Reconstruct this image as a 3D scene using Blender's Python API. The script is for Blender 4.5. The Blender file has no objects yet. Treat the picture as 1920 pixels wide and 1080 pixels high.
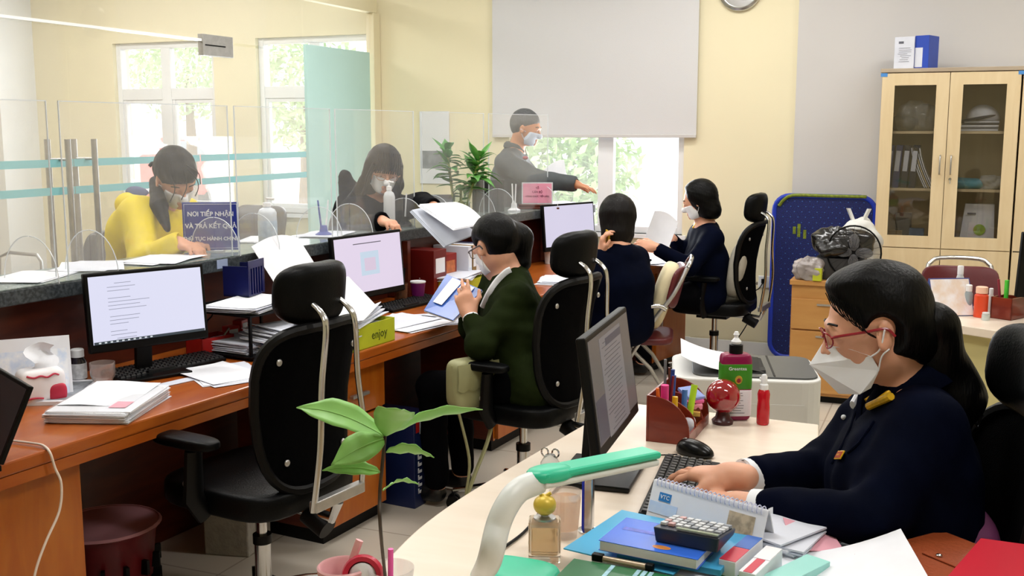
import bpy, math, random
import numpy as np
from mathutils import Vector, Matrix, Euler
# ------------------------------------------------------------------ camera, world, exposure, big lights
scn = bpy.context.scene
COL = scn.collection
CAM_H, PITCH, YAW, FPX = 1.6, math.radians(8.4), math.radians(22.5), 2000.0
cam_d = bpy.data.cameras.new('camera'); cam = bpy.data.objects.new('camera', cam_d); COL.objects.link(cam)
cam.location = (0, 0, CAM_H); cam.rotation_euler = (math.pi/2 - PITCH, 0, YAW)
cam_d.sensor_width = 36; cam_d.lens = FPX/1920*36; cam_d.clip_start = .05; cam_d.clip_end = 200
scn.camera = cam
scn.view_settings.view_transform = 'Standard'; scn.view_settings.look = 'None'
scn.view_settings.gamma = 1; scn.view_settings.exposure = 0.0; scn.view_settings.use_curve_mapping = False
w = bpy.data.worlds.new('world'); scn.world = w; w.use_nodes = True
nt = w.node_tree; bg = nt.nodes['Background']
bg.inputs[0].default_value = (.93, .96, 1, 1); bg.inputs[1].default_value = 2.6
def area(name, loc, size, power, color=(1,1,1), rot=(0,0,0), spec=1.0):
    d = bpy.data.lights.new(name, 'AREA'); d.shape = 'RECTANGLE'; d.size, d.size_y = size
    d.energy = power; d.color = color
    o = bpy.data.objects.new(name, d); o.location = loc; o.rotation_euler = rot; COL.objects.link(o); return o
CEIL = 3.25
LAMPS = [(-1.6, 2.2), (-1.6, 4.4), (-1.4, 6.4), (.6, 1.4), (.7, 3.8), (.8, 6.2), (-3.5, 3.2), (-3.5, 5.8), (-6.3, 3.4), (-6.3, 6.0)]  # last two, in the hall, are added to brighten the window frames
for i, (x, y) in enumerate(LAMPS):
    area('ceiling_light_glow', (x, y, CEIL-.07), (1.15, .25), 25 if x > -5 else 45, (1, .985, .96))
for (x, y, wd, hg, zz) in [(-6.5,7.62,1.05,1.4,1.65),(-4.95,7.62,1.0,1.4,1.65),(-2.4,7.6,1.1,.68,1.21)]:
    area('window_daylight', (x, y, zz), (wd, hg), 30, (.92,.96,1), (-math.pi/2, 0, 0))

sd_ = bpy.data.lights.new('added_sun', 'SUN'); sd_.energy = 5; sd_.angle = .02; sd_.color = (1,.97,.9)
so_ = bpy.data.objects.new('added_sun', sd_); so_.rotation_euler = (math.radians(38), 0, math.radians(-12)); COL.objects.link(so_)  # added lamp: brightens the trees seen through the windows
# ------------------------------------------------------------------ measuring helpers (view ray met with a real plane)
_h = Vector((-math.sin(YAW), math.cos(YAW), 0)); _r = Vector((math.cos(YAW), math.sin(YAW), 0)); _k = Vector((0,0,1))
_fw = _h*math.cos(PITCH) - _k*math.sin(PITCH); _up = _h*math.sin(PITCH) + _k*math.cos(PITCH); _C = Vector((0,0,CAM_H))
def _ray(x, y): return _fw + _r*((x-960)/FPX) + _up*((540-y)/FPX)
def PZ(x, y, z): d = _ray(x, y); return _C + d*((z-CAM_H)/d.z)
def PW(x, y, wd): return _C + _ray(x, y)*wd
def PX(x, y, v): d = _ray(x, y); return _C + d*(v/d.x)
def PY(x, y, v): d = _ray(x, y); return _C + d*(v/d.y)
R = math.radians
# ------------------------------------------------------------------ materials
def C(h, a=1.0):
    h = h.lstrip('#'); v = [int(h[i:i+2], 16)/255 for i in (0,2,4)]
    return tuple((c/12.92 if c <= .04045 else ((c+.055)/1.055)**2.4) for c in v) + (a,)
_M = {}
def mat(name, col, rough=.5, metal=0, spec=.5, noise=None, wood=None, bump=0, bscale=80, trans=0, alpha=1, emit=0, coat=0, sheen=0, col2=None, ior=1.45, tile=None, stretch=None, subs=0):
    if name in _M: return _M[name]
    m = bpy.data.materials.new(name); _M[name] = m; m.use_nodes = True
    n = m.node_tree.nodes; l = m.node_tree.links; b = n['Principled BSDF']
    c = C(col) if isinstance(col, str) else col
    I = b.inputs
    I['Base Color'].default_value = c; I['Roughness'].default_value = rough; I['Metallic'].default_value = metal
    I['Specular IOR Level'].default_value = spec; I['IOR'].default_value = ior
    I['Transmission Weight'].default_value = trans; I['Alpha'].default_value = alpha; I['Coat Weight'].default_value = coat
    I['Sheen Weight'].default_value = sheen
    if emit: I['Emission Color'].default_value = c; I['Emission Strength'].default_value = emit
    tc = n.new('ShaderNodeTexCoord')
    mp = n.new('ShaderNodeMapping'); l.new(tc.outputs['Object'], mp.inputs[0])
    if stretch: mp.inputs['Scale'].default_value = stretch
    if wood:
        c2 = C(col2)
        mp.inputs['Scale'].default_value = wood
        t = n.new('ShaderNodeTexNoise'); t.inputs['Scale'].default_value = 3; t.inputs['Detail'].default_value = 6; t.inputs['Distortion'].default_value = .6
        l.new(mp.outputs[0], t.inputs[0])
        r = n.new('ShaderNodeValToRGB'); r.color_ramp.elements[0].position = .35; r.color_ramp.elements[1].position = .68
        r.color_ramp.elements[0].color = c; r.color_ramp.elements[1].color = c2
        l.new(t.outputs[0], r.inputs[0]); l.new(r.outputs[0], I['Base Color'])
    elif noise:
        t = n.new('ShaderNodeTexNoise'); t.inputs['Scale'].default_value = noise[0]; t.inputs['Detail'].default_value = 5
        l.new(mp.outputs[0], t.inputs[0])
        c2 = C(col2) if col2 else tuple(max(0, v*(1-noise[1])) for v in c[:3]) + (1,)
        r = n.new('ShaderNodeValToRGB'); r.color_ramp.elements[0].position = .4; r.color_ramp.elements[1].position = .62
        r.color_ramp.elements[0].color = c2; r.color_ramp.elements[1].color = c
        l.new(t.outputs[0], r.inputs[0]); l.new(r.outputs[0], I['Base Color'])
    elif tile:
        t = n.new('ShaderNodeTexBrick'); t.offset = 0; t.inputs['Scale'].default_value = 1
        t.inputs['Brick Width'].default_value = tile[0]; t.inputs['Row Height'].default_value = tile[0]
        t.inputs['Mortar Size'].default_value = tile[1]; t.inputs['Color1'].default_value = c; t.inputs['Color2'].default_value = tuple(v*.97 for v in c[:3])+(1,)
        t.inputs['Mortar'].default_value = C(col2); l.new(mp.outputs[0], t.inputs[0]); l.new(t.outputs[0], I['Base Color'])
    if bump:
        t = n.new('ShaderNodeTexNoise'); t.inputs['Scale'].default_value = bscale; t.inputs['Detail'].default_value = 3
        bp = n.new('ShaderNodeBump'); bp.inputs['Strength'].default_value = bump; bp.inputs['Distance'].default_value = .01
        l.new(mp.outputs[0], t.inputs[0]); l.new(t.outputs[0], bp.inputs['Height']); l.new(bp.outputs[0], I['Normal'])
    return m
def film(name, col, opac, gloss=.06, rough=.02):
    """thin clear sheet: mostly see-through, a little milky (haze painted in for the large panes), a little shiny"""
    if name in _M: return _M[name]
    m = bpy.data.materials.new(name); _M[name] = m; m.use_nodes = True
    n = m.node_tree.nodes; l = m.node_tree.links; n.clear()
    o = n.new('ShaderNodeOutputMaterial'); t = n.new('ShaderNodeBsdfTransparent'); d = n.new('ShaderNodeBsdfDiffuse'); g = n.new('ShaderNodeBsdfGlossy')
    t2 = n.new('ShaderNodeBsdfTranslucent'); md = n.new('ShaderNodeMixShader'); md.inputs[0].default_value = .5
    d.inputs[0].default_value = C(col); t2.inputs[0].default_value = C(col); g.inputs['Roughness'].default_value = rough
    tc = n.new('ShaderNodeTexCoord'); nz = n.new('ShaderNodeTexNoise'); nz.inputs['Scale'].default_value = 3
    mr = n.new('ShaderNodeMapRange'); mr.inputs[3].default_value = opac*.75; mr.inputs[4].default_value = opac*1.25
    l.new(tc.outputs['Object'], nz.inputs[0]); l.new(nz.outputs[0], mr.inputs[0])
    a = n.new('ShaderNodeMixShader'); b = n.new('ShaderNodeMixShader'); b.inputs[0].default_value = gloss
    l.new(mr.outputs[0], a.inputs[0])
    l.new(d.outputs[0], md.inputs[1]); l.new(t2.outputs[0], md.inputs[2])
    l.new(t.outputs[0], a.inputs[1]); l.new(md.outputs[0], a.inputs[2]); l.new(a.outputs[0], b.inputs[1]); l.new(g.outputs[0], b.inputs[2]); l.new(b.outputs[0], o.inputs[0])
    return m
def emis(name, col, s):
    return mat(name, (0,0,0,1), .6) if False else _emis(name, col, s)
def _emis(name, col, s):
    if name in _M: return _M[name]
    m = bpy.data.materials.new(name); _M[name] = m; m.use_nodes = True
    b = m.node_tree.nodes['Principled BSDF']; b.inputs['Base Color'].default_value = (.02,.02,.02,1); b.inputs['Roughness'].default_value = .35
    n = m.node_tree.nodes; l = m.node_tree.links
    tc = n.new('ShaderNodeTexCoord'); nz = n.new('ShaderNodeTexNoise'); nz.inputs['Scale'].default_value = 2
    rp = n.new('ShaderNodeValToRGB'); c = C(col); rp.color_ramp.elements[0].color = c; rp.color_ramp.elements[1].color = tuple(v*.97 for v in c[:3])+(1,)
    l.new(tc.outputs['Object'], nz.inputs[0]); l.new(nz.outputs[0], rp.inputs[0]); l.new(rp.outputs[0], b.inputs['Emission Color']); b.inputs['Emission Strength'].default_value = s
    return m
# ------------------------------------------------------------------ object helpers
def tag(o, label=None, cat=None, group=None, kind=None):
    if label: o['label'] = label
    if cat: o['category'] = cat
    if group: o['group'] = group
    if kind: o['kind'] = kind
    return o
def thing(name, label, cat, loc=(0,0,0), rz=0, group=None):
    o = bpy.data.objects.new(name, None); o.empty_display_size = .1; COL.objects.link(o)
    o.location = loc; o.rotation_euler = (0,0,rz) if not isinstance(rz, (tuple, Euler)) else rz
    return tag(o, label, cat, group)
def copy_tree(o, parent=None):
    c = o.copy(); COL.objects.link(c)
    if parent is not None: c.parent = parent
    for ch in list(o.children): copy_tree(ch, c)
    return c
def another(o, loc, rz=None, label=None, group=None):
    c = copy_tree(o); c.location = loc
    if rz is not None: c.rotation_euler = (0,0,rz)
    if label: c['label'] = label
    if group: c['group'] = group
    return c
class M:
    def __init__(s): s.v = []; s.f = []; s.m = []; s.cur = 0
    def mi(s, i): s.cur = i; return s
    def add(s, v, f):
        o = len(s.v); s.v += [tuple(p) for p in v]; s.f += [tuple(i+o for i in q) for q in f]; s.m += [s.cur]*len(f); return s
    def box(s, c, d, rot=None):
        c = Vector(c); v = []
        for x in (-.5,.5):
            for y in (-.5,.5):
                for z in (-.5,.5):
                    p = Vector((x*d[0], y*d[1], z*d[2]))
                    if rot is not None: p = rot @ p
                    v.append(c+p)
        return s.add(v, [(0,1,3,2),(4,6,7,5),(0,4,5,1),(2,3,7,6),(0,2,6,4),(1,5,7,3)])
    def bb(s, a, b):
        return s.box([(a[i]+b[i])/2 for i in range(3)], [abs(b[i]-a[i]) for i in range(3)])
    def tube(s, path, r, n=10, closed=False, flat=1.0, upv=None):
        P = [Vector(p) for p in path]; N = len(P); rs = r if isinstance(r, (list,tuple)) else [r]*N
        v = []; f = []; up = Vector(upv) if upv is not None else None
        for i in range(N):
            if closed: t = P[(i+1)%N]-P[i-1]
            else: t = (P[min(i+1,N-1)]-P[max(i-1,0)])
            t = t.normalized() if t.length > 1e-9 else Vector((0,0,1))
            if up is None: up = Vector((0,0,1)) if abs(t.z) < .9 else Vector((1,0,0))
            a = t.cross(up)
            if a.length < 1e-5: a = t.cross(Vector((0,1,0)))
            a.normalize(); b = t.cross(a).normalized()
            if upv is None: up = -b if (-b).dot(up) > 0 else b
            for k in range(n):
                q = 2*math.pi*k/n; v.append(P[i] + a*(math.cos(q)*rs[i]) + b*(math.sin(q)*rs[i]*flat))
        for i in range(N if closed else N-1):
            for k in range(n):
                j = (i+1)%N
                f.append((i*n+k, i*n+(k+1)%n, j*n+(k+1)%n, j*n+k))
        if not closed: f.append(tuple(range(n-1,-1,-1))); f.append(tuple((N-1)*n+k for k in range(n)))
        return s.add(v, f)
    def cyl(s, a, b, r, r2=None, n=20): return s.tube([a, b], [r, r if r2 is None else r2], n)
    def lathe(s, prof, c=(0,0,0), n=28, rot=None):
        v = []; f = []; c = Vector(c)
        for (r, z) in prof:
            for k in range(n):
                q = 2*math.pi*k/n; p = Vector((r*math.cos(q), r*math.sin(q), z))
                if rot is not None: p = rot @ p
                v.append(c+p)
        for i in range(len(prof)-1):
            for k in range(n): f.append((i*n+k, i*n+(k+1)%n, (i+1)*n+(k+1)%n, (i+1)*n+k))
        if prof[0][0] > 1e-4: f.append(tuple(range(n-1,-1,-1)))
        if prof[-1][0] > 1e-4: f.append(tuple((len(prof)-1)*n+k for k in range(n)))
        return s.add(v, f)
    def prism(s, poly, d0, d1, fn=None):
        """poly in a plane, extruded d0..d1; fn maps (u,v,d) to a point"""
        fn = fn or (lambda u, v_, d: (u, v_, d)); n = len(poly)
        v = [fn(p[0], p[1], d0) for p in poly] + [fn(p[0], p[1], d1) for p in poly]
        f = [tuple(range(n-1,-1,-1)), tuple(range(n, 2*n))] + [(i, (i+1)%n, n+(i+1)%n, n+i) for i in range(n)]
        return s.add(v, f)
    def sell(s, c, r, e1=1.0, e2=1.0, rot=None, nu=28, nv=16, warp=None):
        """superellipsoid: small exponents give boxy pads"""
        c = Vector(c); v = []; f = []
        pw = lambda a, e: math.copysign(abs(a)**e, a)
        for j in range(nv+1):
            ph = -math.pi/2 + math.pi*j/nv
            for i in range(nu):
                th = 2*math.pi*i/nu
                p = Vector((r[0]*pw(math.cos(ph),e1)*pw(math.cos(th),e2), r[1]*pw(math.cos(ph),e1)*pw(math.sin(th),e2), r[2]*pw(math.sin(ph),e1)))
                if warp: p = warp(p)
                if rot is not None: p = rot @ p
                v.append(c+p)
        for j in range(nv):
            for i in range(nu): f.append((j*nu+i, j*nu+(i+1)%nu, (j+1)*nu+(i+1)%nu, (j+1)*nu+i))
        return s.add(v, f)
    def sheet(s, fn, nu, nv, th=.0012):
        """a thin sheet with real thickness; fn(u,v) -> point for u,v in 0..1"""
        P = [[Vector(fn(i/nu, j/nv)) for j in range(nv+1)] for i in range(nu+1)]
        v = []; 
        for i in range(nu+1):
            for j in range(nv+1):
                a = P[min(i+1,nu)][j]-P[max(i-1,0)][j]; b = P[i][min(j+1,nv)]-P[i][max(j-1,0)]
                nn = a.cross(b); nn = nn.normalized() if nn.length > 1e-9 else Vector((0,0,1))
                v.append(P[i][j]+nn*th/2); v.append(P[i][j]-nn*th/2)
        ix = lambda i, j, k: (i*(nv+1)+j)*2+k
        f = []
        for i in range(nu):
            for j in range(nv):
                f.append((ix(i,j,0), ix(i+1,j,0), ix(i+1,j+1,0), ix(i,j+1,0))); f.append((ix(i,j,1), ix(i,j+1,1), ix(i+1,j+1,1), ix(i+1,j,1)))
        for i in range(nu):
            f.append((ix(i,0,0), ix(i,0,1), ix(i+1,0,1), ix(i+1,0,0))); f.append((ix(i,nv,0), ix(i+1,nv,0), ix(i+1,nv,1), ix(i,nv,1)))
        for j in range(nv):
            f.append((ix(0,j,0), ix(0,j+1,0), ix(0,j+1,1), ix(0,j,1))); f.append((ix(nu,j,0), ix(nu,j,1), ix(nu,j+1,1), ix(nu,j+1,0)))
        return s.add(v, f)
    def build(s, name, mats, parent=None, smooth=False, bevel=0, loc=None, rz=0, org=None, sub=0):
        me = bpy.data.meshes.new(name); V_ = s.v if org is None else [tuple(Vector(p)-Vector(org)) for p in s.v]
        me.from_pydata(V_, [], s.f)
        for mm in (mats if isinstance(mats, (list,tuple)) else [mats]): me.materials.append(mm)
        if len(me.materials) > 1: me.polygons.foreach_set('material_index', s.m)
        import bmesh
        bm = bmesh.new(); bm.from_mesh(me); bmesh.ops.remove_doubles(bm, verts=bm.verts, dist=1e-6); bmesh.ops.recalc_face_normals(bm, faces=bm.faces); bm.to_mesh(me); bm.free()
        if smooth:
            me.polygons.foreach_set('use_smooth', [True]*len(me.polygons))
            if smooth != 'all': me.set_sharp_from_angle(angle=R(38))
        o = bpy.data.objects.new(name, me); COL.objects.link(o)
        if loc is not None: o.location = loc
        if rz: o.rotation_euler = (0,0,rz) if not isinstance(rz, tuple) else rz
        if parent is not None: o.parent = parent
        if bevel:
            b = o.modifiers.new('bevel', 'BEVEL'); b.width = bevel; b.segments = 2; b.limit_method = 'ANGLE'; b.angle_limit = R(40)
        if sub:
            b = o.modifiers.new('sub', 'SUBSURF'); b.levels = sub; b.render_levels = sub
        return o
def single(m, name, mats, label, cat, loc=None, rz=0, group=None, **kw):
    return tag(m.build(name, mats, loc=loc, rz=rz, **kw), label, cat, group)
def struct(m, name, mats, **kw):
    o = m.build(name, mats, **kw); o['kind'] = 'structure'; return o
def text(name, s, size, mt, parent, loc, rot, ext=.0006, align='CENTER', bold=0):
    cu = bpy.data.curves.new(name, 'FONT'); cu.body = s; cu.size = size; cu.align_x = align; cu.align_y = 'CENTER'; cu.extrude = ext; cu.offset = bold
    cu.resolution_u = 2
    t = bpy.data.objects.new(name, cu); COL.objects.link(t); bpy.context.view_layer.update()
    dg = bpy.context.evaluated_depsgraph_get(); me = bpy.data.meshes.new_from_object(t.evaluated_get(dg))
    bpy.data.objects.remove(t); me.materials.clear(); me.materials.append(mt)
    o = bpy.data.objects.new(name, me); COL.objects.link(o); o.parent = parent; o.location = loc; o.rotation_euler = rot
    return o
def bez(p0, p1, p2, p3, n=12):
    p0,p1,p2,p3 = map(Vector, (p0,p1,p2,p3)); o = []
    for i in range(n+1):
        t = i/n; o.append(p0*(1-t)**3 + p1*3*t*(1-t)**2 + p2*3*t*t*(1-t) + p3*t**3)
    return o
def cat_rom(pts, n=6):
    P = [Vector(p) for p in pts]; P = [P[0]*2-P[1]] + P + [P[-1]*2-P[-2]]; o = []
    for i in range(1, len(P)-2):
        for k in range(n):
            t = k/n; a,b,c,d = P[i-1:i+3]
            o.append(.5*((2*b) + (c-a)*t + (2*a-5*b+4*c-d)*t*t + (3*b-a-3*c+d)*t**3))
    o.append(P[-2]); return o
# ------------------------------------------------------------------ soft volumes (signed distance on a grid, meshed by surface nets)
class Vol:
    def __init__(s, lo, hi, h):
        s.h = h; s.lo = np.array(lo, float)-3*h; n = np.ceil((np.array(hi, float)+3*h-s.lo)/h).astype(int)+1
        s.n = n; s.D = np.full(n, 1e3, np.float32)
        s.ax = [s.lo[i]+h*np.arange(n[i]) for i in range(3)]
    def _sl(s, lo, hi, pad):
        a = np.clip(np.floor((np.array(lo)-pad-s.lo)/s.h).astype(int), 0, s.n-1); b = np.clip(np.ceil((np.array(hi)+pad-s.lo)/s.h).astype(int)+1, 1, s.n)
        sl = tuple(slice(int(a[i]), int(max(a[i]+1, b[i]))) for i in range(3))
        g = np.meshgrid(*[s.ax[i][sl[i]].astype(np.float32) for i in range(3)], indexing='ij'); return sl, g
    def _mix(s, sl, d, k, mode):
        D = s.D[sl]
        if mode == 'u': hh = np.maximum(k-np.abs(D-d), 0)/max(k,1e-6); s.D[sl] = np.minimum(D, d)-hh*hh*k/4
        elif mode == 's':
            e = -d; hh = np.maximum(k-np.abs(D-e), 0)/max(k,1e-6); s.D[sl] = np.maximum(D, e)+hh*hh*k/4
    def cap(s, a, b, ra, rb=None, k=.02, mode='u', flat=None):
        rb = ra if rb is None else rb; a = np.array(a, float); b = np.array(b, float); rm = max(ra, rb)
        sl, g = s._sl(np.minimum(a,b)-rm, np.maximum(a,b)+rm, k+2*s.h)
        ab = b-a; L = max(float(ab@ab), 1e-12)
        px, py, pz = g[0]-a[0], g[1]-a[1], g[2]-a[2]
        t = np.clip((px*ab[0]+py*ab[1]+pz*ab[2])/L, 0, 1)
        d = np.sqrt((px-t*ab[0])**2+(py-t*ab[1])**2+(pz-t*ab[2])**2)-(ra+(rb-ra)*t)
        s._mix(sl, d, k, mode); return s
    def ell(s, c, r, rot=None, k=.02, mode='u'):
        c = np.array(c, float); rm = max(r); sl, g = s._sl(c-rm, c+rm, k+2*s.h)
        p = [g[i]-c[i] for i in range(3)]
        if rot is not None:
            m = np.array(rot)  # columns = local axes
            p = [p[0]*m[0,i]+p[1]*m[1,i]+p[2]*m[2,i] for i in range(3)]
        q0 = np.sqrt(sum((p[i]/r[i])**2 for i in range(3))); q1 = np.sqrt(sum((p[i]/r[i]**2)**2 for i in range(3)))
        s._mix(sl, (q0*(q0-1)/np.maximum(q1, 1e-6)).astype(np.float32), k, mode); return s
    def box(s, c, hs, rot=None, rd=.005, k=.01, mode='u'):
        c = np.array(c, float); rm = float(np.linalg.norm(hs)); sl, g = s._sl(c-rm, c+rm, k+2*s.h)
        p = [g[i]-c[i] for i in range(3)]
        if rot is not None:
            m = np.array(rot); p = [p[0]*m[0,i]+p[1]*m[1,i]+p[2]*m[2,i] for i in range(3)]
        q = [np.abs(p[i])-(hs[i]-rd) for i in range(3)]
        d = np.sqrt(sum(np.maximum(x,0)**2 for x in q))+np.minimum(np.maximum(np.maximum(q[0],q[1]),q[2]),0)-rd
        s._mix(sl, d, k, mode); return s
    def keep_box(s, c, hs, rot, k=.004):
        g = np.meshgrid(*[a.astype(np.float32) for a in s.ax], indexing='ij'); p = [g[i]-c[i] for i in range(3)]; m = np.array(rot)
        p = [p[0]*m[0,i]+p[1]*m[1,i]+p[2]*m[2,i] for i in range(3)]
        d = np.maximum(np.maximum(np.abs(p[0])-hs[0], np.abs(p[1])-hs[1]), np.abs(p[2])-hs[2])
        s.D = np.maximum(s.D, d); return s
    def rough(s, amp, freq, seed=0):
        rng = np.random.default_rng(seed); g = np.meshgrid(*[a.astype(np.float32) for a in s.ax], indexing='ij', sparse=True)
        nz = 0
        for _ in range(5):
            kx = rng.normal(size=3)*freq; nz = nz+np.sin(g[0]*kx[0]+g[1]*kx[1]+g[2]*kx[2]+rng.uniform(0,6.28))
        s.D = s.D+(amp/2*nz).astype(np.float32); return s
    def mesh(s, name, mt, parent=None, org=(0,0,0), relax=1):
        D = s.D; ins = D < 0; n = s.n
        c = np.zeros(n-1, np.int8)
        for dx in (0,1):
            for dy in (0,1):
                for dz in (0,1): c += ins[dx:n[0]-1+dx, dy:n[1]-1+dy, dz:n[2]-1+dz]
        act = (c > 0) & (c < 8); I = np.argwhere(act)
        vid = -np.ones(n-1, np.int64); vid[act] = np.arange(len(I))
        co = [(0,0,0),(1,0,0),(0,1,0),(1,1,0),(0,0,1),(1,0,1),(0,1,1),(1,1,1)]
        val = [D[I[:,0]+o[0], I[:,1]+o[1], I[:,2]+o[2]] for o in co]
        acc = np.zeros((len(I),3)); cnt = np.zeros(len(I))
        for a, b in [(0,1),(2,3),(4,5),(6,7),(0,2),(1,3),(4,6),(5,7),(0,4),(1,5),(2,6),(3,7)]:
            va, vb = val[a], val[b]; m = (va < 0) != (vb < 0); t = np.where(m, va/np.where(m, va-vb, 1), 0)
            A = np.array(co[a], float); B = np.array(co[b], float)
            acc += m[:,None]*(A+t[:,None]*(B-A)); cnt += m
        V_ = s.lo+(I+acc/cnt[:,None])*s.h-np.array(org, float)
        F = []
        for ax in range(3):
            o = [0,0,0]; o[ax] = 1; u, w_ = (ax+1)%3, (ax+2)%3
            a = ins[:n[0]-o[0], :n[1]-o[1], :n[2]-o[2]]; b = ins[o[0]:, o[1]:, o[2]:]
            E = np.argwhere(a != b); E = E[(E[:,u] > 0) & (E[:,w_] > 0) & (E[:,u] < n[u]-1) & (E[:,w_] < n[w_]-1)]
            sg = a[E[:,0], E[:,1], E[:,2]]
            q = []
            for du, dw in ((1,1),(0,1),(0,0),(1,0)):
                e = E.copy(); e[:,u] -= du; e[:,w_] -= dw; q.append(vid[e[:,0], e[:,1], e[:,2]])
            q = np.stack(q, 1); q[~sg] = q[~sg][:, ::-1]; F.append(q)
        F = np.concatenate(F)
        for _ in range(relax):
            acc = np.zeros_like(V_); cn = np.zeros(len(V_))
            for i in range(4):
                a, b = F[:,i], F[:,(i+1)%4]
                np.add.at(acc, a, V_[b]); np.add.at(cn, a, 1)
            V_ = V_*.5+.5*acc/np.maximum(cn,1)[:,None]
        me = bpy.data.meshes.new(name); me.vertices.add(len(V_)); me.vertices.foreach_set('co', V_.astype(np.float32).ravel())
        me.loops.add(4*len(F)); me.loops.foreach_set('vertex_index', F.astype(np.int32).ravel()); me.polygons.add(len(F))
        me.polygons.foreach_set('loop_start', np.arange(0, 4*len(F), 4, dtype=np.int32)); me.polygons.foreach_set('loop_total', np.full(len(F), 4, np.int32))
        me.update(calc_edges=True); me.validate()
        me.polygons.foreach_set('use_smooth', [True]*len(me.polygons)); me.materials.append(mt)
        ob = bpy.data.objects.new(name, me); COL.objects.link(ob)
        if parent is not None: ob.parent = parent
        return ob
# ------------------------------------------------------------------ materials used all over
m_wall = mat('cream_wall', '#e8dfbf', .8, noise=(1.2,.03))
m_wall2 = mat('grey_wall', '#cac8c7', .8, noise=(1.2,.03))
m_ceil = mat('ceiling_white', '#eceae4', .9, noise=(2,.02))
m_floor = mat('floor_tile', '#c9c0b2', .22, tile=(.6,.004), col2='#a79d90')
m_white = mat('white_paint', '#e9ebee', .4, noise=(3,.03))
m_black = mat('black_plastic', '#050506', .45, spec=.22, noise=(40,.2))
m_blk2 = mat('black_gloss', '#060708', .25, spec=.3, noise=(30,.2))
m_mesh = mat('black_mesh_fabric', '#020203', .8, spec=.05, bump=.4, bscale=400)
m_leath = mat('black_leather', '#040506', .4, spec=.14, bump=.1, bscale=200)
m_chrome = mat('chrome', '#cfd0d2', .18, 1, noise=(8,.08))
m_alu = mat('brushed_metal', '#b9b8b6', .38, .85, noise=(30,.1))
m_wood = mat('orange_wood', '#9c4a14', .28, wood=(6,1.2,6), col2='#ac5c1e', coat=.15)
m_woodv = mat('orange_wood_upright', '#a5530e', .32, wood=(6,6,1.0), col2='#b5661a', coat=.2)
m_dwood = mat('dark_red_wood', '#44150a', .4, wood=(1,1.2,6), col2='#5c220c', coat=.08)
m_granite = mat('dark_granite', '#4a5054', .3, noise=(90,.5), col2='#2a2f33')
m_grantop = mat('pale_granite_top', '#8f9a98', .12, noise=(60,.3), col2='#6d7977')
m_maple = mat('pale_maple_top', '#dfd0be', .32, wood=(1,5,5), col2='#e5d8c8')
m_cab = mat('birch_cabinet', '#d9c39b', .45, wood=(8,8,.9), col2='#e0cca6')
m_paper = mat('white_paper', '#e9ebf2', .7, noise=(12,.04))
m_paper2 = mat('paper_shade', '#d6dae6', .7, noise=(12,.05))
def _bvh(o):
    from mathutils.bvhtree import BVHTree
    mw = Matrix.Translation(o.parent.location if o.parent else (0,0,0)); return BVHTree.FromPolygons([mw@v.co for v in o.data.vertices],[tuple(p.vertices) for p in o.data.polygons])
def on_surface(b, x, y):
    d = _ray(x, y).normalized(); r = b.ray_cast(_C, d); return (r[0], r[1]) if r[0] is not None else (None, None)
m_glass = mat('clear_glass', '#ffffff', .02, trans=1, ior=1.45)
m_ink = mat('grey_ink', '#6a6d78', .8, noise=(30,.2))
# ------------------------------------------------------------------ shell
YB = 7.67
struct(M().bb((-9.2,-2.2,-.1),(3.2,YB+.2,0)), 'floor', m_floor)
struct(M().bb((-9.2,-2.2,CEIL),(3.2,YB+.2,CEIL+.1)), 'ceiling', m_ceil)
def wall_with_holes(x0, x1, holes, y0, y1, ztop):
    m = M(); xs = x0
    for (a, b, z0, z1) in sorted(holes):
        m.bb((xs,y0,0),(a,y1,ztop)); m.bb((a,y0,0),(b,y1,z0)); m.bb((a,y0,z1),(b,y1,ztop)); xs = b
    m.bb((xs,y0,0),(x1,y1,ztop)); return m
W1 = (-7.06,-5.96,.9,2.37); W2 = (-5.52,-4.41,.9,2.37); W3 = (-3.2,-1.83,.84,2.5)
struct(wall_with_holes(-9.2, -1.05, [W1,W2,W3], YB, YB+.2, CEIL), 'wall_back', m_wall)
struct(M().bb((-1.05,YB-.03,0),(3.2,YB+.2,CEIL)), 'wall_back_grey', m_wall2)
struct(M().bb((-9.2,-2.3,0),(3.2,-2.2,CEIL)), 'wall_front', m_wall)
struct(M().bb((3.1,-2.2,0),(3.2,YB,CEIL)), 'wall_right', m_wall)
struct(M().bb((-9.3,-2.2,0),(-9.2,YB,CEIL)), 'wall_left', m_wall)
struct(M().bb((-8.3,7.25,0),(-8.0,YB,CEIL)), 'wall_pier', m_white)
struct(M().bb((-1.75,YB-.015,0),(3.1,YB-.03,.09)).bb((-4.2,YB-.015,0),(-1.75,YB,.09)), 'baseboard_back', m_white)
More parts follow.
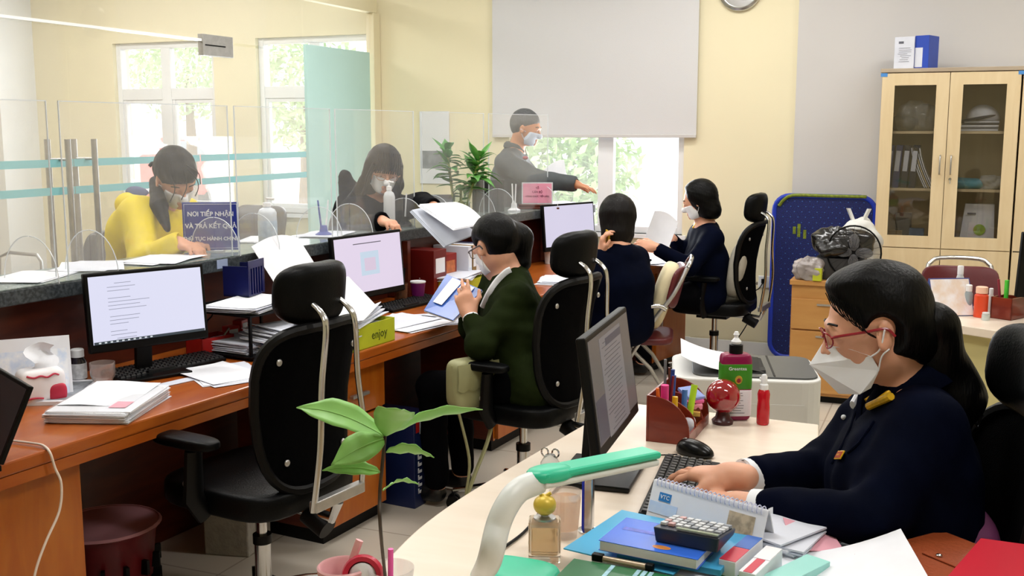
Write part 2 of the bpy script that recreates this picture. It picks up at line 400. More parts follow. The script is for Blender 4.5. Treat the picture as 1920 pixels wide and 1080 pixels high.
for i, (a,b,z0,z1) in enumerate([W1,W2,W3]):
    m = M(); y0, y1 = YB+.04, YB+.11; t = .05
    m.bb((a,y0,z0),(a+t,y1,z1)); m.bb((b-t,y0,z0),(b,y1,z1)); m.bb((a+t,y0+.002,z0),(b-t,y1-.002,z0+t)); m.bb((a+t,y0+.002,z1-t),(b-t,y1-.002,z1))
    c = (a+b)/2
    if i < 2:
        m.bb((a+t,y0+.002,1.87),(c-.05,y1-.002,1.97)).bb((c+.05,y0+.002,1.87),(b-t,y1-.002,1.97)); m.bb((c-.05,y0+.001,z0+t),(c+.05,y1-.001,z1-t))
        for (p,q) in ((a+t,c-.05),(c+.05,b-t)):
            for (u,v) in ((z0+t,1.87),): m.bb((p,y0+.01,u),(p+.03,y1-.01,v)).bb((q-.03,y0+.01,u),(q,y1-.01,v)).bb((p+.03,y0+.012,u),(q-.03,y1-.012,u+.03)).bb((p+.03,y0+.012,v-.03),(q-.03,y1-.012,v))
    else:
        m.bb((c+.02,y0+.001,z0+t),(c+.14,y1-.001,z1-t))
    fr = struct(m, 'window_%d'%(i+1), m_white, bevel=.004)
    M().bb((a+t,y0+.03,z0+t),(b-t,y0+.036,z1-t)).build('window_pane', film('window_glass','#ffffff',.16,.03), fr)  # white mixed into the pane paints the overexposed daylight haze
    M().bb((a-.03,YB-.03,z0-.03),(b+.03,YB+.06,z0)).build('window_sill', m_white, fr)
# ceiling lamps
def lamp_unit(x, y, lab):
    t = thing('ceiling_light', lab, 'ceiling light', (x,y,CEIL), group='ceiling lights')
    M().bb((-.62,-.16,-.05),(.62,.16,-.0005)).build('housing', m_white, t, bevel=.004)
    M().bb((-.58,-.13,-.058),(.58,.13,-.0505)).build('diffuser', emis('lamp_diffuser','#fffaf0',4), t)
    return t
for (x,y) in LAMPS: lamp_unit(x, y, 'unseen white rectangular ceiling light, above the office or added in the hall')  # the hall pair is added for its light, none is in view
# roller blind over the big window
bl = thing('roller_blind', 'pale grey roller blind lowered over the upper part of the window behind the counter', 'blind', (-2.53, YB-.035, 0))
M().sheet(lambda u,v: (-.795+1.59*u, .004*math.sin(v*5)*math.sin(u*9), 1.56+v*1.55), 10, 14, .003).build('blind_fabric', mat('blind_cloth','#d1d1d3',.9,bump=.15,bscale=300), bl, smooth=True)
M().bb((-.795,-.008,1.548),(.795,.008,1.572)).build('bottom_rail', m_wall2, bl, bevel=.003)
M().cyl((-.82,0,3.14),(.82,0,3.14),.03).build('roller_tube', m_wall2, bl, smooth=True)
# world outside: lawn, hedge, trees, parked van, house
struct(M().bb((-40,YB+.3,-.5),(25,60,-.35)), 'ground_outside', mat('outside_paving','#e4e2da',.9,noise=(2,.1)))
rng = random.Random(4)
def tree(x, y, h, r, lab, col, seed):
    t = thing('tree', lab, 'tree', (x,y,-.35), group='trees outside the windows')
    M().tube([(0,0,0),(.1,0,h*.4),(0,.1,h*.7)],[.14,.1,.06],8).build('trunk', mat('bark','#7d6a55',.9,noise=(10,.3)), t, smooth=True)
    m = M(); g = random.Random(seed)
    for _ in range(2200):
        d = Vector((g.gauss(0,1),g.gauss(0,1),g.gauss(0,1))).normalized()*r*(.45+.55*g.random())
        c = Vector((0,0,h*.75))+Vector((d.x,d.y,d.z*.8)); a = Vector((g.gauss(0,1),g.gauss(0,1),g.gauss(0,1))).normalized()*.09; b = a.cross(Vector((g.random(),g.random(),1))).normalized()*.04
        m.add([c-a, c+b, c+a, c-b, c+Vector((0,0,.01))], [(0,1,2,3),(0,4,1)])
    m.build('foliage', mat(col,'#b9d69c',.8,noise=(3,.2)), t)
tree(-4.35,12,2.0,1.0,'leafy green shrub outside the window by the standing man','leaf_a',1)
tree(-13.9,17,4.2,1.3,'leafy green tree outside behind the yellow jacket customer','leaf_a',2)
tree(-9.3,14,3.4,1.2,'leafy green tree outside the window beside the frosted door','leaf_a',3)
vn = thing('van', 'red van parked outside the left window', 'van', (-16.3,20.5,-.35))
M().box((0,0,.95),(2.6,1.5,.9)).box((.2,0,1.55),(1.9,1.4,.5)).build('van_body', mat('red_paint','#d85a55',.4,noise=(3,.1)), vn, bevel=.08)
M().box((.2,0,1.56),(1.6,1.44,.32)).build('van_windows', mat('smoke_glass','#8f9aa5',.2,noise=(3,.1)), vn, bevel=.03)
for sx in (-.85,.85):
    for sy in (-.7,.7): M().cyl((sx,sy-.1,.32),(sx,sy+.1,.32),.32,n=20).build('wheel', m_black, vn, smooth=True)
# clock high on the back wall
ck = thing('wall_clock', 'silver rimmed round wall clock with white face, cut by the top of the picture', 'clock', (-1.455, YB-.002, 2.575), (R(90),0,0))
M().lathe([(.15,0),(.155,.012),(.15,.03),(.135,.034),(.128,.03),(.126,.02)],n=40).build('clock_rim', m_chrome, ck, smooth=True)
M().lathe([(0,.0),(.128,.0),(.128,.018),(0,.018)],n=40).build('clock_face', mat('clock_white','#dfe6ee',.4,noise=(4,.03)), ck)
for i in range(12):
    a = math.pi*2*i/12; text('clock_numeral', str(12 if i == 0 else i), .026, m_ink, ck, (.1*math.sin(a), .1*math.cos(a), .0185), (0,0,0))
M().box((0,.03,.021),(.007,.07,.002)).build('hour_hand', m_black, ck)
M().box((.03,-.01,.024),(.08,.005,.002)).build('minute_hand', m_black, ck)
# sockets
def socket(x, y, z, lab):
    t = thing('wall_socket', lab, 'socket', (x, y, z)); M().box((0,-.005,0),(.15,.012,.085)).build('cover_plate', m_white, t, bevel=.004)
    m = M()
    for k in (-.04,.04): m.box((k,-.0115,.008),(.006,.003,.018)).box((k+.02,-.0115,.008),(.006,.003,.018))
    m.build('socket_holes', m_black, t); return t
socket(-1.19, YB, .53, 'white double wall socket beside the blue folding bed')
p = [PY(1432,527,YB-.02), PY(1424,540,YB-.06), PY(1412,552,YB-.07), PY(1404,600,YB-.06), PY(1380,640,YB-.1)]
single(M().tube(cat_rom(p,5),.004,8).box(PY(1432,527,YB-.025),(.03,.03,.03)), 'power_cord', m_black, 'black power cord plugged into the wall socket', 'cord', smooth=True)
# ------------------------------------------------------------------ glass partition with doors between hall and counter
XP = -4.35
m_pg = film('partition_glass', '#fff4e6', .075, .04)  # warm white mix paints the veil of reflections on the glass
def pane(y0, y1, z0, z1, name, lab, x=XP, mt=None):
    o = M().bb((x-.005,y0,z0),(x+.005,y1,z1)).build(name, mt or m_pg); return o
gp = thing('glass_partition', 'fixed clear glass partition above and beside the glass doors', 'glass partition', (XP,5,0))
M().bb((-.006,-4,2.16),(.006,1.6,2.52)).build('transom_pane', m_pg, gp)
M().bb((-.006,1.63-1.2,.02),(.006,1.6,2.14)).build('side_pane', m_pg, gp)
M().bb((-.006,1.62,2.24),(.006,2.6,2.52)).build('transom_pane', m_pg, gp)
M().bb((-.035,-4,2.52),(.035,2.62,2.64)).build('top_beam', m_wall, gp, bevel=.004)
M().bb((-.035,2.56,0),(.035,2.665,2.52)).build('end_post', m_wall, gp, bevel=.004)
M().bb((-.012,-4,2.145),(.012,.62,2.16)).build('door_track', mat('track_white','#ffffff',.3,noise=(3,.02)), gp)
ptc = M().bb((-.02,.48,2.06),(.02,.78,2.19)).build('patch_fitting', m_alu, gp, bevel=.003)
M().bb((-.022,.50,2.12),(.022,.70,2.128)).build('fitting_groove', m_black, ptc)
m_teal = mat('teal_film', '#8cc9cf', .5, noise=(3,.04))
def glass_door(y0, y1, lab):
    t = thing('glass_door', lab, 'glass door', (XP,y0,0))
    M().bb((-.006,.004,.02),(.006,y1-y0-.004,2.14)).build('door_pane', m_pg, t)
    for z in (1.285,1.43): M().bb((.0062,.0,z-.02),(.0078,y1-y0,z+.02)).build('teal_stripe', m_teal, t)
    return t
d1 = glass_door(3.0,4.385,'clear glass door leaf at the left edge with teal stripes')
d2 = glass_door(4.39,5.42,'clear glass door leaf with metal corner fitting behind the yellow jacket customer')
for z in (1.285,1.43): M().bb((.0062,.43,z-.02),(.0078,1.6,z+.02)).build('teal_stripe', m_teal, gp)
for (y, dd, y0) in ((4.29,d1,3.0),(4.475,d2,4.39)):
    for sx in (-.07,.07):
        hd = M().cyl((sx,y-y0,.55),(sx,y-y0,1.555),.016,n=14).build('pull_handle', m_alu, dd, smooth=True)
        m = M()
        for z in (.75,1.45): m.cyl((sx,y-y0,z),(0,y-y0,z),.008,n=10)
        m.build('handle_bracket', m_alu, hd, smooth=True)
fd = thing('frosted_door', 'pale mint frosted glass door leaf standing before the second window', 'door', (XP,6.63,0))
M().bb((-.012,0,.02),(.012,.9,2.21)).build('frosted_panel', mat('mint_frost','#b6d8d4',.55,noise=(2,.03)), fd, bevel=.002)
# picture on wall beside plant (pale poster) and box on wall
po = thing('wall_notice', 'pale printed notice sheet hanging on the yellow wall behind the plant', 'notice', (-3.83,YB-.004,1.5))
M().bb((-.14,-.006,-.32),(.12,0,.25)).build('notice_sheet', mat('notice_pale','#dfe0e2',.6,noise=(5,.03)), po)
M().bb((-.13,-.008,-.2),(.1,-.0062,-.06)).build('printed_photo', mat('notice_grey','#8d9294',.6,noise=(14,.3)), po)
# waiting benches in the hall beyond the glass
def bench(x, y, rz, n, lab):
    t = thing('waiting_bench', lab, 'bench', (x,y,0), rz, group='waiting benches beyond the glass partition')
    for k in range(n):
        o = (k-(n-1)/2)*.56
        M().sell((0,o,.42),(.24,.25,.03),.3,.3).build('seat', mat('bench_black','#14151a',.4,spec=.3,noise=(9,.1)), t, smooth='all')
        M().sell((-.27,o,.72),(.03,.25,.27),.3,.3,rot=Matrix.Rotation(R(-14),3,'Y')).build('backrest', mat('bench_black','#14151a',.4), t, smooth='all')
    for k in range(n+1):
        o = (k-n/2)*.56
        M().tube([(-.22,o,.4),(-.2,o,.62),(-.1,o,.66),(.16,o,.65),(.2,o,.6),(.2,o,.4)],.014,8).build('armrest', m_alu, t, smooth=True)
    M().bb((-.03,-n*.28,.33),(.03,n*.28,.38)).build('beam', m_alu, t)
    for s in (-1,1): M().tube([(-.25,s*n*.2,.02),(0,s*n*.2,.33),(.25,s*n*.2,.02)],.018,8).build('leg', m_alu, t, smooth=True)
bench(-5.25,5.75,R(185),3,'black waiting bench with silver arms right behind the glass')
bench(-5.4,3.95,R(5),3,'black waiting bench with silver arms left behind the door handles')
bench(-6.6,5.3,R(5),3,'black waiting bench standing farther back in the hall')
bench(-5.9,7.1,R(-90),3,'black waiting bench along the window wall')
# ------------------------------------------------------------------ long counter and its worktop
KP = [(1.0,-2.87),(1.6,-2.83),(2.46,-2.765),(4.6,-2.58),(5.4,-2.52),(6.26,-2.44),(6.98,-2.27)]
def kx(y):
    for (a,xa),(b,xb) in zip(KP, KP[1:]):
        if y <= b: return xa+(xb-xa)*(y-a)/(b-a)
    return KP[-1][1]+.24*(y-KP[-1][0])
def strip(o0, o1, ys, y2=None):
    return [(kx(y)+o0, y) for y in ys] + [(kx(y)+o1, y) for y in reversed(ys)]
YS = [1.0,1.6,2.46,3.5,4.6,5.4,5.85,6.26,6.65,6.98]
cn = thing('service_counter', 'long service counter with dark granite ledge and dark red wood body', 'counter', (-2.8,1.0,0))
og = (-2.8,1.0,0)
M().prism(strip(-.33,0,YS),1.045,1.096).build('granite_ledge', m_granite, cn, org=og, bevel=.004)
M().prism(strip(-.329,-.001,YS),1.0963,1.1).build('ledge_top', m_grantop, cn, org=og)
M().prism(strip(-.30,-.1,YS),0,1.0448).build('counter_body', m_dwood, cn, org=og)
for y in (4.78,5.62,6.5): M().box((kx(y)-.04,y,.9),(.12,.03,.288)).build('ledge_bracket', m_dwood, cn, org=og)
YD = [1.0,1.6,2.46,3.5,4.6,5.4,5.85,6.26,6.65,6.98,7.35]
dt = thing('long_worktop', 'long orange brown wooden worktop running behind the service counter', 'desk', (-2.2,1.0,0))
og = (-2.2,1.0,0)
M().prism(strip(-.0995,.575,YD),.712,.75).build('worktop', m_wood, dt, org=og, bevel=.006)
M().prism(strip(.555,.574,YD),.68,.7115).build('edge_strip', m_wood, dt, org=og)
def unit(y0, y1, lab, drawers, doors):
    x0 = kx(y0); t = thing('desk_cabinet', lab, 'cabinet', (kx(y0)+.3,y0,0), -math.atan2(kx(y1)-kx(y0), y1-y0)); L = y1-y0
    M().bb((-.22,0,.06),(.20,L,.678)).build('body', m_dwood, t, bevel=.003)
    M().bb((-.2,.02,0),(.18,L-.02,.0595)).build('plinth', m_black, t)
    M().bb((.2002,0,.06),(.2015,.018,.678)).bb((.2002,L-.018,.06),(.2015,L,.678)).build('edge_trim', m_woodv, t)
    z = .674
    for h in drawers:
        d = M().bb((.203,.012,z-h+.006),(.222,L-.012,z)).build('drawer', m_woodv, t, bevel=.002)
        M().box((.236,L*.5,z-h*.55),(.02,.11,.014)).build('handle', m_alu, d, bevel=.003)
        M().cyl((.222,L*.5,z-.045),(.227,L*.5,z-.045),.012,n=16).build('lock', m_alu, d, smooth=True); z -= h
    for k in range(doors):
        a, b = .012+(L-.024)*k/doors, .012+(L-.024)*(k+1)/doors
        d = M().bb((.203,a+.002,.068),(.222,b-.002,z-.004)).build('door', m_woodv, t, bevel=.002)
        M().box((.234,a+.05,z-.12),(.016,.012,.12)).build('handle', m_alu, d, bevel=.003)
    return t
unit(1.2,2.27,'orange wooden cabinet end panel under the left end of the worktop',[],2)
unit(3.39,3.80,'orange wooden drawer cabinet with lock, behind the nearest office chair',[.2],1)
unit(4.76,5.2,'orange and dark red drawer cabinet under the worktop behind the green coat woman',[.2],1)
unit(6.85,7.3,'orange drawer cabinet below the far end of the worktop',[.2],1)
# ------------------------------------------------------------------ office chairs
def office_chair(name_lab, loc, rz, recline=6, group=None, seat_col=None):
    t = thing('office_chair', name_lab, 'chair', loc, rz, group)
    M().sell((0,0,.47),(.25,.245,.05),.35,.45).build('seat', m_leath, t, smooth='all')
    rc = Matrix.Rotation(R(-recline),3,'Y')
    def wp(p): p.x += .07*(p.y/.23)**2; return p
    def wt(p):
        k = (p.z+.25)/.5; p.y *= .84+.2*k; p.x += .07*(p.y/.23)**2+.03*math.cos(p.z*7); return p
    bk = M().sell((-.27,0,.76),(.016,.215,.255),.5,.35,rot=rc,warp=wt,nu=40,nv=24).build('backrest', m_mesh, t, smooth='all')
    m = M()
    for i in range(40):
        q = 2*math.pi*i/40; pw = lambda a,e: math.copysign(abs(a)**e,a)
        m_p = Vector((0,.218*pw(math.cos(q),.5),.258*pw(math.sin(q),.5)))
        m_p = wt(m_p); m.v.append(tuple(Vector((-.27,0,.76))+rc@m_p))
    pts = m.v; M().tube(pts,.017,8,closed=True).build('back_frame', m_black, bk, smooth=True)
    def wh(p): p.x += .05*(p.y/.15)**2; return p
    M().sell((-.275,0,1.112),(.042,.146,.095),.62,.6,rot=rc,warp=wh,nu=36,nv=20).build('headrest', m_leath, t, smooth='all')
    for s in (-1,1):
        M().tube(cat_rom([(-.285,s*.06,1.095),(-.335,s*.064,1.06),(-.352,s*.068,1.01),(-.345,s*.085,.85),(-.35,s*.105,.66),(-.325,s*.115,.46)],5),.0115,10,flat=.75).build('chrome_bar', m_chrome, t, smooth=True)
    M().box((-.325,0,.475),(.03,.235,.035)).build('crossbar', m_alu, t, bevel=.004)
    M().tube([(-.325,0,.46),(-.3,0,.40),(-.1,0,.41)],.018,10).build('back_bracket', m_chrome, t, smooth=True)
    M().cyl((-.2,.0,.40),(-.28,.0,.36),.035).box((0,0,.41),(.2,.16,.05)).build('tilt_mechanism', m_black, t, smooth=True)
    for s in (-1,1):
        a = M().tube([(.0,s*.24,.43),(.0,s*.285,.5),(-.01,s*.285,.65)],[.02,.024,.02],10,flat=1.6).build('armrest', m_black, t, smooth=True)
        M().sell((.02,s*.285,.675),(.125,.042,.018),.5,.6).build('arm_pad', m_leath, a, smooth='all')
        M().sell((0,s*.312,.55),(.012,.006,.012)).build('bolt', m_alu, a, smooth='all')
    for (y,z) in ((.17,.92),(-.17,.92),(.15,.6),(-.15,.6)):
        q = wt(Vector((0,y,z-.76))); q = Vector((-.27,0,.76))+rc@q
        M().sell((q.x-.024,q.y,q.z),(.006,.011,.011)).build('back_bolt', m_alu, bk, smooth='all')
    M().cyl((0,0,.1),(0,0,.27),.027).cyl((0,0,.27),(0,0,.4),.017).build('gas_lift', m_chrome, t, smooth=True)
    M().cyl((0,0,.26),(0,0,.29),.031).build('lift_collar', m_black, t, smooth=True); M().cyl((0,0,.075),(0,0,.13),.045).build('base_hub', m_black, t, smooth=True)
    for k in range(5):
        a = 2*math.pi*k/5+.5; c, s = math.cos(a), math.sin(a)
        l = M().tube([(0,0,.105),(.15*c,.15*s,.1),(.3*c,.3*s,.075)],[.026,.02,.015],10,flat=.7).build('base_leg', m_chrome, t, smooth=True)
        v = Vector((-s,c,0))
        cs = M()
        for q in (-.018,.018): cs.cyl(Vector((.3*c,.3*s,.028))+v*(q-.009),Vector((.3*c,.3*s,.028))+v*(q+.009),.028,n=16)
        cs.cyl((.3*c,.3*s,.03),(.3*c,.3*s,.075),.007); cs.build('caster', m_black, l, smooth=True)
    return t
ch1 = office_chair('empty black office chair with chrome bars, nearest one in front of the worktop', (-2.04,2.78,0), R(172), 6, 'black mesh office chairs')
ch2 = another(ch1, (-1.63,4.06,0), R(170), 'black office chair with chrome bars and green bag, under the woman in the olive jacket')
ch4 = another(ch1, (-1.42,6.92,0), R(176), 'black office chair with chrome bars at the far end beside the yellow wall')
hp = PW(1978,730,2.15); fdir = R(196)
ch5 = another(ch1, (hp.x+.30*math.cos(fdir), hp.y+.30*math.sin(fdir), 0), fdir, 'black office chair at the right edge behind the uniformed woman in front')
# folding chair of the third clerk
def folding_chair(lab, loc, rz):
    t = thing('folding_chair', lab, 'chair', loc, rz, 'maroon folding chairs')
    mm = mat('maroon_vinyl','#5a1a20',.35,bump=.05)
    def wv(p): p.x += .05*(p.y/.2)**2; return p
    M().sell((0,0,.45),(.2,.2,.025),.35,.4).build('seat', mm, t, smooth='all')
    M().sell((-.23,0,.74),(.016,.2,.12),.45,.4,rot=Matrix.Rotation(R(-14),3,'Y'),warp=wv).build('backrest', mm, t, smooth='all')
    for s in (-1,1):
        M().tube(cat_rom([(.24,s*.2,.012),(.05,s*.2,.33),(-.1,s*.2,.58),(-.2,s*.19,.72),(-.27,s*.16,.86)],4),.012,10).build('front_leg', m_alu, t, smooth=True)
        M().tube([(-.26,s*.185,.012),(-.08,s*.185,.3),(.08,s*.185,.46)],.011,10).build('rear_leg', m_alu, t, smooth=True)
        M().tube(cat_rom([(-.16,s*.24,.64),(-.1,s*.25,.66),(.1,s*.25,.6),(.2,s*.24,.5),(.13,s*.2,.42)],4),.0125,10).build('armrest', m_chrome, t, smooth=True)
    M().tube(cat_rom([(-.27,-.16,.86),(-.29,-.1,.895),(-.29,.1,.895),(-.27,.16,.86)],4),.012,10).build('top_rail', m_chrome, t, smooth=True)
    M().cyl((.19,-.2,.09),(.19,.2,.09),.008).cyl((-.2,-.185,.1),(-.2,.185,.1),.008).build('stretcher', m_alu, t, smooth=True)
    return t
fc = folding_chair('maroon folding chair with chrome arms holding a cream pillow, under the bob haired clerk', (-1.62,5.78,0), R(193))
m_pil = mat('cream_cushion','#e3d6b0',.85,noise=(6,.15),bump=.15,bscale=30)
def pw_(p):
    f = 1-.35*((p.y/.2)**2*(p.z/.2)**2); p.x *= f; return p
single(M().sell((0,0,0),(.055,.17,.19),.55,.5,warp=pw_,rot=Matrix.Rotation(R(-18),3,'Y')),'pillow',m_pil,'cream pillow propped on the maroon folding chair behind the bob haired clerk','pillow',loc=(-1.49,5.81,.685),rz=R(193),smooth='all')
single(M().sell((0,0,0),(.06,.19,.18),.55,.5,warp=pw_,rot=Matrix.Rotation(R(-8),3,'Y')),'pillow',mat('grey_cushion','#b5b0a2',.85,noise=(8,.3)),'grey white pillow on the far office chair behind the last clerk','pillow',loc=(-1.25,6.9,.71),rz=R(176),smooth='all')
# ------------------------------------------------------------------ monitors
def monitor(lab, loc, rz, z, W=.5, Hh=.3, scr='#dfe0f2', s=1.0, tilt=6, lines=None, kind=0):
    t = thing('computer_monitor', lab, 'monitor', loc, rz, 'computer monitors'); b = loc[2]
    rc = Matrix.Rotation(R(-tilt),3,'Y'); o = Vector((0,0,z-b))
    T = lambda p: o+rc@Vector(p)
    m = M(); m.box(T((-.012,0,0)),(.024,W,Hh),rc); hs = m.build('housing', m_black, t, bevel=.005)
    M().box(T((-.035,0,-.02)),(.03,W*.55,Hh*.6),rc).build('rear_cover', m_black, hs, bevel=.01)
    sc = M().box(T((.0006,0,.008)),(.001,W-.026,Hh-.042),rc).build('screen', emis('screen_'+scr, scr, s), t)
    ink = _emis('screen_ink_'+scr, '#9a9db2' if kind < 2 else '#8f8a92', .8*s); X = .0014
    m = M(); g = random.Random(len(lab))
    if kind == 0:
        for k in range(17):
            zz = Hh/2-.04-k*.0125; wd = g.uniform(.05,.16)
            if k in (3,8,12): continue
            m.box(T((X,-W*.28+wd/2-.02 if k%3 else -W*.2,zz)),(.0006,wd,.0018),rc)
        m.build('screen_text', ink, sc)
        M().box(T((X,0,-Hh/2+.033)),(.0006,W-.03,.009),rc).build('taskbar', emis('taskbar','#3b4a55',.7), sc)
        m = M()
        for k in range(10): m.box(T((X+.0006,-W*.42+k*.02,-Hh/2+.033)),(.0006,.008,.005),rc)
        m.build('taskbar_icon', emis('tb_icon','#dfe6ea',.9), sc)
    elif kind == 1:
        m.box(T((X,-.01,Hh/2-.045)),(.0006,.2,.004),rc).build('screen_text', emis('ink_dk','#5c5866',.8), sc)
        M().box(T((X,0,.01)),(.0006,.13,.11),rc).build('screen_emblem', emis('scr_cyan','#c9dbec',.95), sc)
        M().box(T((X+.0006,0,.005)),(.0006,.08,.06),rc).build('emblem_centre', emis('scr_pink','#dccbe0',.95), sc)
    elif kind == 2:
        M().box(T((X,.0,0)),(.0006,W*.5,Hh-.05),rc).build('document_page', emis('doc_grey','#8b8688',.55), sc)
        for k in range(22): m.box(T((X+.0006,g.uniform(-.01,.01),Hh/2-.04-k*.0105)),(.0006,g.uniform(.1,.2),.0016),rc)
        m.build('screen_text', emis('ink_fg','#5e5a60',.4), sc)
        M().box(T((X,-W*.36,-.06)),(.0006,.09,.1),rc).box(T((X+.0009,.03,.1)),(.0006,.17,.018),rc).build('side_panel', emis('pan_fg','#4b4f63',.45), sc)
    elif kind == 3:
        M().box(T((X,.1,-.1)),(.0006,.2,.05),rc).build('screen_text', emis('scr_peach','#e6b7a0',.9), sc)
    M().box((-.06,0,(z-b)*.5),(.02,.06,z-b),Matrix.Rotation(R(4),3,'Y')).build('stand_neck', m_black, t, bevel=.004)
    M().box((-.03,0,.006),(.19,.24,.012)).build('stand_foot', m_blk2, t, bevel=.004)
    return t
mp = PZ(279,576,.995); monitor('black monitor showing a text document, nearest on the long worktop', (mp.x+.0,mp.y,.7515), R(-24), .995, .43,.27,'#d9daf0',1.05,5)
mp = PZ(680,496,.975); monitor('black monitor with pale pink page and square emblem, left of the olive jacket woman', (mp.x+.04,mp.y,.7515), R(-10), .975,.5,.3,'#dccfe4',1.05,5,kind=1)
mp = PZ(1066,424,.985); monitor('black monitor with blank lilac screen at the far end of the counter', (mp.x+.01,mp.y,.7515), R(-22), .985,.5,.3,'#d4cfe6',1.0,5,kind=3)
# ------------------------------------------------------------------ keyboards and mice
def keyboard(lab, c, rz, z=.7515, W=.44, D=.13):
    t = thing('keyboard', lab, 'keyboard', (c[0],c[1],z), rz, 'black keyboards')
    M().add([(-D/2,-W/2,0),(D/2,-W/2,0),(D/2,W/2,0),(-D/2,W/2,0),(-D/2,-W/2,.022),(D/2,-W/2,.012),(D/2,W/2,.012),(-D/2,W/2,.022)],[(0,3,2,1),(4,5,6,7),(0,1,5,4),(1,2,6,5),(2,3,7,6),(3,0,4,7)]).build('case', m_black, t, bevel=.002)
    mk = mat('key_caps','#17181b',.4,noise=(30,.1))
    for i in range(6):
        m = M(); x = -D/2+.014+i*.0195; zz = .0215-(x+D/2)*.075
        n = 21
        for j in range(n):
            y = -W/2+.013+j*(W-.026)/(n-1)
            if i == 5 and 4 < j < 10: continue
            m.add([(x-.0085,y-.0088,zz),(x+.0085,y-.0088,zz-.001),(x+.0085,y+.0088,zz-.001),(x-.0085,y+.0088,zz),(x-.006,y-.0065,zz+.006),(x+.006,y-.0065,zz+.005),(x+.006,y+.0065,zz+.005),(x-.006,y+.0065,zz+.006)],[(4,5,6,7),(0,1,5,4),(1,2,6,5),(2,3,7,6),(3,0,4,7)])
        if i == 5: m.box((x,-.05,zz+.003),(.016,.11,.006))
        m.build('key_row', mk, t)
    return t
def mouse(lab, c, rz, z=.7515):
    def wm(p):
        if p.z < 0: p.z *= .25
        p.z *= 1-.25*(p.x/.055); return p
    t = thing('computer_mouse', lab, 'mouse', (c[0],c[1],z+.006), rz, 'black mice')
    M().sell((0,0,.0),(.055,.031,.033),.9,.9,warp=wm).build('mouse_shell', m_blk2, t, smooth='all')
    M().cyl((-.03,-.003,.026),(-.03,.003,.026),.008).build('scroll_wheel', m_alu, t, smooth=True); return t
k = PZ(310,690,.755); keyboard('black keyboard below the nearest worktop monitor', k, R(-14))
k = PZ(775,575,.755); keyboard('black keyboard before the monitor with the pink page', (k.x-.05,k.y+.05), R(-8))
k = PZ(488,662,.755); mouse('black computer mouse half hidden behind the nearest office chair', k, R(60))
# ------------------------------------------------------------------ paper helpers
W_ = .7505
V3 = lambda x,y,z: Vector((x,y,z))
def papers(lab, c, rz, w=.21, l=.297, n=6, th=.0008, spread=.02, rot=6, seed=1, z=None, name='paper_stack', curl=0, mats=None, group='loose papers', cat='papers', tilt=None):
    g = random.Random(seed); m = M(); zz = 0; mats = mats or [m_paper, m_paper2]
    for k in range(n):
        a = R(g.uniform(-rot,rot)); dx, dy = g.uniform(-spread,spread), g.uniform(-spread,spread); ca, sa = math.cos(a), math.sin(a)
        cu = curl if k == n-1 else curl*.3
        def fn(u, v, ca=ca, sa=sa, dx=dx, dy=dy, zz=zz, cu=cu):
            x, y = (u-.5)*w, (v-.5)*l; zc = cu*(max(0,abs(u-.5)-.25)*4)**2*(.3+v*.7)
            return (x*ca-y*sa+dx, x*sa+y*ca+dy, zz+th/2+zc)
        m.mi(k%2 if len(mats) > 1 else 0); m.sheet(fn, 6 if curl else 1, 4 if curl else 1, th); zz += th*1.02+.0003
    o = single(m, name, mats, lab, cat, loc=(c[0],c[1],(z if z is not None else W_)+.0008), rz=rz, group=group); return o, zz
W_ = .7505
def pz(x,y,z=W_): return PZ(x,y,z)
papers('loose white papers on the worktop in front of the nearest keyboard', pz(412,703), R(60), n=5, seed=3, spread=.03, rot=12, curl=.004)
papers('white sheet tucked under the front edge of the nearest keyboard', pz(345,714), R(-14), w=.05,l=.3, n=2, seed=5, spread=.002, rot=1)
papers('spread white papers before the olive jacket woman', pz(770,605), R(-5), n=6, seed=8, w=.25,l=.33, spread=.05, rot=15, curl=.004)
papers('white papers on the worktop edge below the blue open book', pz(838,598), R(40), n=4, seed=9, spread=.02, rot=15)
# plastic wrapped paper bundle with grey printed booklet
c = pz(205,768)
bd = thing('paper_bundle', 'thick plastic wrapped bundle of papers at the left front of the worktop', 'papers', (c.x,c.y,W_), R(20))
g = random.Random(2); m = M()
for k in range(14): m.box((g.uniform(-.004,.004),g.uniform(-.008,.008),.0015+k*.0026),(.25,.33,.0022),Matrix.Rotation(R(g.uniform(-2,2)),3,'Z'))
m.build('sheets', [m_paper], bd)
M().sheet(lambda u,v: (-.115+.21*u,-.1+.28*v,.039+.006*v*v+.003*math.sin(u*5)),6,6,.001).build('top_sheet', m_paper, bd, smooth=True)
M().bb((.05,-.12,.0385),(.1,-.05,.0395)).build('pink_print', mat('pink_print','#e9a9b8',.6,noise=(20,.2)), bd)
M().sell((0,0,.019),(.135,.175,.0195),.25,.25).build('plastic_bag', film('plastic_wrap','#ffffff',.22,.12,.15), bd, smooth='all')
c = pz(120,742)
bk = thing('booklet', 'white booklet with a grey printed cover leaning on the plastic bundle', 'booklet', (c.x-.02,c.y+.02,W_), R(28))
M().bb((-.11,-.15,.0),(.11,.15,.012)).build('pages', m_paper, bk)
M().bb((-.09,-.13,.0122),(.06,.12,.0128)).build('grey_print', mat('grey_print','#8f949c',.7,noise=(25,.4)), bk)
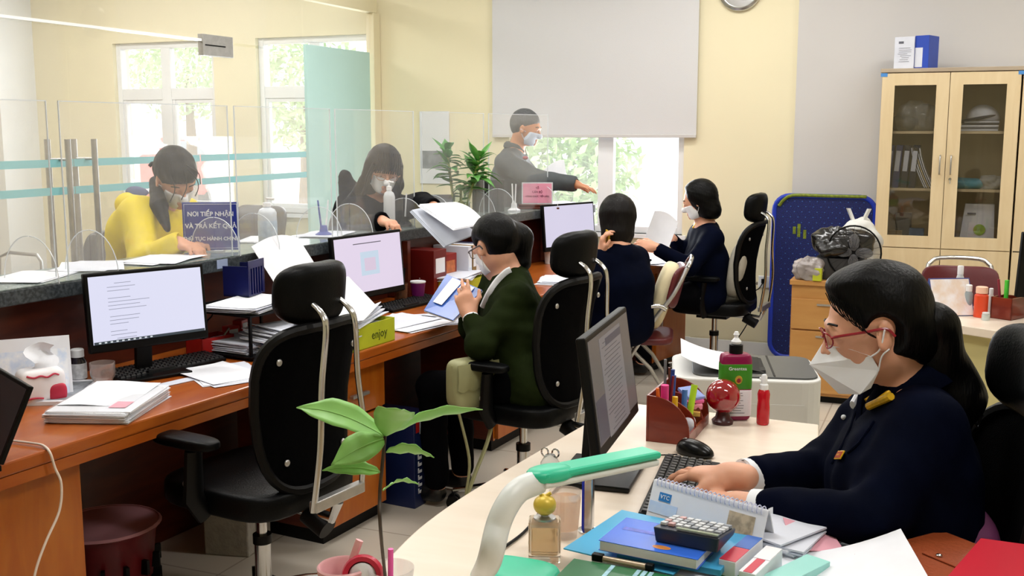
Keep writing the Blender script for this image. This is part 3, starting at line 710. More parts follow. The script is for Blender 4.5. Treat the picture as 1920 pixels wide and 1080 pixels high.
# desk calendar, tissue pack
c = pz(40,735)
cal = thing('desk_calendar', 'white desk calendar standing at the left end of the worktop', 'calendar', (-2.72,2.50,W_), R(-42))
M().add([(-.06,-.13,0),(.05,-.13,0),(.05,.13,0),(-.06,.13,0),(-.015,-.13,.19),(-.015,.13,.19),(-.012,-.13,.19),(-.012,.13,.19)],[(0,1,2,3),(0,4,5,3),(1,6,7,2),(4,6,7,5),(0,1,6,4),(3,2,7,5)]).build('card_stand', m_paper, cal)
M().add([(.0505,-.12,.01),(.0505,.12,.01),(-.0095,.12,.18),(-.0095,-.12,.18)],[(0,1,2,3)]).build('printed_month', mat('cal_print','#cfdcf2',.6,noise=(30,.25),col2='#eef0f5'), cal)
c = pz(78,752)
tp = thing('tissue_pack', 'white soft tissue pack with red flower print beside the desk calendar', 'tissue pack', (c.x,c.y,W_), R(-30))
M().sell((0,0,.055),(.05,.07,.055),.45,.4).build('pack', mat('tissue_print','#efe9ec',.5,noise=(9,.5),col2='#f2f0f2'), tp, smooth='all')
M().sheet(lambda u,v: (.02*math.sin(v*4+u*3), -.03+.08*u+.015*math.sin(v*6), .105+.085*v*(1-.35*abs(u-.6))),6,6,.001).build('tissue', m_paper, tp, smooth=True)
mr = mat('red_print','#c9304c',.5,noise=(20,.15))
M().sell((.043,.04,.032),(.012,.028,.03),.7,.8).build('red_patch', mr, tp, smooth='all')
for pp in ([(.047,-.05,.095),(.051,-.03,.088),(.052,-.01,.092),(.052,.01,.086),(.051,.03,.094),(.047,.045,.088)],[(.046,-.055,.02),(.052,-.03,.024),(.052,-.005,.02)]): M().tube(cat_rom(pp,4),.003,6).build('printed_flower', mr, tp, smooth=True)
c = pz(148,716)
pb = thing('pill_bottle', 'small dark pill bottle with white cap and label', 'bottle', (c.x,c.y,W_))
M().lathe([(.026,0),(.028,.004),(.028,.075),(.02,.088),(.02,.09)]).build('body', mat('amber_dark','#1c1620',.15,coat=.5), pb, smooth=True)
M().lathe([(.0285,.014),(.0287,.015),(.0287,.066),(.0285,.067)]).build('label', mat('label_white','#d9dbe0',.5,noise=(60,.25)), pb, smooth=True)
M().lathe([(.022,.088),(.022,.112),(.019,.115)]).build('cap', m_white, pb, smooth=True)
c = pz(194,726)
gc = thing('glass_cup', 'faceted clear glass cup beside the pill bottle', 'cup', (c.x,c.y,W_))
M().lathe([(.022,0),(.024,.004),(.03,.02),(.041,.045),(.042,.085),(.039,.085),(.038,.047),(.027,.024),(.0,.014)],n=12).build('cup_wall', mat('cut_glass','#e9ddd8',.08,trans=.85,ior=1.4), gc, smooth=True)
# red stamp box and stamps
c = pz(395,662)
rb = thing('pen_box', 'red desk box with scissors and pens behind the nearest keyboard', 'desk organizer', (c.x,c.y,W_), R(-15))
m_red = mat('bright_red','#b5201c',.35,noise=(12,.15))
M().bb((-.05,-.075,0),(.05,.075,.004)).bb((-.05,-.075,0),(-.046,.075,.07)).bb((.046,-.075,0),(.05,.075,.07)).bb((-.05,-.075,0),(.05,-.071,.07)).bb((-.05,.071,0),(.05,.075,.07)).bb((-.046,-.003,0),(.046,0,.06)).build('tray', m_red, rb)
single(M().tube([(0,0,0),(.01,.03,.12)],.004,8).tube([(-.02,.02,0),(.02,.0,.12)],.0045,8).tube(cat_rom([(.01,.03,.12),(.02,.05,.14),(.01,.05,.16),(0,.03,.14),(.01,.03,.12)],3),.003,6),'scissors',m_black,'black handled scissors standing in the red pen box','scissors',loc=(c.x-.02,c.y-.03,W_+.006),smooth=True)
single(M().tube([(0,0,0),(.03,.07,.08)],.004,8),'pen',m_alu,'silver pen leaning in the red pen box','pen',loc=(c.x+.0,c.y+.01,W_+.006),smooth=True)
for i,(x,y,h) in enumerate([(434,650,.085),(452,645,.1)]):
    c = pz(x,y)
    st = thing('rubber_stamp', ['red self inking stamp beside the red pen box','taller red self inking stamp behind the smaller one'][i], 'stamp', (c.x,c.y,W_), R(-20+i*30))
    M().bb((-.02,-.028,.02),(.02,.028,h)).build('stamp_cover', m_red, st, bevel=.003)
    M().bb((-.021,-.018,.0),(.021,.018,.03)).build('stamp_base', m_paper2, st, bevel=.002)
    M().bb((.0202,-.02,.04),(.0212,.02,h-.012)).build('label', m_paper, st)
# document trays with blue rack
c = pz(440,600)
rk = thing('document_tray', 'black two level document tray stacked with papers behind the nearest chair', 'tray', (-2.5,3.42,W_), R(-6))
for z in (.01,.165): M().bb((-.13,-.2,z),(.15,.17,z+.006)).bb((-.13,-.2,z),(-.125,.17,z+.03)).build('shelf', m_black, rk)
M().bb((-.12,-.19,.0),(-.11,-.18,.165)).bb((.13,-.19,0),(.14,-.18,.165)).bb((-.12,.15,.0),(-.11,.16,.165)).bb((.13,.15,0),(.14,.16,.165)).build('corner_post', m_black, rk)
b0 = rk.location
papers('white papers lying on the upper level of the black document tray', (b0.x,b0.y-.03), R(8), w=.22,l=.33, n=9, th=.0022, spread=.02, rot=6, seed=12, z=W_+.1725, curl=.01)
papers('grey papers on the lower level of the black document tray', (b0.x,b0.y-.03), R(-6), w=.22,l=.3, n=12, th=.003, spread=.01, rot=4, seed=13, z=W_+.0175, mats=[m_paper2])
c = PZ(480,540,.86)
bl_ = thing('magazine_holder', 'dark blue slotted magazine holder under the granite ledge', 'file holder', (kx(3.6)+.06,3.5,W_+.2), R(10))
mb = mat('dark_blue_plastic','#0a1350',.3,noise=(10,.2))
m = M().bb((-.06,-.07,0),(.05,-.064,.12)).bb((-.06,.064,0),(.05,.07,.12)).bb((-.06,-.07,0),(.05,.07,.006))
for k in range(6): m.bb((.044,-.06+k*.0225,0),(.05,-.052+k*.0225,.12))
m.bb((.044,-.07,.11),(.05,.07,.14)); m.build('holder', mb, bl_)
cc = pz(560,600)
single(M().sheet(lambda u,v: (.0+.16*v, -.2+.34*u+.03*v, .28*(1-v)+.03*math.sin(u*3)+.03*v),8,6,.0015),'paper_sheet',m_paper,'large white sheet leaning against the ledge behind the headrest of the nearest chair','papers',loc=(kx(3.85)+.0,3.80,W_+.10),smooth=True)
spb = thing('spiral_notebook', 'open white notebook with black comb binding behind the nearest chair', 'notebook', (kx(4.05)+.10,3.92,W_+.14), (R(0),R(38),R(-8)))
M().bb((-.1,-.02,0),(.12,.26,.006)).build('pages', m_paper, spb)
m = M()
for k in range(11): m.box((-.085,.0+k*.022,.008),(.04,.008,.006))
m.build('comb_binding', m_black, spb)
# tall stack with blue folder, yellow box
c = V3(-2.29,3.32,0)
o,z1 = papers('messy stack of white papers with blue folders between the red stamps and yellow box', (c.x+.0,c.y+.05), R(70), w=.22,l=.36, n=14, th=.003, spread=.02, rot=9, seed=21)
c2 = (c.x,c.y+.05)
single(M().bb((-.115,-.18,0),(.115,.18,.012)),'file_folder',mat('navy_folder','#15246b',.35,noise=(8,.15)),'navy blue file folder in the middle of the messy paper stack','folder',loc=(c2[0],c2[1],W_+z1+.002),rz=R(62),bevel=.002)
papers('white papers heaped on top of the navy folder', (c2[0],c2[1]), R(66), w=.22,l=.36, n=12, th=.003, spread=.03, rot=10, seed=22, z=W_+z1+.016, curl=.012)
c = pz(690,655)
yb = thing('storage_box', 'lime yellow cardboard box with handwritten style word, full of papers, at the worktop edge', 'box', (c.x-.11,c.y+.05,W_), -math.atan2(.187,2.2))
m_lime = mat('lime_card','#c3cb2c',.55,noise=(5,.12))
M().bb((-.17,-.19,0),(.1,.17,.003)).bb((.097,-.19,.0),(.1,.17,.095)).bb((-.17,-.19,0),(-.167,.17,.095)).bb((-.167,.167,0),(.097,.17,.095)).bb((-.167,-.19,0),(.097,-.187,.095)).build('box_wall', m_lime, yb)
text('printed_word','enjoy',.05,mat('olive_ink','#4b5410',.6,noise=(9,.1)),yb,(.1005,.06,.045),(R(90),0,R(90)))
papers('pile of white papers overflowing the lime yellow box', (yb.location.x-.03,yb.location.y-.01), R(2), w=.23,l=.30, n=14, th=.005, spread=.008, rot=2, seed=31, z=W_+.004)
papers('white papers heaped above the rim of the lime yellow box', (yb.location.x-.03,yb.location.y-.01), R(12), w=.24,l=.36, n=9, th=.003, spread=.02, rot=8, seed=33, z=W_+.096, curl=.02)
# tape roll, cup with pens, purple cup, boxes and files right of monitor 2
c = pz(700,560)
single(M().lathe([(.028,-.012),(.045,-.012),(.045,.012),(.028,.012),(.028,-.012)],c=(0,0,.046),rot=Matrix.Rotation(R(90),3,'X')),'tape_roll',mat('tape_tan','#b5a58d',.3,coat=.4),'roll of clear tape under the monitor with the pink page','tape',loc=(c.x,c.y+.02,W_),rz=R(40),smooth=True)
c = pz(752,568)
gp_ = thing('pen_cup', 'brown tinted glass with pens beside the purple cup', 'cup', (c.x,c.y,W_))
M().lathe([(.03,0),(.036,.1),(.033,.1),(.027,.004),(0,.004)],n=24).build('cup_wall', mat('brown_glass','#8d5f45',.15,trans=.5), gp_, smooth=True)
for i in range(3): single(M().tube([(0,0,0),(.012*(i-1),.006*i,.17)],.0045,8),'pen',[m_alu,m_white,m_black][i],['silver pen','white pen','black pen'][i]+' standing in the brown glass','pen',loc=(c.x+.006*(i-1),c.y,W_+.006),smooth=True)
c = pz(784,563)
pc = thing('paper_cup', 'purple paper cup with white rim left of the blue book', 'cup', (c.x,c.y,W_))
M().lathe([(.028,0),(.038,.092),(.036,.092),(.026,.003),(0,.003)]).build('cup_wall', mat('purple_cup','#6c1060',.4,noise=(8,.2)), pc, smooth=True)
M().lathe([(.0385,.09),(.0405,.094),(.0385,.099),(.036,.096)],).build('cup_rim', m_white, pc, smooth=True)
def upright(lab, x, y, z, dx, dy, dz, rz, mt, name='box_file', cat='file', group='files standing behind the cups', lbl=None):
    t = thing(name, lab, cat, (x,y,z), rz, group)
    M().bb((-dx/2,-dy/2,0),(dx/2,dy/2,dz)).build('cover', mt, t, bevel=.002)
    M().bb((dx/2+.0002,-dy*.36,dz*.5),(dx/2+.0012,dy*.36,dz*.82)).build('label', lbl or m_paper, t)
    return t
m_reds = mat('red_card','#8e1f17',.45,noise=(8,.2)); m_tan = mat('tan_card','#8f7040',.6,noise=(8,.2))
upright('tall dark red box beside the monitor with the pink page', kx(4.85)+.02,4.93,W_,.2,.13,.24,R(-4),mat('red_card_dark','#701410',.4,noise=(8,.2)),name='cardboard_box',cat='box')
upright('red box with printed cover on the yellow tray', kx(5.08)+.0,5.1,W_,.16,.13,.2,R(-4),m_reds,name='cardboard_box',cat='box',lbl=mat('orange_lbl','#c97040',.5,noise=(40,.3)))
for i,(yy,mt) in enumerate([(5.22,m_paper2),(5.27,m_tan),(5.31,m_paper),(5.36,mat('grey_file','#8c8c96',.5,noise=(6,.1))),(5.41,mat('navy_file','#1e2550',.5,noise=(6,.1)))]):
    upright(['white box file','tan box file','off white box file','grey box file','navy box file'][i]+' standing upright under the ledge behind the yellow tray', kx(yy)+.02,yy,W_,.22,.04,.23,R(-4),mt)
c = pz(850,560)
yt = thing('desk_tray', 'lime yellow paper tray behind the blue open book', 'tray', (c.x-.12,c.y+.22,W_), R(-4))
M().bb((-.13,-.17,0),(.13,.17,.003)).bb((-.13,-.17,0),(-.127,.17,.075)).bb((.127,-.17,0),(.13,.17,.075)).bb((-.127,-.17,0),(.127,-.167,.075)).bb((-.127,.167,0),(.127,.17,.075)).build('tray_wall', m_lime, yt)
papers('papers and a magazine lying across the lime yellow tray', (yt.location.x,yt.location.y), R(10), w=.26,l=.34, n=6, th=.003, spread=.02, rot=9, seed=41, z=W_+.077, curl=.008)
# third desk things: thermos, white holder, box, binder
c = pz(1026,500)
th_ = thing('thermos', 'brushed steel thermos flask behind the olive jacket woman', 'thermos', (c.x-.1,c.y+.3,W_))
M().lathe([(.034,0),(.036,.004),(.036,.17),(.03,.19),(.03,.2)]).build('flask_body', m_alu, th_, smooth=True)
M().lathe([(.031,.2),(.031,.24),(.026,.25)]).build('flask_lid', m_chrome, th_, smooth=True)
t0 = th_.location
single(M().lathe([(.034,0),(.04,.11),(.037,.11),(.03,.004),(0,.004)]),'mug',m_white,'white tall mug in front of the steel thermos','mug',loc=(t0.x+.06,t0.y-.14,W_),smooth=True)
single(M().lathe([(.02,0),(.022,.09),(.012,.11),(.012,.125)]),'bottle',mat('yellow_bottle','#c9b23a',.4,noise=(9,.2)),'small yellow capped bottle left of the steel thermos','bottle',loc=(t0.x-.07,t0.y-.03,W_),smooth=True)
single(M().bb((-.07,-.12,0),(.07,.12,.14)),'carton',m_paper,'white carton behind the steel thermos','box',loc=(t0.x-.02,t0.y+.26,W_),rz=R(-6),bevel=.003)
c = pz(1050,528); papers('white papers on the worktop left of the second office chair headrest', (c.x,c.y), R(10), n=6, th=.002, seed=51, spread=.03, rot=12)
c = pz(1090,470)
single(M().sheet(lambda u,v: (-.12+.24*u,-.15+.3*v,.05+.1*math.sin(math.pi*u)),10,2,.012),'ring_binder',m_black,'black ring binder standing open below the far monitor','binder',loc=(c.x-.12,c.y+.1,W_),rz=R(20),smooth=True)
c = pz(1222,492); papers('white papers scattered on the worktop before the last clerk', (c.x-.05,c.y), R(30), n=7, th=.001, seed=55, spread=.08, rot=40)
single(M().bb((-.02,-.05,0),(.02,.05,.015)),'stapler',m_black,'small black stapler on the papers before the last clerk','stapler',loc=(c.x-.04,c.y-.02,W_+.012),rz=R(50),bevel=.004)
# ------------------------------------------------------------------ laptop and cable at the left edge
B = PZ(3,872,.768); Tp = PZ(60,725,.965); e = (PZ(0,690,.965)-Tp).normalized(); wid = .34
lp = thing('laptop', 'open dark laptop cut off by the left edge of the picture', 'laptop', (B.x,B.y,W_))
o0 = Vector((B.x,B.y,.768)); o1 = Tp; nn = e.cross(o1-o0).normalized()*.006
M().add([o0-nn,o1-nn,o1+e*wid-nn,o0+e*wid-nn,o0+nn,o1+nn,o1+e*wid+nn,o0+e*wid+nn],[(0,1,2,3),(4,7,6,5),(0,4,5,1),(1,5,6,2),(2,6,7,3),(3,7,4,0)]).build('lid', m_black, lp, org=(B.x,B.y,W_), bevel=.003)
pn = -nn*1.1 if (-nn).dot(Vector((.5,-.8,0))) > 0 else nn*1.1
a_, b_ = o0+(o1-o0)*.06+e*.012, o1-(o1-o0)*.05+e*.012
M().add([a_+pn,b_+pn,b_+e*(wid-.024)+pn,a_+e*(wid-.024)+pn],[(0,1,2,3)]).build('screen', mat('laptop_screen','#3c3f45',.12,noise=(4,.2)), lp, org=(B.x,B.y,W_))
d2_ = Vector((-nn.y,nn.x,0)).normalized(); fr = Vector((pn.x,pn.y,0)).normalized()
q = [o0, o0+e*wid, o0+e*wid+fr*.1, o0+fr*.1]
M().add([Vector((v.x,v.y,W_+.001)) for v in q]+[Vector((v.x,v.y,W_+.016)) for v in q],[(0,3,2,1),(4,5,6,7),(0,1,5,4),(1,2,6,5),(2,3,7,6),(3,0,4,7)]).build('laptop_base', m_black, lp, org=(B.x,B.y,W_), bevel=.002)
pts = [PZ(20,826,.757),PZ(60,831,.757)] + [Vector((kx(PX(x,y,-2.22).y)+.588, PX(x,y,-2.22).y, PX(x,y,-2.22).z)) for (x,y) in ((92,862),(100,905),(97,955),(75,1010),(58,1060),(48,1110))]
pts = [p+Vector((.012,0,0)) if i > 1 else p for i,p in enumerate(pts)]
pe_ = (pts[1]+pts[2])/2; pts[1:3] = [pts[1], Vector((kx(pe_.y)+.55, pe_.y, .7565)), Vector((kx(pts[2].y)+.588, pts[2].y-.01, .745)), Vector((kx(pts[2].y)+.592, pts[2].y, .70))]
single(M().tube(cat_rom(pts,6),.0035,8),'charging_cable',mat('cable_cream','#e9d8c9',.5,noise=(6,.05)),'cream charging cable hanging over the left end of the worktop','cable',smooth=True)
# ------------------------------------------------------------------ things under the worktop
c = PZ(420,1040,0)
fo = thing('foam_block', 'broken white foam packing block on the floor under the worktop', 'foam block', (c.x,c.y+.08,0), R(12))
mfo = mat('foam_white','#a8a49d',.9,noise=(30,.15),bump=.3)
M().prism([(-.09,-.09),(.09,-.09),(.09,-.02),(.06,.0),(-.02,.01),(-.02,.05),(.04,.09),(.09,.09),(.09,.12),(-.09,.12)],0,.2).build('foam', mfo, fo, bevel=.006)
mbk = mat('dark_red_plastic','#6d1018',.35,noise=(12,.3))
c = PZ(250,1090,0)
bkt = thing('plastic_basket', 'dark red slotted plastic basket under the left part of the worktop', 'basket', (-2.55,2.62,0))
m = M().lathe([(.13,0),(.16,.28),(.175,.3),(.17,.31),(.15,.28),(.12,.01),(0,.01)],n=32); m.build('basket_wall', mbk, bkt, smooth=True)
M().lathe([(.172,.3),(.18,.305),(.172,.312),(.166,.305)],n=32).build('basket_rim', mat('rim_pink','#c58d94',.4), bkt, smooth=True)
m = M()
for k in range(14):
    a = 2*math.pi*k/14
    for z in (.1,.18): m.box((.158*math.cos(a),.158*math.sin(a),z),(.03,.012,.05),Matrix.Rotation(a,3,'Z'))
m.build('slot', m_black, bkt)
c = PZ(766,955,0)
bb_ = thing('narrow_box', 'narrow dark blue printed box standing beside the drawer cabinet', 'box', (-2.14,3.93,0), R(-5))
mnb = mat('navy_box','#16224e',.35,noise=(9,.2))
M().bb((-.2,-.045,0),(.09,.045,.42)).build('carton', mnb, bb_, bevel=.002)
mw_ = M()
for k in range(7): mw_.bb((.0902,-.018,.06+k*.03),(.0912,.012,.072+k*.03)).bb((.0902,-.018,.06+k*.03),(.0912,-.01,.082+k*.03))
mw_.build('printed_marks', m_paper, bb_)
M().bb((.0902,-.03,.33),(.0912,-.005,.39)).build('red_mark', m_red, bb_)
M().bb((.0902,.0,.32),(.0912,.03,.4)).build('white_mark', m_paper, bb_)
# green handbag on second chair
c = PW(900,716,4.30)
hb = thing('handbag', 'olive green handbag with scalloped flap hanging on the second office chair', 'bag', (c.x-.03,c.y-.02,c.z-.1), R(-30))
mg = mat('olive_bag','#9a9a70',.5,noise=(9,.12))
M().sell((0,0,.1),(.05,.1,.1),.35,.35).build('bag_body', mg, hb, smooth='all')
def flap(u,v):
    return (.052+.006*math.sin(math.pi*v), -.1+.2*u, .19-.1*v-.012*v*abs(math.sin(u*math.pi*4)))
M().sheet(flap,32,6,.004).build('flap', mg, hb, smooth=True)
M().tube(cat_rom([(.0,.09,.18),(.03,.1,.1),(.06,.05,-.1),(.07,-.03,-.25),(.06,-.07,-.34),(.04,-.04,-.2),(.02,-.09,.05),(0,-.09,.18)],6),.006,8,flat=2).build('strap', mg, hb, smooth=True)
# ------------------------------------------------------------------ acrylic screens on the counter
m_ac = film('acrylic_sheet', '#fdfdff', .06, .04)  # whitish mix stands in for reflections veiling the view through the sheets
m_aced = mat('acrylic_edge', '#e6ecf2', .15, trans=.0, noise=(5,.05), alpha=.75)
def screen_unit(y0, y1, lab, z1=1.7, cut=.0, off=-.09):
    x0 = kx(y0)+off; a = -math.atan2(kx(y1)-kx(y0), y1-y0); L = (y1-y0)/math.cos(a)
    t = thing('acrylic_screen', lab, 'screen', (x0,y0,1.1005), a, 'clear acrylic screens on the counter'); h = z1-1.1005
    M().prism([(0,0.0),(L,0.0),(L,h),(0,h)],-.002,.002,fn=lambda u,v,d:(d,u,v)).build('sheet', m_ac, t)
    m = M()
    for yy in (0,L): m.bb((-.0025,yy-.0015,0),(.0025,yy+.0015,h))
    m.bb((-.0025,0,h-.003),(.0025,L,h)); m.build('sheet_edge', m_aced, t)
    for yy in (.1,L-.1):
        pl = [(0,0)]+[(.13*math.cos(q*math.pi/2/8), .15*math.sin(q*math.pi/2/8)) for q in range(9)]
        f = M()
        for s in (-1,1):
            f.prism(pl,yy-.0015,yy+.0015,fn=lambda u,v,d,s=s:(s*(u+.0025),d,v))
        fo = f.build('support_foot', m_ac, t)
        e_ = M()
        for s in (-1,1): e_.tube([(s*(.003+.13*math.cos(q*math.pi/2/8)),yy,.15*math.sin(q*math.pi/2/8)+.002) for q in range(9)],.0018,6)
        e_.build('foot_edge', m_aced, fo, smooth=True)
    return t
for (a,b,l) in [(1.9,2.75,'clear acrylic screen at the left end of the counter'),(2.8,3.62,'clear acrylic screen before the yellow jacket customer and blue sign'),(3.66,4.3,'clear acrylic screen between the blue sign and the black jacket customer'),(4.34,5.02,'clear acrylic screen before the black jacket customer'),(5.1,5.78,'clear acrylic screen beside the plant vase'),(5.84,6.55,'clear acrylic screen before the standing man')]:
    screen_unit(a,b,l)
# ------------------------------------------------------------------ things on the counter
T1 = 1.1005
def ct(x,y): return PZ(x,y,T1)
for i,(x,y,rz,sd,lab) in enumerate([(60,520,20,1,'white papers on the counter at the left edge'),(170,500,30,2,'white papers on the counter left of the yellow jacket customer'),(300,488,15,3,'white form the yellow jacket customer writes on'),(500,450,10,4,'white papers on the counter right of the sanitizer bottle'),(610,440,20,5,'white paper on the counter left of the black jacket customer')]):
    c = ct(x,y); papers(lab, (min(c.x,kx(c.y)-.12),c.y), R(rz), n=3+i%3, seed=60+sd, spread=.02, rot=14, z=T1, group='papers on the counter', w=.2,l=.29)
c = ct(352,486)
sg = thing('counter_sign', 'blue sign with white Vietnamese capitals standing on the counter', 'sign', (kx(3.7)-.2,3.62,T1), R(-62))
msb = mat('sign_blue','#1c2f92',.35,noise=(5,.1)); mwt = mat('sign_white','#e8ecf5',.5,noise=(5,.03))
M().box((0,0,.105),(.005,.23,.2)).build('sign_plate', msb, sg, bevel=.002)
M().tube([(.0032,-.107,.013),(.0032,.107,.013),(.0032,.107,.197),(.0032,-.107,.197)],.001,6,closed=True).build('sign_border', mwt, sg)
for s_,z_ in (('NƠI TIẾP NHẬN',.155),('VÀ TRẢ KẾT QUẢ',.105),('THỦ TỤC HÀNH CHÍNH',.052)):
    text('sign_line', s_, .026 if len(s_)<16 else .021, mwt, sg, (.0028,0,z_), (R(90),0,R(90)), bold=.0006)
M().bb((-.03,-.05,0),(.03,.05,.004)).build('sign_foot', m_aced, sg)
c = ct(452,458)
def pump_bottle(lab, x, y, h, r, col, z=T1, nozzle='#f2f2f4', rz=0, lbl=None):
    t = thing('pump_bottle', lab, 'bottle', (x,y,z), rz)
    M().lathe([(r*.9,0),(r,.006),(r,h*.68),(r*.8,h*.76),(r*.4,h*.8),(r*.4,h*.84)]).build('bottle_body', mat('btl_'+col,col,.25,trans=.25), t, smooth=True)
    M().lathe([(r*.45,h*.82),(r*.45,h*.9),(r*.14,h*.91),(r*.14,h*.97)]).tube([(0,0,h*.97),(0,0,h),(r*.9,0,h*.99)],r*.14,8).build('pump', mat('pump_white',nozzle,.4), t, smooth=True)
    if lbl: M().lathe([(r+.0003,h*.16),(r+.0008,h*.17),(r+.0008,h*.5),(r+.0003,h*.51)]).build('label', mat('lbl_'+lbl,lbl,.5,noise=(40,.2)), t, smooth=True)
    return t
pump_bottle('clear sanitizer pump bottle with pale label, right of the blue sign', kx(4.0)-.2, 3.98, .2, .042, '#dfe6ee', lbl='#c3d2e2')
pump_bottle('tall white sanitizer bottle before the black jacket customer', kx(4.95)-.13, 4.83, .24, .03, '#e6eaee')
def pen_stand(lab, x, y, rz, base):
    t = thing('counter_pen_set', lab, 'pen stand', (x,y,T1), rz, 'pens on the counter')
    M().lathe([(.04,0),(.04,.008),(.02,.02),(.016,.05),(.012,.05)],n=24).build('stand_base', mat('ps_'+base,base,.4), t, smooth=True)
    for i,(a,b) in enumerate(((-.022,-.01),(.022,.012))): M().tube([(a*.3,b*.5,.015),(a,b,.17)],[.005,.004],8).build('pen', m_white if i else mat('ps_'+base,base,.4), t, smooth=True)
    return t
pen_stand('blue and white pen stand on the counter left of the frosted door', kx(4.5)-.2, 4.37, 0, '#2a3c9c')
pen_stand('black and white pen stand beside the tall white sanitizer bottle', kx(5.15)-.14, 4.98, 1, '#2a2a2c')
pen_stand('white and blue pen stand left of the pink sign', kx(6.2)-.1, 6.18, 2, '#e6e8ee')
fr1 = thing('photo_stand', 'small grey framed card behind the plant vase on the counter', 'card stand', (kx(5.6)-.26,5.6,T1), R(-60))
M().box((0,0,.065),(.008,.15,.13)).build('frame', mat('grey_frame','#6f7678',.4,noise=(6,.2)), fr1, bevel=.002)
fr2 = thing('photo_stand', 'dark framed stand before the standing man', 'card stand', (kx(6.0)-.2,6.05,T1), R(-60))
M().box((0,0,.1),(.012,.2,.2)).build('frame', mat('dark_frame','#2b2d31',.3,noise=(9,.4)), fr2, bevel=.003)
pk = thing('counter_sign', 'pink printed sign on a brown wooden base at the far end of the counter', 'sign', (kx(6.5)-.1,6.42,T1), R(-66))
M().bb((-.05,-.14,0),(.05,.14,.012)).bb((-.03,-.12,.012),(.03,.12,.03)).build('wooden_base', m_dwood, pk, bevel=.003)
M().box((0,0,.1),(.004,.2,.14)).build('acrylic_holder', m_aced, pk)
M().box((.0026,0,.1),(.001,.185,.125)).build('pink_card', mat('pink_card','#e79ab4',.6,noise=(5,.08)), pk)
for s_,z_,sz in (('TỔ',.133,.016),('CÁN BỘ',.108,.018),('CÔNG CHỨC TIẾP DÂN',.08,.014)):
    text('sign_line', s_, sz, mat('maroon_ink','#7a3350',.6), pk, (.0035,0,z_), (R(90),0,R(90)), bold=.0004)
c = ct(1095,378); papers('white papers at the far end of the counter under the man hand', (kx(6.8)-.17,6.78), R(20), n=8, th=.002, seed=77, spread=.03, rot=20, z=T1, group='papers on the counter')
for i,(x,y) in enumerate(((386,493),(438,478))):
    p = PZ(x,y,1.075); yy = p.y; single(M().box((0,0,0),(.003,.06,.035)),'paper_note',[mat('note_blue','#9aa8c8',.5),m_paper][i],['pale blue note taped to the granite ledge by the nearest monitor','white note taped to the granite ledge right of the nearest monitor'][i],'note',loc=(kx(yy)+.0022,yy,1.075),rz=-.086)
# lucky bamboo in a glass vase
c = ct(880,402)
vs = thing('glass_vase', 'clear glass vase with water and lucky bamboo on the counter', 'vase', (kx(5.62)-.15,5.62,T1))
M().lathe([(.035,0),(.045,.005),(.055,.05),(.05,.1),(.045,.135),(.055,.16),(.052,.16),(.042,.135),(.047,.1),(.051,.05),(.04,.01),(0,.008)],n=32).build('vase_wall', mat('vase_glass','#eef6f2',.03,trans=1,ior=1.2), vs, smooth=True)
pl = thing('bamboo_plant', 'lucky bamboo plant with dark green leaf whorls in the glass vase', 'plant', (vs.location.x,vs.location.y,T1+.012))
ms = mat('stem_green','#8f9b4e',.5,noise=(12,.2)); ml = mat('bamboo_leaf','#3f9030',.4,noise=(14,.35)); ml2 = mat('bamboo_leaf_b','#5fa548',.4,noise=(14,.3))
m_root = mat('root_green','#aab05a',.6,noise=(20,.3))
M().sell((0,0,.045),(.03,.03,.04)).build('roots', m_root, pl, smooth='all')
def leaf_mesh(m, base, d, L, W, droop, n=7, up=Vector((0,0,1))):
    d = Vector(d).normalized(); s = d.cross(up); s = s.normalized() if s.length > .01 else Vector((1,0,0)); nn = s.cross(d)
    v = []; f = []
    for i in range(n+1):
        t = i/n; w_ = W*math.sin(math.pi*min(.97,t*.9+.08))**.8*(1-t**4); c = Vector(base)+d*(L*t)-up*(droop*L*t*t)
        v += [c-s*w_, c-nn*w_*.25, c+s*w_]
    k = 3
    for i in range(n): f += [(i*k,i*k+1,i*k+4,i*k+3),(i*k+1,i*k+2,i*k+5,i*k+4)]
    m.add(v,f); return m
g = random.Random(7); hdir = Vector((.924,.383,0))
for (ox,top,lean,nl,sz) in ((-.03,.38,-.05,30,.13),(.02,.34,.09,48,.15),(.0,.16,.0,5,.08)):
    b = hdir*ox; e_ = hdir*(ox+lean)+Vector((0,0,top))
    st_ = M().tube(cat_rom([b,(b+e_)/2+Vector((0,0,-.01)),e_],5),.008,8).build('stem', ms, pl, smooth=True)
    m = M()
    for k in range(nl):
        t = .45+.55*k/nl; p = b+(e_-b)*t; a = g.uniform(0,6.28); el = g.uniform(-.1,1.3)*(t**1.5)+.1
        leaf_mesh(m, p, (math.cos(a)*math.cos(el),math.sin(a)*math.cos(el),math.sin(el)), sz*g.uniform(.7,1.2), .03, g.uniform(.1,.7))
    lf = m.build('leaves', ml if ox < .01 else ml2, st_, smooth=True); sd_ = lf.modifiers.new('thick','SOLIDIFY'); sd_.thickness = .0012
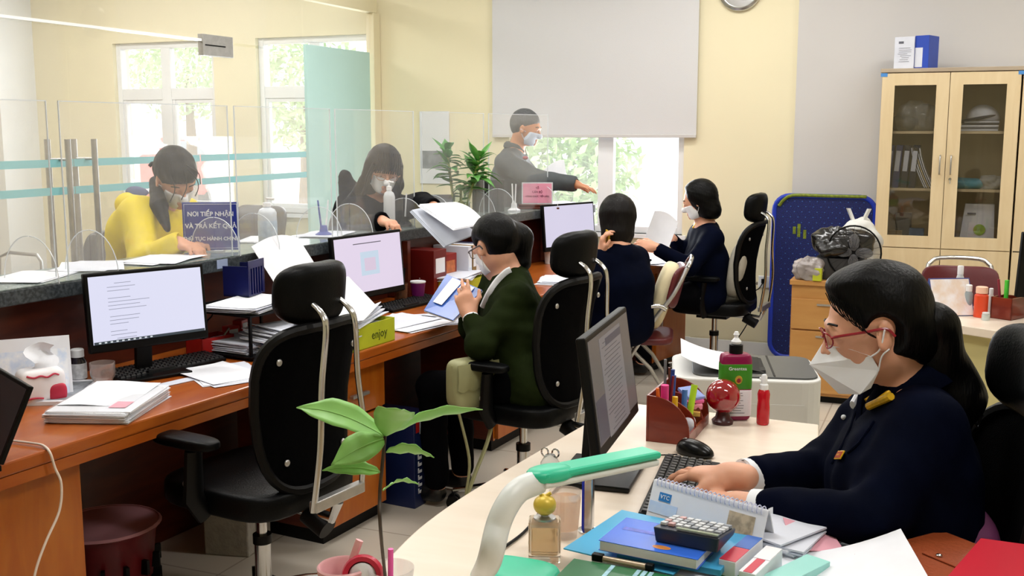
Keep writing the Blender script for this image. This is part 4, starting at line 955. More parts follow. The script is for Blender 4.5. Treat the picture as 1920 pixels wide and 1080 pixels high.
# ------------------------------------------------------------------ people
def V(*a): return Vector(a)
m_skin = mat('skin','#d9a184',.5,noise=(25,.06)); I_ = m_skin.node_tree.nodes['Principled BSDF'].inputs; I_['Subsurface Weight'].default_value = .12; I_['Subsurface Radius'].default_value = (.01,.004,.002)
m_skin2 = mat('skin_tan','#c08663',.5,noise=(25,.06))
m_hair = mat('black_hair','#030303',.45,spec=.16,stretch=(1,1,.12),bump=.25,bscale=160,noise=(150,.4))
m_hair2 = mat('brown_black_hair','#0d0807',.45,spec=.2,stretch=(1,1,.12),bump=.25,bscale=160,noise=(150,.4))
m_greyhair = mat('grey_hair','#5c5e60',.6,stretch=(1,1,.3),bump=.4,bscale=160,noise=(150,.4))
m_navy = mat('navy_suit','#04081a',.8,spec=.04,noise=(12,.25),bump=.15,bscale=500)
m_maskm = mat('mask_white','#eceef2',.7,noise=(10,.03)); m_shirt = mat('shirt_white','#e8ebf0',.7,noise=(10,.04))
m_trou = mat('black_trousers','#060609',.8,spec=.04,noise=(10,.2)); m_shoe = mat('black_shoes','#0a0a0b',.4,noise=(10,.2))
def frame(yaw, pitch=0, roll=0):
    """columns: forward, left, up"""
    return (Matrix.Rotation(R(yaw),3,'Z') @ Matrix.Rotation(R(pitch),3,'Y') @ Matrix.Rotation(R(roll),3,'X'))
def head_prims(v, c, F, s=1.0, infl=0, ears=True):
    T = lambda x,y,z: c + F @ (V(x,y,z)*s)
    e = lambda p, r, k=.02, mode='u', rot=F: v.ell(T(*p), [max(.002,q*s+infl) for q in r], rot, k*s, mode)
    e((-.014,0,.034),(.096,.076,.086)); e((.028,0,-.02),(.066,.062,.085),.03); e((.05,0,-.085),(.036,.036,.028),.03)
    e((.0,0,-.05),(.06,.056,.05),.03)
    if infl == 0:
        e((.093,.033,.004),(.014,.019,.012),.018,'s'); e((.093,-.033,.004),(.014,.019,.012),.018,'s')
        for y in (-.033,.033): e((.078,y,.004),(.0165,.0165,.0165),.003)
        v.cap(T(.09,-.03,.024),T(.09,.03,.024),.008*s,None,.016*s)
    v.cap(T(.092,0,.008),T(.112,0,-.030),.007*s+infl,.0115*s+infl,.014*s)
    if infl == 0:
        v.cap(T(.103,-.012,-.034),T(.103,.012,-.034),.007*s,None,.008*s)
        e((.094,0,-.058),(.011,.024,.006),.008); e((.092,0,-.068),(.012,.02,.007),.008); e((.085,0,-.09),(.016,.02,.015),.012)
        if ears:
            for y in (-1,1):
                Fe = F @ Matrix.Rotation(R(-12),3,'Y') @ Matrix.Rotation(R(y*22),3,'Z')
                e((-.004,y*.079,-.012),(.021,.008,.033),.008,'u',Fe); e((.004,y*.088,-.006),(.011,.005,.019),.006,'s',Fe)
def hand_prims(v, wr, d, n, t, curl=(25,30,20), spread=1.0, s=1.0, thumb=(.5,.35), k=.006, fc=None):
    """wr wrist, d direction of the fingers, n where the palm faces, t thumb side"""
    d = d.normalized(); n = (n-d*n.dot(d)).normalized(); t = (t-d*t.dot(d)-n*t.dot(n)).normalized()
    P = lambda a,b,c: wr + d*(a*s)+t*(b*s)+n*(c*s)
    v.cap(wr-d*.03*s, P(.015,0,0), .027*s, .027*s, .02)
    v.cap(P(.02,.018,0),P(.078,.027,-.002),.0155*s,.0135*s,.014); v.cap(P(.02,0,0),P(.082,.009,-.004),.0165*s,.0135*s,.014)
    v.cap(P(.02,-.012,0),P(.079,-.01,-.003),.0165*s,.013*s,.014); v.cap(P(.018,-.02,.001),P(.072,-.028,0),.0145*s,.012*s,.014)
    v.cap(P(.012,.02,.01),P(.045,.036,.014),.016*s,.013*s,.014)
    for i,(b,a0,L,r) in enumerate(((.028,.084,.070,.0087),(.0095,.088,.078,.0089),(-.0095,.085,.071,.0085),(-.028,.076,.056,.0076))):
        cc = fc[i] if fc else curl
        p = P(a0-.006,b,-.003); ang = 0; sp = (b/.028)*.09*spread; fd = (d+t*sp).normalized()
        for q,(fr,cu) in enumerate(zip((.46,.30,.24),cc)):
            ang += R(cu); dd = fd*math.cos(ang)+n*math.sin(ang); e_ = p+dd*(L*fr*s); v.cap(p,e_,(r-q*.0008)*s,(r-(q+1)*.0008)*s,k); p = e_
    p = P(.03,.034,.01); d1 = (d*.75+t*thumb[0]+n*thumb[1]).normalized(); e_ = p+d1*.036*s; v.cap(p,e_,.0115*s,.0100*s,.01)
    d2 = (d*.95+t*thumb[0]*.35+n*thumb[1]).normalized(); v.cap(e_,e_+d2*.03*s,.0100*s,.0082*s,k)
def person(lab, hc, F, J, skin=m_skin, coat=m_navy, hs=1.0, res=.006, seed=0, arms=('L','R'), torso_r=.115, hands={}, group=None, gap=.03, folds=.0025, legs=True, neck_open=.06, coat_hem=None, trou=None, sleeve=1.0):
    """J: joints in the room: neck, chest, pelvis, sL,sR,eL,eR,wL,wR,(hL,hR,kL,kR,aL,aR)"""
    base = V(J['pelvis'].x, J['pelvis'].y, 0)
    side = (J['sL']-J['sR']).normalized(); fwd = side.cross(V(0,0,1)); fwd.normalize()
    pts = list(J.values())+[hc]
    lo = [min(p[i] for p in pts)-.24 for i in range(3)]; hi = [max(p[i] for p in pts)+.24 for i in range(3)]; lo[2] = max(lo[2], 0.0) if legs else lo[2]
    v = Vol(lo, hi, res)
    head_prims(v, hc, F, hs)
    v.cap(hc+F@V(-.03,0,-.06)*hs, J['neck'], .052*hs, .056, .03)
    tr = torso_r-.025
    def torso(v, r, k=.08):
        for s_ in (-1,1):
            v.cap(J['pelvis']+side*.07*s_, J['chest']+side*.062*s_, r, r*.97, k)
            v.cap(J['chest']+side*.062*s_, J['neck']*.6+(J['sL'] if s_ > 0 else J['sR'])*.4-V(0,0,.05), r*.97, r*.66, k)
    torso(v, tr)
    v.cap(J['sL'],J['neck']-V(0,0,.03),.05,.05,.05); v.cap(J['sR'],J['neck']-V(0,0,.03),.05,.05,.05)
    for a in arms:
        v.cap(J['s'+a],J['e'+a],.046,.038,.03); v.cap(J['e'+a],J['w'+a],.038,.025,.02)
        if a in hands:
            h = hands[a]; hand_prims(v, J['w'+a], **h)
    if legs:
        for a in 'LR':
            v.cap(J['h'+a],J['k'+a],.075,.052,.05); v.cap(J['k'+a],J['a'+a],.05,.035,.03); fd = J.get('toe', fwd); v.cap(J['a'+a]-V(0,0,.02),J['a'+a]+fd*.13-V(0,0,.035),.032,.028,.02)
    body = v.mesh('person', skin, None, org=base); body.location = base; tag(body, lab, 'person', group)
    # eyes
    for y,nm in ((.033,'eye'),(-.033,'eye')):
        c = hc+F@(V(.0785,y,.003)*hs); m = M().sell(c,(.0145*hs,.0145*hs,.0095*hs),rot=F,nu=14,nv=8); o = m.build('eye', mat('eye_white','#cfc9c4',.3,noise=(9,.03)), body, org=base, smooth='all')
        c2 = hc+F@(V(.0905,y,.002)*hs); M().sell(c2,(.003*hs,.0062*hs,.0062*hs),rot=F,nu=12,nv=8).build('iris', m_black, o, org=base, smooth='all')
    for y in (-1,1): M().tube(cat_rom([hc+F@(V(.094,y*.014,.026)*hs),hc+F@(V(.093,y*.034,.032)*hs),hc+F@(V(.08,y*.052,.027)*hs)],4),.0026*hs,6).build('eyebrow', m_hair, body, org=base, smooth=True)
    # coat
    lo2 = [min(p[i] for k_,p in J.items() if k_ not in ('aL','aR','kL','kR','toe'))-.2 for i in range(3)]; hi2 = [max(p[i] for k_,p in J.items() if k_ not in ('aL','aR','kL','kR','toe'))+.2 for i in range(3)]
    c = Vol(lo2, hi2, res*1.15); torso(c, torso_r)
    for s_ in ('sL','sR'): c.cap(J[s_],J['neck']-V(0,0,.045)-fwd*.01,.062,.06,.06)
    for a in arms:
        dw = (J['w'+a]-J['e'+a]).normalized(); we = J['w'+a]-dw*gap
        c.cap(J['s'+a],J['e'+a],.063*sleeve,.056*sleeve,.05); c.cap(J['e'+a],we,.056*sleeve,.042*sleeve,.03)
    nv_ = (hc-J['neck']).normalized()
    c.cap(J['neck']+V(0,0,-.01), J['neck']+nv_*.12+fwd*.02, neck_open, neck_open*1.15, .02, 's')
    for a in arms:
        dw = (J['w'+a]-J['e'+a]).normalized(); we = J['w'+a]-dw*(gap-.036); c.cap(we, we+dw*.05, .036*sleeve, .05, .004, 's')
    if folds: c.rough(folds, 22, seed); c.rough(folds*.35, 55, seed+5)
    jk = c.mesh('jacket', coat, body, org=base)
    if legs:
        b = Vol(lo, hi, res*1.3)
        for a in 'LR': b.cap(J['pelvis']+(J['h'+a]-J['pelvis'])*.4, J['h'+a], .1,.092,.05); b.cap(J['h'+a],J['k'+a],.09,.066,.05); b.cap(J['k'+a],J['a'+a]+V(0,0,.03),.064,.052,.03)
        b.rough(.002,30,seed); b.mesh('trousers', trou or m_trou, body, org=base)
        fd = J.get('toe', fwd)
        for a in 'LR': 
            q = Vol([min(J['a'+a][i],(J['a'+a]+fd*.15)[i])-.08 for i in range(3)],[max(J['a'+a][i],(J['a'+a]+fd*.15)[i])+.08 for i in range(3)],.008); q.cap(J['a'+a]-V(0,0,.03),J['a'+a]+fd*.14-V(0,0,.045),.043,.036,.02); q.mesh('shoe', m_shoe, body, org=base)
    return body, base, jk
def surgical_mask(body, base, hc, F, s=1.0, mt=None, res=.0035, straps=True, z0=-.108, z1=-.012):
    mt = mt or m_maskm
    v = Vol([hc[i]-.16 for i in range(3)],[hc[i]+.16 for i in range(3)],res); head_prims(v, hc, F, s, infl=.0065, ears=False)
    zc, zh = (z0+z1)/2, (z1-z0)/2
    v.keep_box(hc+F@(V(.09,0,zc)*s), (.068*s,.062*s,zh*s), F)
    o = v.mesh('face_mask', mt, body, org=base)
    if straps:
        for y in (-1,1):
            for z in (z1-.008,z0+.03):
                M().tube(cat_rom([hc+F@(V(.028,y*.062,z)*s),hc+F@(V(.005,y*.080,(z-.01)/2)*s),hc+F@(V(-.012,y*.083,-.008)*s)],4),.0016*s,6).build('ear_loop', mt, o, org=base, smooth=True)
    return o
def hair_vol(hc, s=1.0, pad=.2, res=.005): return Vol([hc[0]-pad,hc[1]-pad,hc[2]-pad*1.4],[hc[0]+pad,hc[1]+pad,hc[2]+pad],res)
def strands(body, base, hair, pts_list, r, mt):
    for p in pts_list: M().tube(cat_rom(p,5),r,6).build('hair_strand', mt, hair, org=base, smooth=True)
def glasses(body, base, hc, F, s, mt, red=False):
    T = lambda x,y,z: hc+F@(V(x,y,z)*s)
    m = M()
    for y in (-1,1):
        pl = [T(.108-.012*abs(math.cos(q))**2*(1 if y*math.cos(q) > 0 else .2), y*.034+.024*math.cos(q), .0+.0175*math.copysign(abs(math.sin(q))**.8,math.sin(q))) for q in [2*math.pi*k/20 for k in range(20)]]
        m.tube(pl,.0017*s,6,closed=True)
    m.tube([T(.11,-.01,.004),T(.112,0,.006),T(.11,.01,.004)],.0016*s,6)
    g_ = m.build('eyeglasses', mt, body, org=base, smooth=True)
    for y in (-1,1): M().tube(cat_rom([T(.098,y*.059,.006),T(.085,y*.071,.008),T(.03,y*.081,.006),T(-.008,y*.085,.004),T(-.022,y*.086,-.015)],4),.002*s,6,flat=1.6).build('glasses_temple', mt, g_, org=base, smooth=True)
    for y in (-1,1):
        M().prism([(.021*math.cos(2*math.pi*k/16),.0155*math.sin(2*math.pi*k/16)) for k in range(16)],-.0004,.0004,fn=lambda u,v_,d:T(.1035+d,y*.034+u,v_)).build('lens', film('lens_film','#ffffff',.04,.08), g_, org=base)
def seat_legs(pel, yaw, sp=.1, knee=.40, foot=.38, ank=.09):
    f = V(math.cos(R(yaw)),math.sin(R(yaw)),0); l = V(-f.y,f.x,0); J = {}
    for a,s_ in (('L',1),('R',-1)):
        J['h'+a] = pel+l*(.085*s_)+f*.03; J['k'+a] = V(pel.x,pel.y,.52)+f*knee+l*(sp*s_); J['a'+a] = V(pel.x,pel.y,ank)+f*foot+l*(sp*s_)
    J['toe'] = f; return J
def stand_legs(pel, yaw, sp=.1):
    f = V(math.cos(R(yaw)),math.sin(R(yaw)),0); l = V(-f.y,f.x,0); J = {}
    for a,s_ in (('L',1),('R',-1)):
        J['h'+a] = pel+l*(.085*s_); J['k'+a] = V(pel.x,pel.y,.48)+f*.03+l*(sp*s_); J['a'+a] = V(pel.x,pel.y,.09)+l*(sp*s_)
    J['toe'] = f; return J
# ---- woman in the navy uniform jacket, nearest (faces left, typing)
def P_(x,y,wd): return PW(x,y,wd)
F1 = frame(194, 15, 3); hc = P_(1641,612,2.31)
kb = PZ(1283,905,.765)
wl = PZ(1388,948,.80); wr_ = PZ(1374,893,.83)
pel = P_(1700,1110,2.33); pel.z = .56
J = dict(neck=P_(1712,738,2.36), chest=P_(1690,895,2.33), pelvis=pel, sL=P_(1738,800,2.20), sR=P_(1635,790,2.52), eL=P_(1640,975,2.13), eR=P_(1535,885,2.52), wL=wl, wR=wr_)
J.update(seat_legs(pel, 190))
hd = dict(R=dict(d=(PZ(1270,885,.81)-wr_), n=V(-.15,0,-1), t=V(-.3,-1,-.25), curl=(12,28,18), fc=((16,26,16),(4,22,16),(0,18,14),(4,22,16)), spread=2.6, s=1.08, thumb=(.55,.45), k=.005),
          L=dict(d=(PZ(1275,925,.785)-wl), n=V(-.2,.1,-1), t=V(-.2,1,.1), curl=(22,40,28), spread=1, thumb=(.25,.35), k=.005))
body, base, jk = person('woman in navy uniform jacket and white pointed mask typing at the pale desk in front', hc, F1, J, coat=m_navy, res=.0046, torso_r=.128, hands=hd, gap=.07, seed=3, folds=.003, hs=1.03, neck_open=.058)
for a in 'LR':
    d = (J['w'+a]-J['e'+a]).normalized(); w0 = J['w'+a]-d*.09
    M().tube([w0,w0+d*.062,w0+d*.064,w0+d*.05],[.040,.0385,.034,.032],20).build('shirt_cuff', m_shirt, body, org=base, smooth=True)
v = hair_vol(hc, pad=.24, res=.0048); T = lambda x,y,z: hc+F1@V(x,y,z)
v.ell(T(-.022,0,.048),(.106,.09,.092),F1,.03); v.ell(T(-.04,0,.0),(.082,.088,.09),F1,.03); v.ell(T(-.07,0,-.045),(.055,.06,.06),F1,.03); v.ell(T(.015,0,.108),(.066,.07,.03),F1,.03)
v.ell(T(.10,0,-.035),(.086,.11,.108),F1,.012,'s'); v.ell(T(.0,.095,-.02),(.046,.034,.058),F1,.008,'s'); v.ell(T(.004,-.09,-.03),(.036,.03,.042),F1,.008,'s'); v.ell(T(-.0,0,-.11),(.07,.1,.06),F1,.01,'s')
v.rough(.0004,160,2)
h1 = v.mesh('hair', m_hair, body, org=base)
tail = [T(-.12,0,-.03), P_(1765,700,2.33), P_(1792,745,2.33), P_(1795,790,2.32)]
v = Vol([min(p[i] for p in tail)-.12 for i in range(3)],[max(p[i] for p in tail)+.12 for i in range(3)],.005)
for a_,b_,r1,r2 in ((0,1,.05,.058),(1,2,.06,.062),(2,3,.06,.035)): v.cap(tail[a_],tail[b_],r1,r2,.02)
v.rough(.003,70,1); v.mesh('ponytail', m_hair, h1, org=base)
st = []
g = random.Random(5)
for k in range(16):
    a = P_(1790+g.uniform(-20,15),740+g.uniform(-30,30),2.32+g.uniform(-.04,.04)); ex = g.uniform(.3,1)
    st.append([a, P_(1818+10*ex,770+g.uniform(-10,20),2.31), P_(1828+8*ex,790+g.uniform(-5,12),2.31), P_(1838+6*ex,772+g.uniform(-8,8),2.31)] if k%2 else [a, P_(1822+8*ex,720+g.uniform(-15,25),2.31), P_(1826+6*ex,760+g.uniform(-10,10),2.31), P_(1812,800+g.uniform(-10,10),2.31)])
strands(body, base, h1, st, .0016, m_hair)
M().sell(T(-.125,0,-.035),(.02,.035,.035),rot=F1).build('hair_tie', mat('beaded_tie','#c9a9a5',.3,noise=(120,.8)), h1, org=base, smooth='all')
# pointed folded mask
v_ = [V(.118,0,-.012),V(.155,0,-.05),V(.108,0,-.128),V(.07,.05,-.128),V(.022,.07,-.082),V(.03,.068,-.05),V(.066,.056,-.028),V(.07,-.05,-.128),V(.022,-.07,-.082),V(.03,-.068,-.05),V(.066,-.056,-.028),V(.045,.05,-.12),V(.045,-.05,-.12)]
v_ = [T(*p) for p in v_]
mk = M().add(v_,[(0,1,5,6),(1,4,5),(1,2,3,4),(0,10,9,1),(1,9,8),(1,8,7,2),(2,7,3),(3,11,4),(7,8,12),(3,7,12,11)]).build('face_mask', m_maskm, body, org=base, bevel=.002)
sdm = mk.modifiers.new('th','SOLIDIFY'); sdm.thickness = .002
for y in (-1,1):
    for p0 in ((.032,y*.068,-.05),(.024,y*.07,-.082)):
        M().tube(cat_rom([T(*p0),T(.012,y*.083,(p0[2]-.012)/2-.004),T(-.005,y*.091,.004 if p0[2] > -.06 else -.038)],4),.0019,6).build('ear_loop', m_maskm, mk, org=base, smooth=True)
m_redf = mat('red_frame','#8c1020',.25,noise=(8,.1)); glasses(body, base, hc, F1, 1.03, m_redf)
# collar, epaulettes, badge
sd = (J['sL']-J['sR']).normalized(); fw1 = sd.cross(V(0,0,1)).normalized(); fw1 = fw1 if fw1.dot(V(-1,0,0)) > 0 else -fw1
nk = J['neck']
cl = M().tube(cat_rom([nk+fw1*.095-V(0,0,.09)+sd*.005,nk+fw1*.07+sd*.055-V(0,0,.01),nk+sd*.074+V(0,0,.04),nk-fw1*.065+V(0,0,.065),nk-sd*.074+V(0,0,.04),nk+fw1*.07-sd*.055-V(0,0,.01),nk+fw1*.095-V(0,0,.09)-sd*.005],5),.02,10,flat=2.2).build('collar', m_navy, jk, org=base, smooth=True)
M().tube(cat_rom([nk+fw1*.09-V(0,0,.075),nk+fw1*.062+sd*.04-V(0,0,.01),nk+sd*.056+V(0,0,.03),nk-fw1*.045+V(0,0,.04),nk-sd*.056+V(0,0,.03),nk+fw1*.062-sd*.04-V(0,0,.01),nk+fw1*.09-V(0,0,.075)],5),.009,8,flat=1.8).build('shirt_collar', m_shirt, body, org=base, smooth=True)
m_gold = mat('gold_braid','#e3b21c',.35,metal=.3,noise=(60,.25))
bj = _bvh(jk)
def put(x, y, out=.004):
    p, n = on_surface(bj, x, y)
    return (p+n*out, n) if p is not None else (P_(x,y,2.25), V(.38,-.92,0))
for (xa,ya,xb,yb_,rr_) in ((1634,766,1676,748,.0085),(1650,757,1690,728,.006)):
    pts = [put(xa+(xb-xa)*k/4, ya+(yb_-ya)*k/4, .008)[0] for k in range(5)]
    M().tube(pts,rr_,8).build('shoulder_strap', m_gold, jk, org=base, smooth=True)
M().tube([put(1630+k*9,757-k*9,.010)[0] for k in range(4)],.005,8).build('shoulder_braid', m_gold, jk, org=base, smooth=True)
bc_, bn_ = put(1577,855,.004); bx_ = (P_(1593,866,2.3)-P_(1561,847,2.3)); bx_ = (bx_-bn_*bx_.dot(bn_)).normalized(); by_ = bn_.cross(bx_)
MB = Matrix((bx_,by_,bn_)).transposed()
nb_ = M().box(bc_,(.052,.021,.003),MB).build('name_badge', m_gold, jk, org=base, bevel=.0008)
M().box(bc_+bn_*.0018,(.045,.015,.0012),MB).build('badge_plate', mat('badge_red','#b03a1c',.4,noise=(40,.2)), nb_, org=base)
M().box(bc_+bn_*.0026+bx_*.004,(.022,.004,.0008),MB).build('badge_text', m_gold, nb_, org=base)
p_, n_ = put(1583,783,.002); M().sell(p_,(.006,.006,.006)).build('jacket_button', m_shirt, jk, org=base, smooth='all')
for (pts_) in ([(1604,772),(1596,800),(1580,835),(1560,870)],[(1640,790),(1612,830),(1590,850)]):
    M().tube([put(x,y,.001)[0] for x,y in pts_],.0035,6).build('lapel_edge', m_navy, jk, org=base, smooth=True)
M().tube([put(x,y,.006)[0] for x,y in ((1618,740),(1609,750),(1603,762))],.0065,8,flat=1.6).build('shirt_collar', m_shirt, body, org=base, smooth=True)
gg = random.Random(9)
for k in range(14):
    y_ = .035+.05*k/13; strands(body, base, h1, [[T(.088-.05*k/13,y_,.10-.04*k/13),T(.078-.045*k/13,y_+.006,.06-.05*k/13+gg.uniform(-.004,.004)),T(.05-.04*k/13,y_+.012-.02*k/13,.035-.05*k/13)]], .0011, m_hair)
# ---- woman in the olive jacket (faces the worktop, holds the blue book)
m_olive = mat('olive_jacket','#1e2710',.85,spec=.05,noise=(7,.3),bump=.15,bscale=400)
F2 = frame(156, 24, 0); hc = P_(925,461,4.5)
pel = P_(985,740,4.42); pel.z = .57
J = dict(neck=P_(955,494,4.56), chest=P_(966,610,4.48), pelvis=pel, sL=P_(968,560,4.36), sR=P_(930,535,4.68), eL=P_(903,648,4.26), eR=P_(885,615,4.7), wL=P_(880,590,4.36), wR=P_(868,577,4.66))
J.update(seat_legs(pel, 172))
hd = dict(L=dict(d=V(-.35,.1,.8), n=V(-.3,.9,0), t=V(.6,.3,.4), fc=((10,15,10),(10,20,15),(25,40,30),(35,50,40)), spread=1.5, thumb=(.8,.1), k=.007),
          R=dict(d=V(-.8,.3,.2), n=V(.2,-.3,1), t=V(0,-1,.3), curl=(15,25,20), k=.007))
body, base, jk = person('woman in olive jacket and white mask reading a blue book at the worktop', hc, F2, J, coat=m_olive, res=.0065, torso_r=.125, hands=hd, gap=.045, seed=9, folds=.004, hs=.98)
surgical_mask(body, base, hc, F2, .98); T = lambda x,y,z: hc+F2@V(x,y,z)
v = hair_vol(hc, pad=.26, res=.006)
v.ell(T(-.024,0,.045),(.106,.088,.09),F2,.03); v.ell(T(-.045,0,.01),(.08,.084,.08),F2,.03)
v.ell(T(.10,0,-.042),(.088,.11,.105),F2,.012,'s'); v.ell(T(0,.095,-.02),(.046,.036,.058),F2,.008,'s'); v.ell(T(0,-.095,-.02),(.046,.036,.058),F2,.008,'s'); v.ell(T(.02,0,-.12),(.05,.1,.05),F2,.01,'s')
v.cap(P_(952,440,4.53),P_(968,450,4.54),.066,.072,.03); v.cap(P_(968,450,4.54),P_(978,492,4.53),.07,.042,.02)
v.rough(.001,150,2); h = v.mesh('hair', m_hair, body, org=base)
glasses(body, base, hc, F2, .98, mat('dark_frame_glasses','#241a1a',.3,noise=(8,.1)))
for a in 'LR':
    d = (J['w'+a]-J['e'+a]).normalized(); w0 = J['w'+a]-d*.055
    M().tube([w0,w0+d*.04,w0+d*.042,w0+d*.03],[.035,.034,.03,.028],18).build('shirt_cuff', m_shirt, body, org=base, smooth=True)
nk = J['neck']; fw = V(-.97,.22,0); sd = V(-.22,-.97,0)
bj = _bvh(jk)
M().tube(cat_rom([put(x,y,.006)[0] for x,y in ((958,508),(950,512),(934,528),(920,550),(908,576))],4),.0095,8,flat=1.5).build('shirt_collar', m_shirt, body, org=base, smooth=True)
# open blue book
bc = P_(852,556,4.52)
bb2 = thing('open_book', 'large blue book with white glare put on its cover, held by the olive jacket woman', 'book', (bc.x,bc.y,bc.z-.06))
p = [P_(795,583,4.5),P_(850,602,4.35),P_(905,545,4.55),P_(838,515,4.72)]; bo = bb2.location
nrm = (p[1]-p[0]).cross(p[3]-p[0]).normalized(); nrm = -nrm if nrm.z < 0 else nrm
m_bcov = mat('blue_cover','#3f66b8',.25,noise=(5,.12))
M().add([Vector(q)-nrm*.006 for q in p]+[Vector(q)+nrm*.0 for q in p],[(0,1,2,3),(4,5,6,7),(0,1,5,4),(1,2,6,5),(2,3,7,6),(3,0,4,7)]).build('pages', m_paper, bb2, org=bo)
M().add([Vector(q)+nrm*.0004 for q in p]+[Vector(q)+nrm*.004 for q in p],[(0,1,2,3),(4,5,6,7),(0,1,5,4),(1,2,6,5),(2,3,7,6),(3,0,4,7)]).build('blue_cover', m_bcov, bb2, org=bo, bevel=.0015)
def qd(u,v,o=.0045): a = p[0]+(p[1]-p[0])*u; b = p[3]+(p[2]-p[3])*u; return a+(b-a)*v+nrm*o
M().sheet(lambda u,v: qd(.12+.28*u+.25*v*.3,.25+.72*v,.006),6,6,.001).build('glare_patch', m_paper, bb2, org=bo)  # white patches stand in for glare on the blue cover
M().sheet(lambda u,v: qd(.5+.32*u,.74+.22*v,.006),6,6,.001).build('glare_patch', m_paper, bb2, org=bo)
# ---- clerk with bob hair seen from behind, phone at her ear
F3 = frame(108, 12, 0); hc = P_(1158,410,5.78)
pel = P_(1168,600,5.8); pel.z = .56
J = dict(neck=P_(1158,462,5.72), chest=P_(1163,530,5.76), pelvis=pel, sL=P_(1124,492,5.66), sR=P_(1192,486,5.86), eL=P_(1114,524,5.62), eR=P_(1195,545,6.05), wL=P_(1128,474,5.66), wR=P_(1150,540,6.15))
J.update(seat_legs(pel, 140))
hd = dict(L=dict(d=V(.12,-.1,.9), n=V(.9,.3,0), t=V(0,-1,.3), curl=(30,35,25), k=.008))
body, base, jk = person('clerk with bobbed dark hair seen from behind, phone held to her ear', hc, F3, J, coat=m_navy, res=.007, torso_r=.128, hands=hd, gap=.04, seed=12, folds=.0018)
surgical_mask(body, base, hc, F3, 1, res=.005); T = lambda x,y,z: hc+F3@V(x,y,z)
def bob(hc, F, body, base, mt, low=-.17, r=.105, seed=1, full=1.0):
    T = lambda x,y,z: hc+F@V(x,y,z)
    v = hair_vol(hc, pad=.26, res=.006)
    v.ell(T(-.02,0,.04),(.112,.096,.096),F,.03); v.cap(T(-.035,0,.0),T(-.04,0,low+.085),r*.95,r*.86,.03)
    v.ell(T(.11,0,-.06),(.09,.075,.12),F,.015,'s'); v.cap(T(-.02,0,-.08),T(.03,0,low-.1),.05,.07,.02,'s'); v.box(T(0,0,low-.1),(.3,.3,.1),F,.005,.04,'s'); v.box(T(.16,0,-.05),(.1,.2,.14),F,.005,.03,'s')
    v.rough(.001,150,seed); return v.mesh('hair', mt, body, org=base)
bob(hc, F3, body, base, m_hair2, -.165, .104)
a = P_(1138,456,5.68)
ph = thing('mobile_phone', 'phone in a yellow case held at the ear of the bob haired clerk', 'phone', tuple(a))
M().box((0,0,0),(.012,.075,.14),Matrix.Rotation(R(30),3,'Z')@Matrix.Rotation(R(15),3,'X')).build('phone_case', mat('yellow_case','#c9a01c',.4,noise=(5,.1)), ph, bevel=.004)
# ---- last clerk, by the window, holding papers
F4 = frame(186, 20, 0); hc = P_(1310,376,6.85)
pel = P_(1322,580,6.92); pel.z = .55
J = dict(neck=P_(1322,418,6.9), chest=P_(1324,490,6.9), pelvis=pel, sL=P_(1336,448,6.75), sR=P_(1312,440,7.05), eL=P_(1292,500,6.65), eR=P_(1285,478,7.15), wL=P_(1228,464,6.65), wR=P_(1256,444,7.05))
J.update(seat_legs(pel, 180))
hd = dict(L=dict(d=V(-.9,-.1,.15), n=V(.2,.6,-.4), t=V(0,.3,1), curl=(20,30,20), k=.008), R=dict(d=V(-.6,-.2,.4), n=V(-.2,-.5,-.2), t=V(0,-.4,1), curl=(25,35,25), k=.008))
body, base, jk = person('clerk with short black bob in a navy jacket holding papers by the window', hc, F4, J, coat=m_navy, res=.0075, torso_r=.115, hands=hd, gap=.03, seed=15, folds=.0018, hs=.97)
surgical_mask(body, base, hc, F4, .97, res=.005); bob(hc, F4, body, base, m_hair, -.165, .096, 3)
nk = J['neck']; M().tube(cat_rom([nk+V(-.07,-.03,-.03),nk+V(-.02,-.06,.015),nk+V(.05,-.04,.03),nk+V(.06,.03,.03),nk+V(-.02,.06,.015),nk+V(-.07,.03,-.03)],4),.008,8).build('yellow_collar_edge', m_gold, jk, org=base, smooth=True)
a = P_(1238,438,6.85)
single(M().sheet(lambda u,v: (-.09+.18*u,.02*math.sin(u*3),-.12+.24*v+.03*math.sin(u*3.1)),8,4,.0015),'paper_sheet',m_paper,'curled white sheet held up by the last clerk before the window','papers',loc=tuple(a),rz=(R(-12),R(25),R(35)),smooth=True)
# ---- customer in the yellow jacket
m_yel = mat('yellow_jacket','#e8cf12',.6,noise=(5,.15),bump=.1,bscale=60)
F5 = frame(-28, 38, 6); hc = P_(330,334,4.62)
pel = V(-3.36,3.75,.88)
J = dict(neck=P_(292,388,4.72), chest=V(-3.27,3.72,1.16), pelvis=pel, sL=P_(348,400,4.86), sR=P_(258,404,4.56), eL=P_(385,465,4.8), eR=P_(270,492,4.40), wL=P_(372,475,4.55), wR=P_(335,466,4.34))
J.update(stand_legs(pel, 0))
for q in ('wL','wR'): J[q].z = max(J[q].z, 1.145)
hd = dict(R=dict(d=V(.8,-.1,-.12), n=V(0,0,-1), t=V(.1,.9,0), curl=(20,35,25), k=.008), L=dict(d=V(.7,-.5,-.12), n=V(0,0,-1), t=V(-.3,-.9,0), curl=(15,30,20), k=.008))
body, base, jk = person('customer in bright yellow jacket with ponytail writing at the counter', hc, F5, J, coat=m_yel, res=.0065, torso_r=.125, hands=hd, gap=.0, seed=18, folds=.003, sleeve=1.12, trou=mat('blue_jeans','#26304a',.8,noise=(30,.2)))
surgical_mask(body, base, hc, F5, 1.0); T = lambda x,y,z: hc+F5@V(x,y,z)
v = hair_vol(hc, pad=.26, res=.006)
v.ell(T(-.018,0,.045),(.108,.085,.09),F5,.03); v.ell(T(-.045,0,.01),(.078,.08,.08),F5,.03); v.ell(T(.055,.0,.07),(.045,.066,.045),F5,.02)
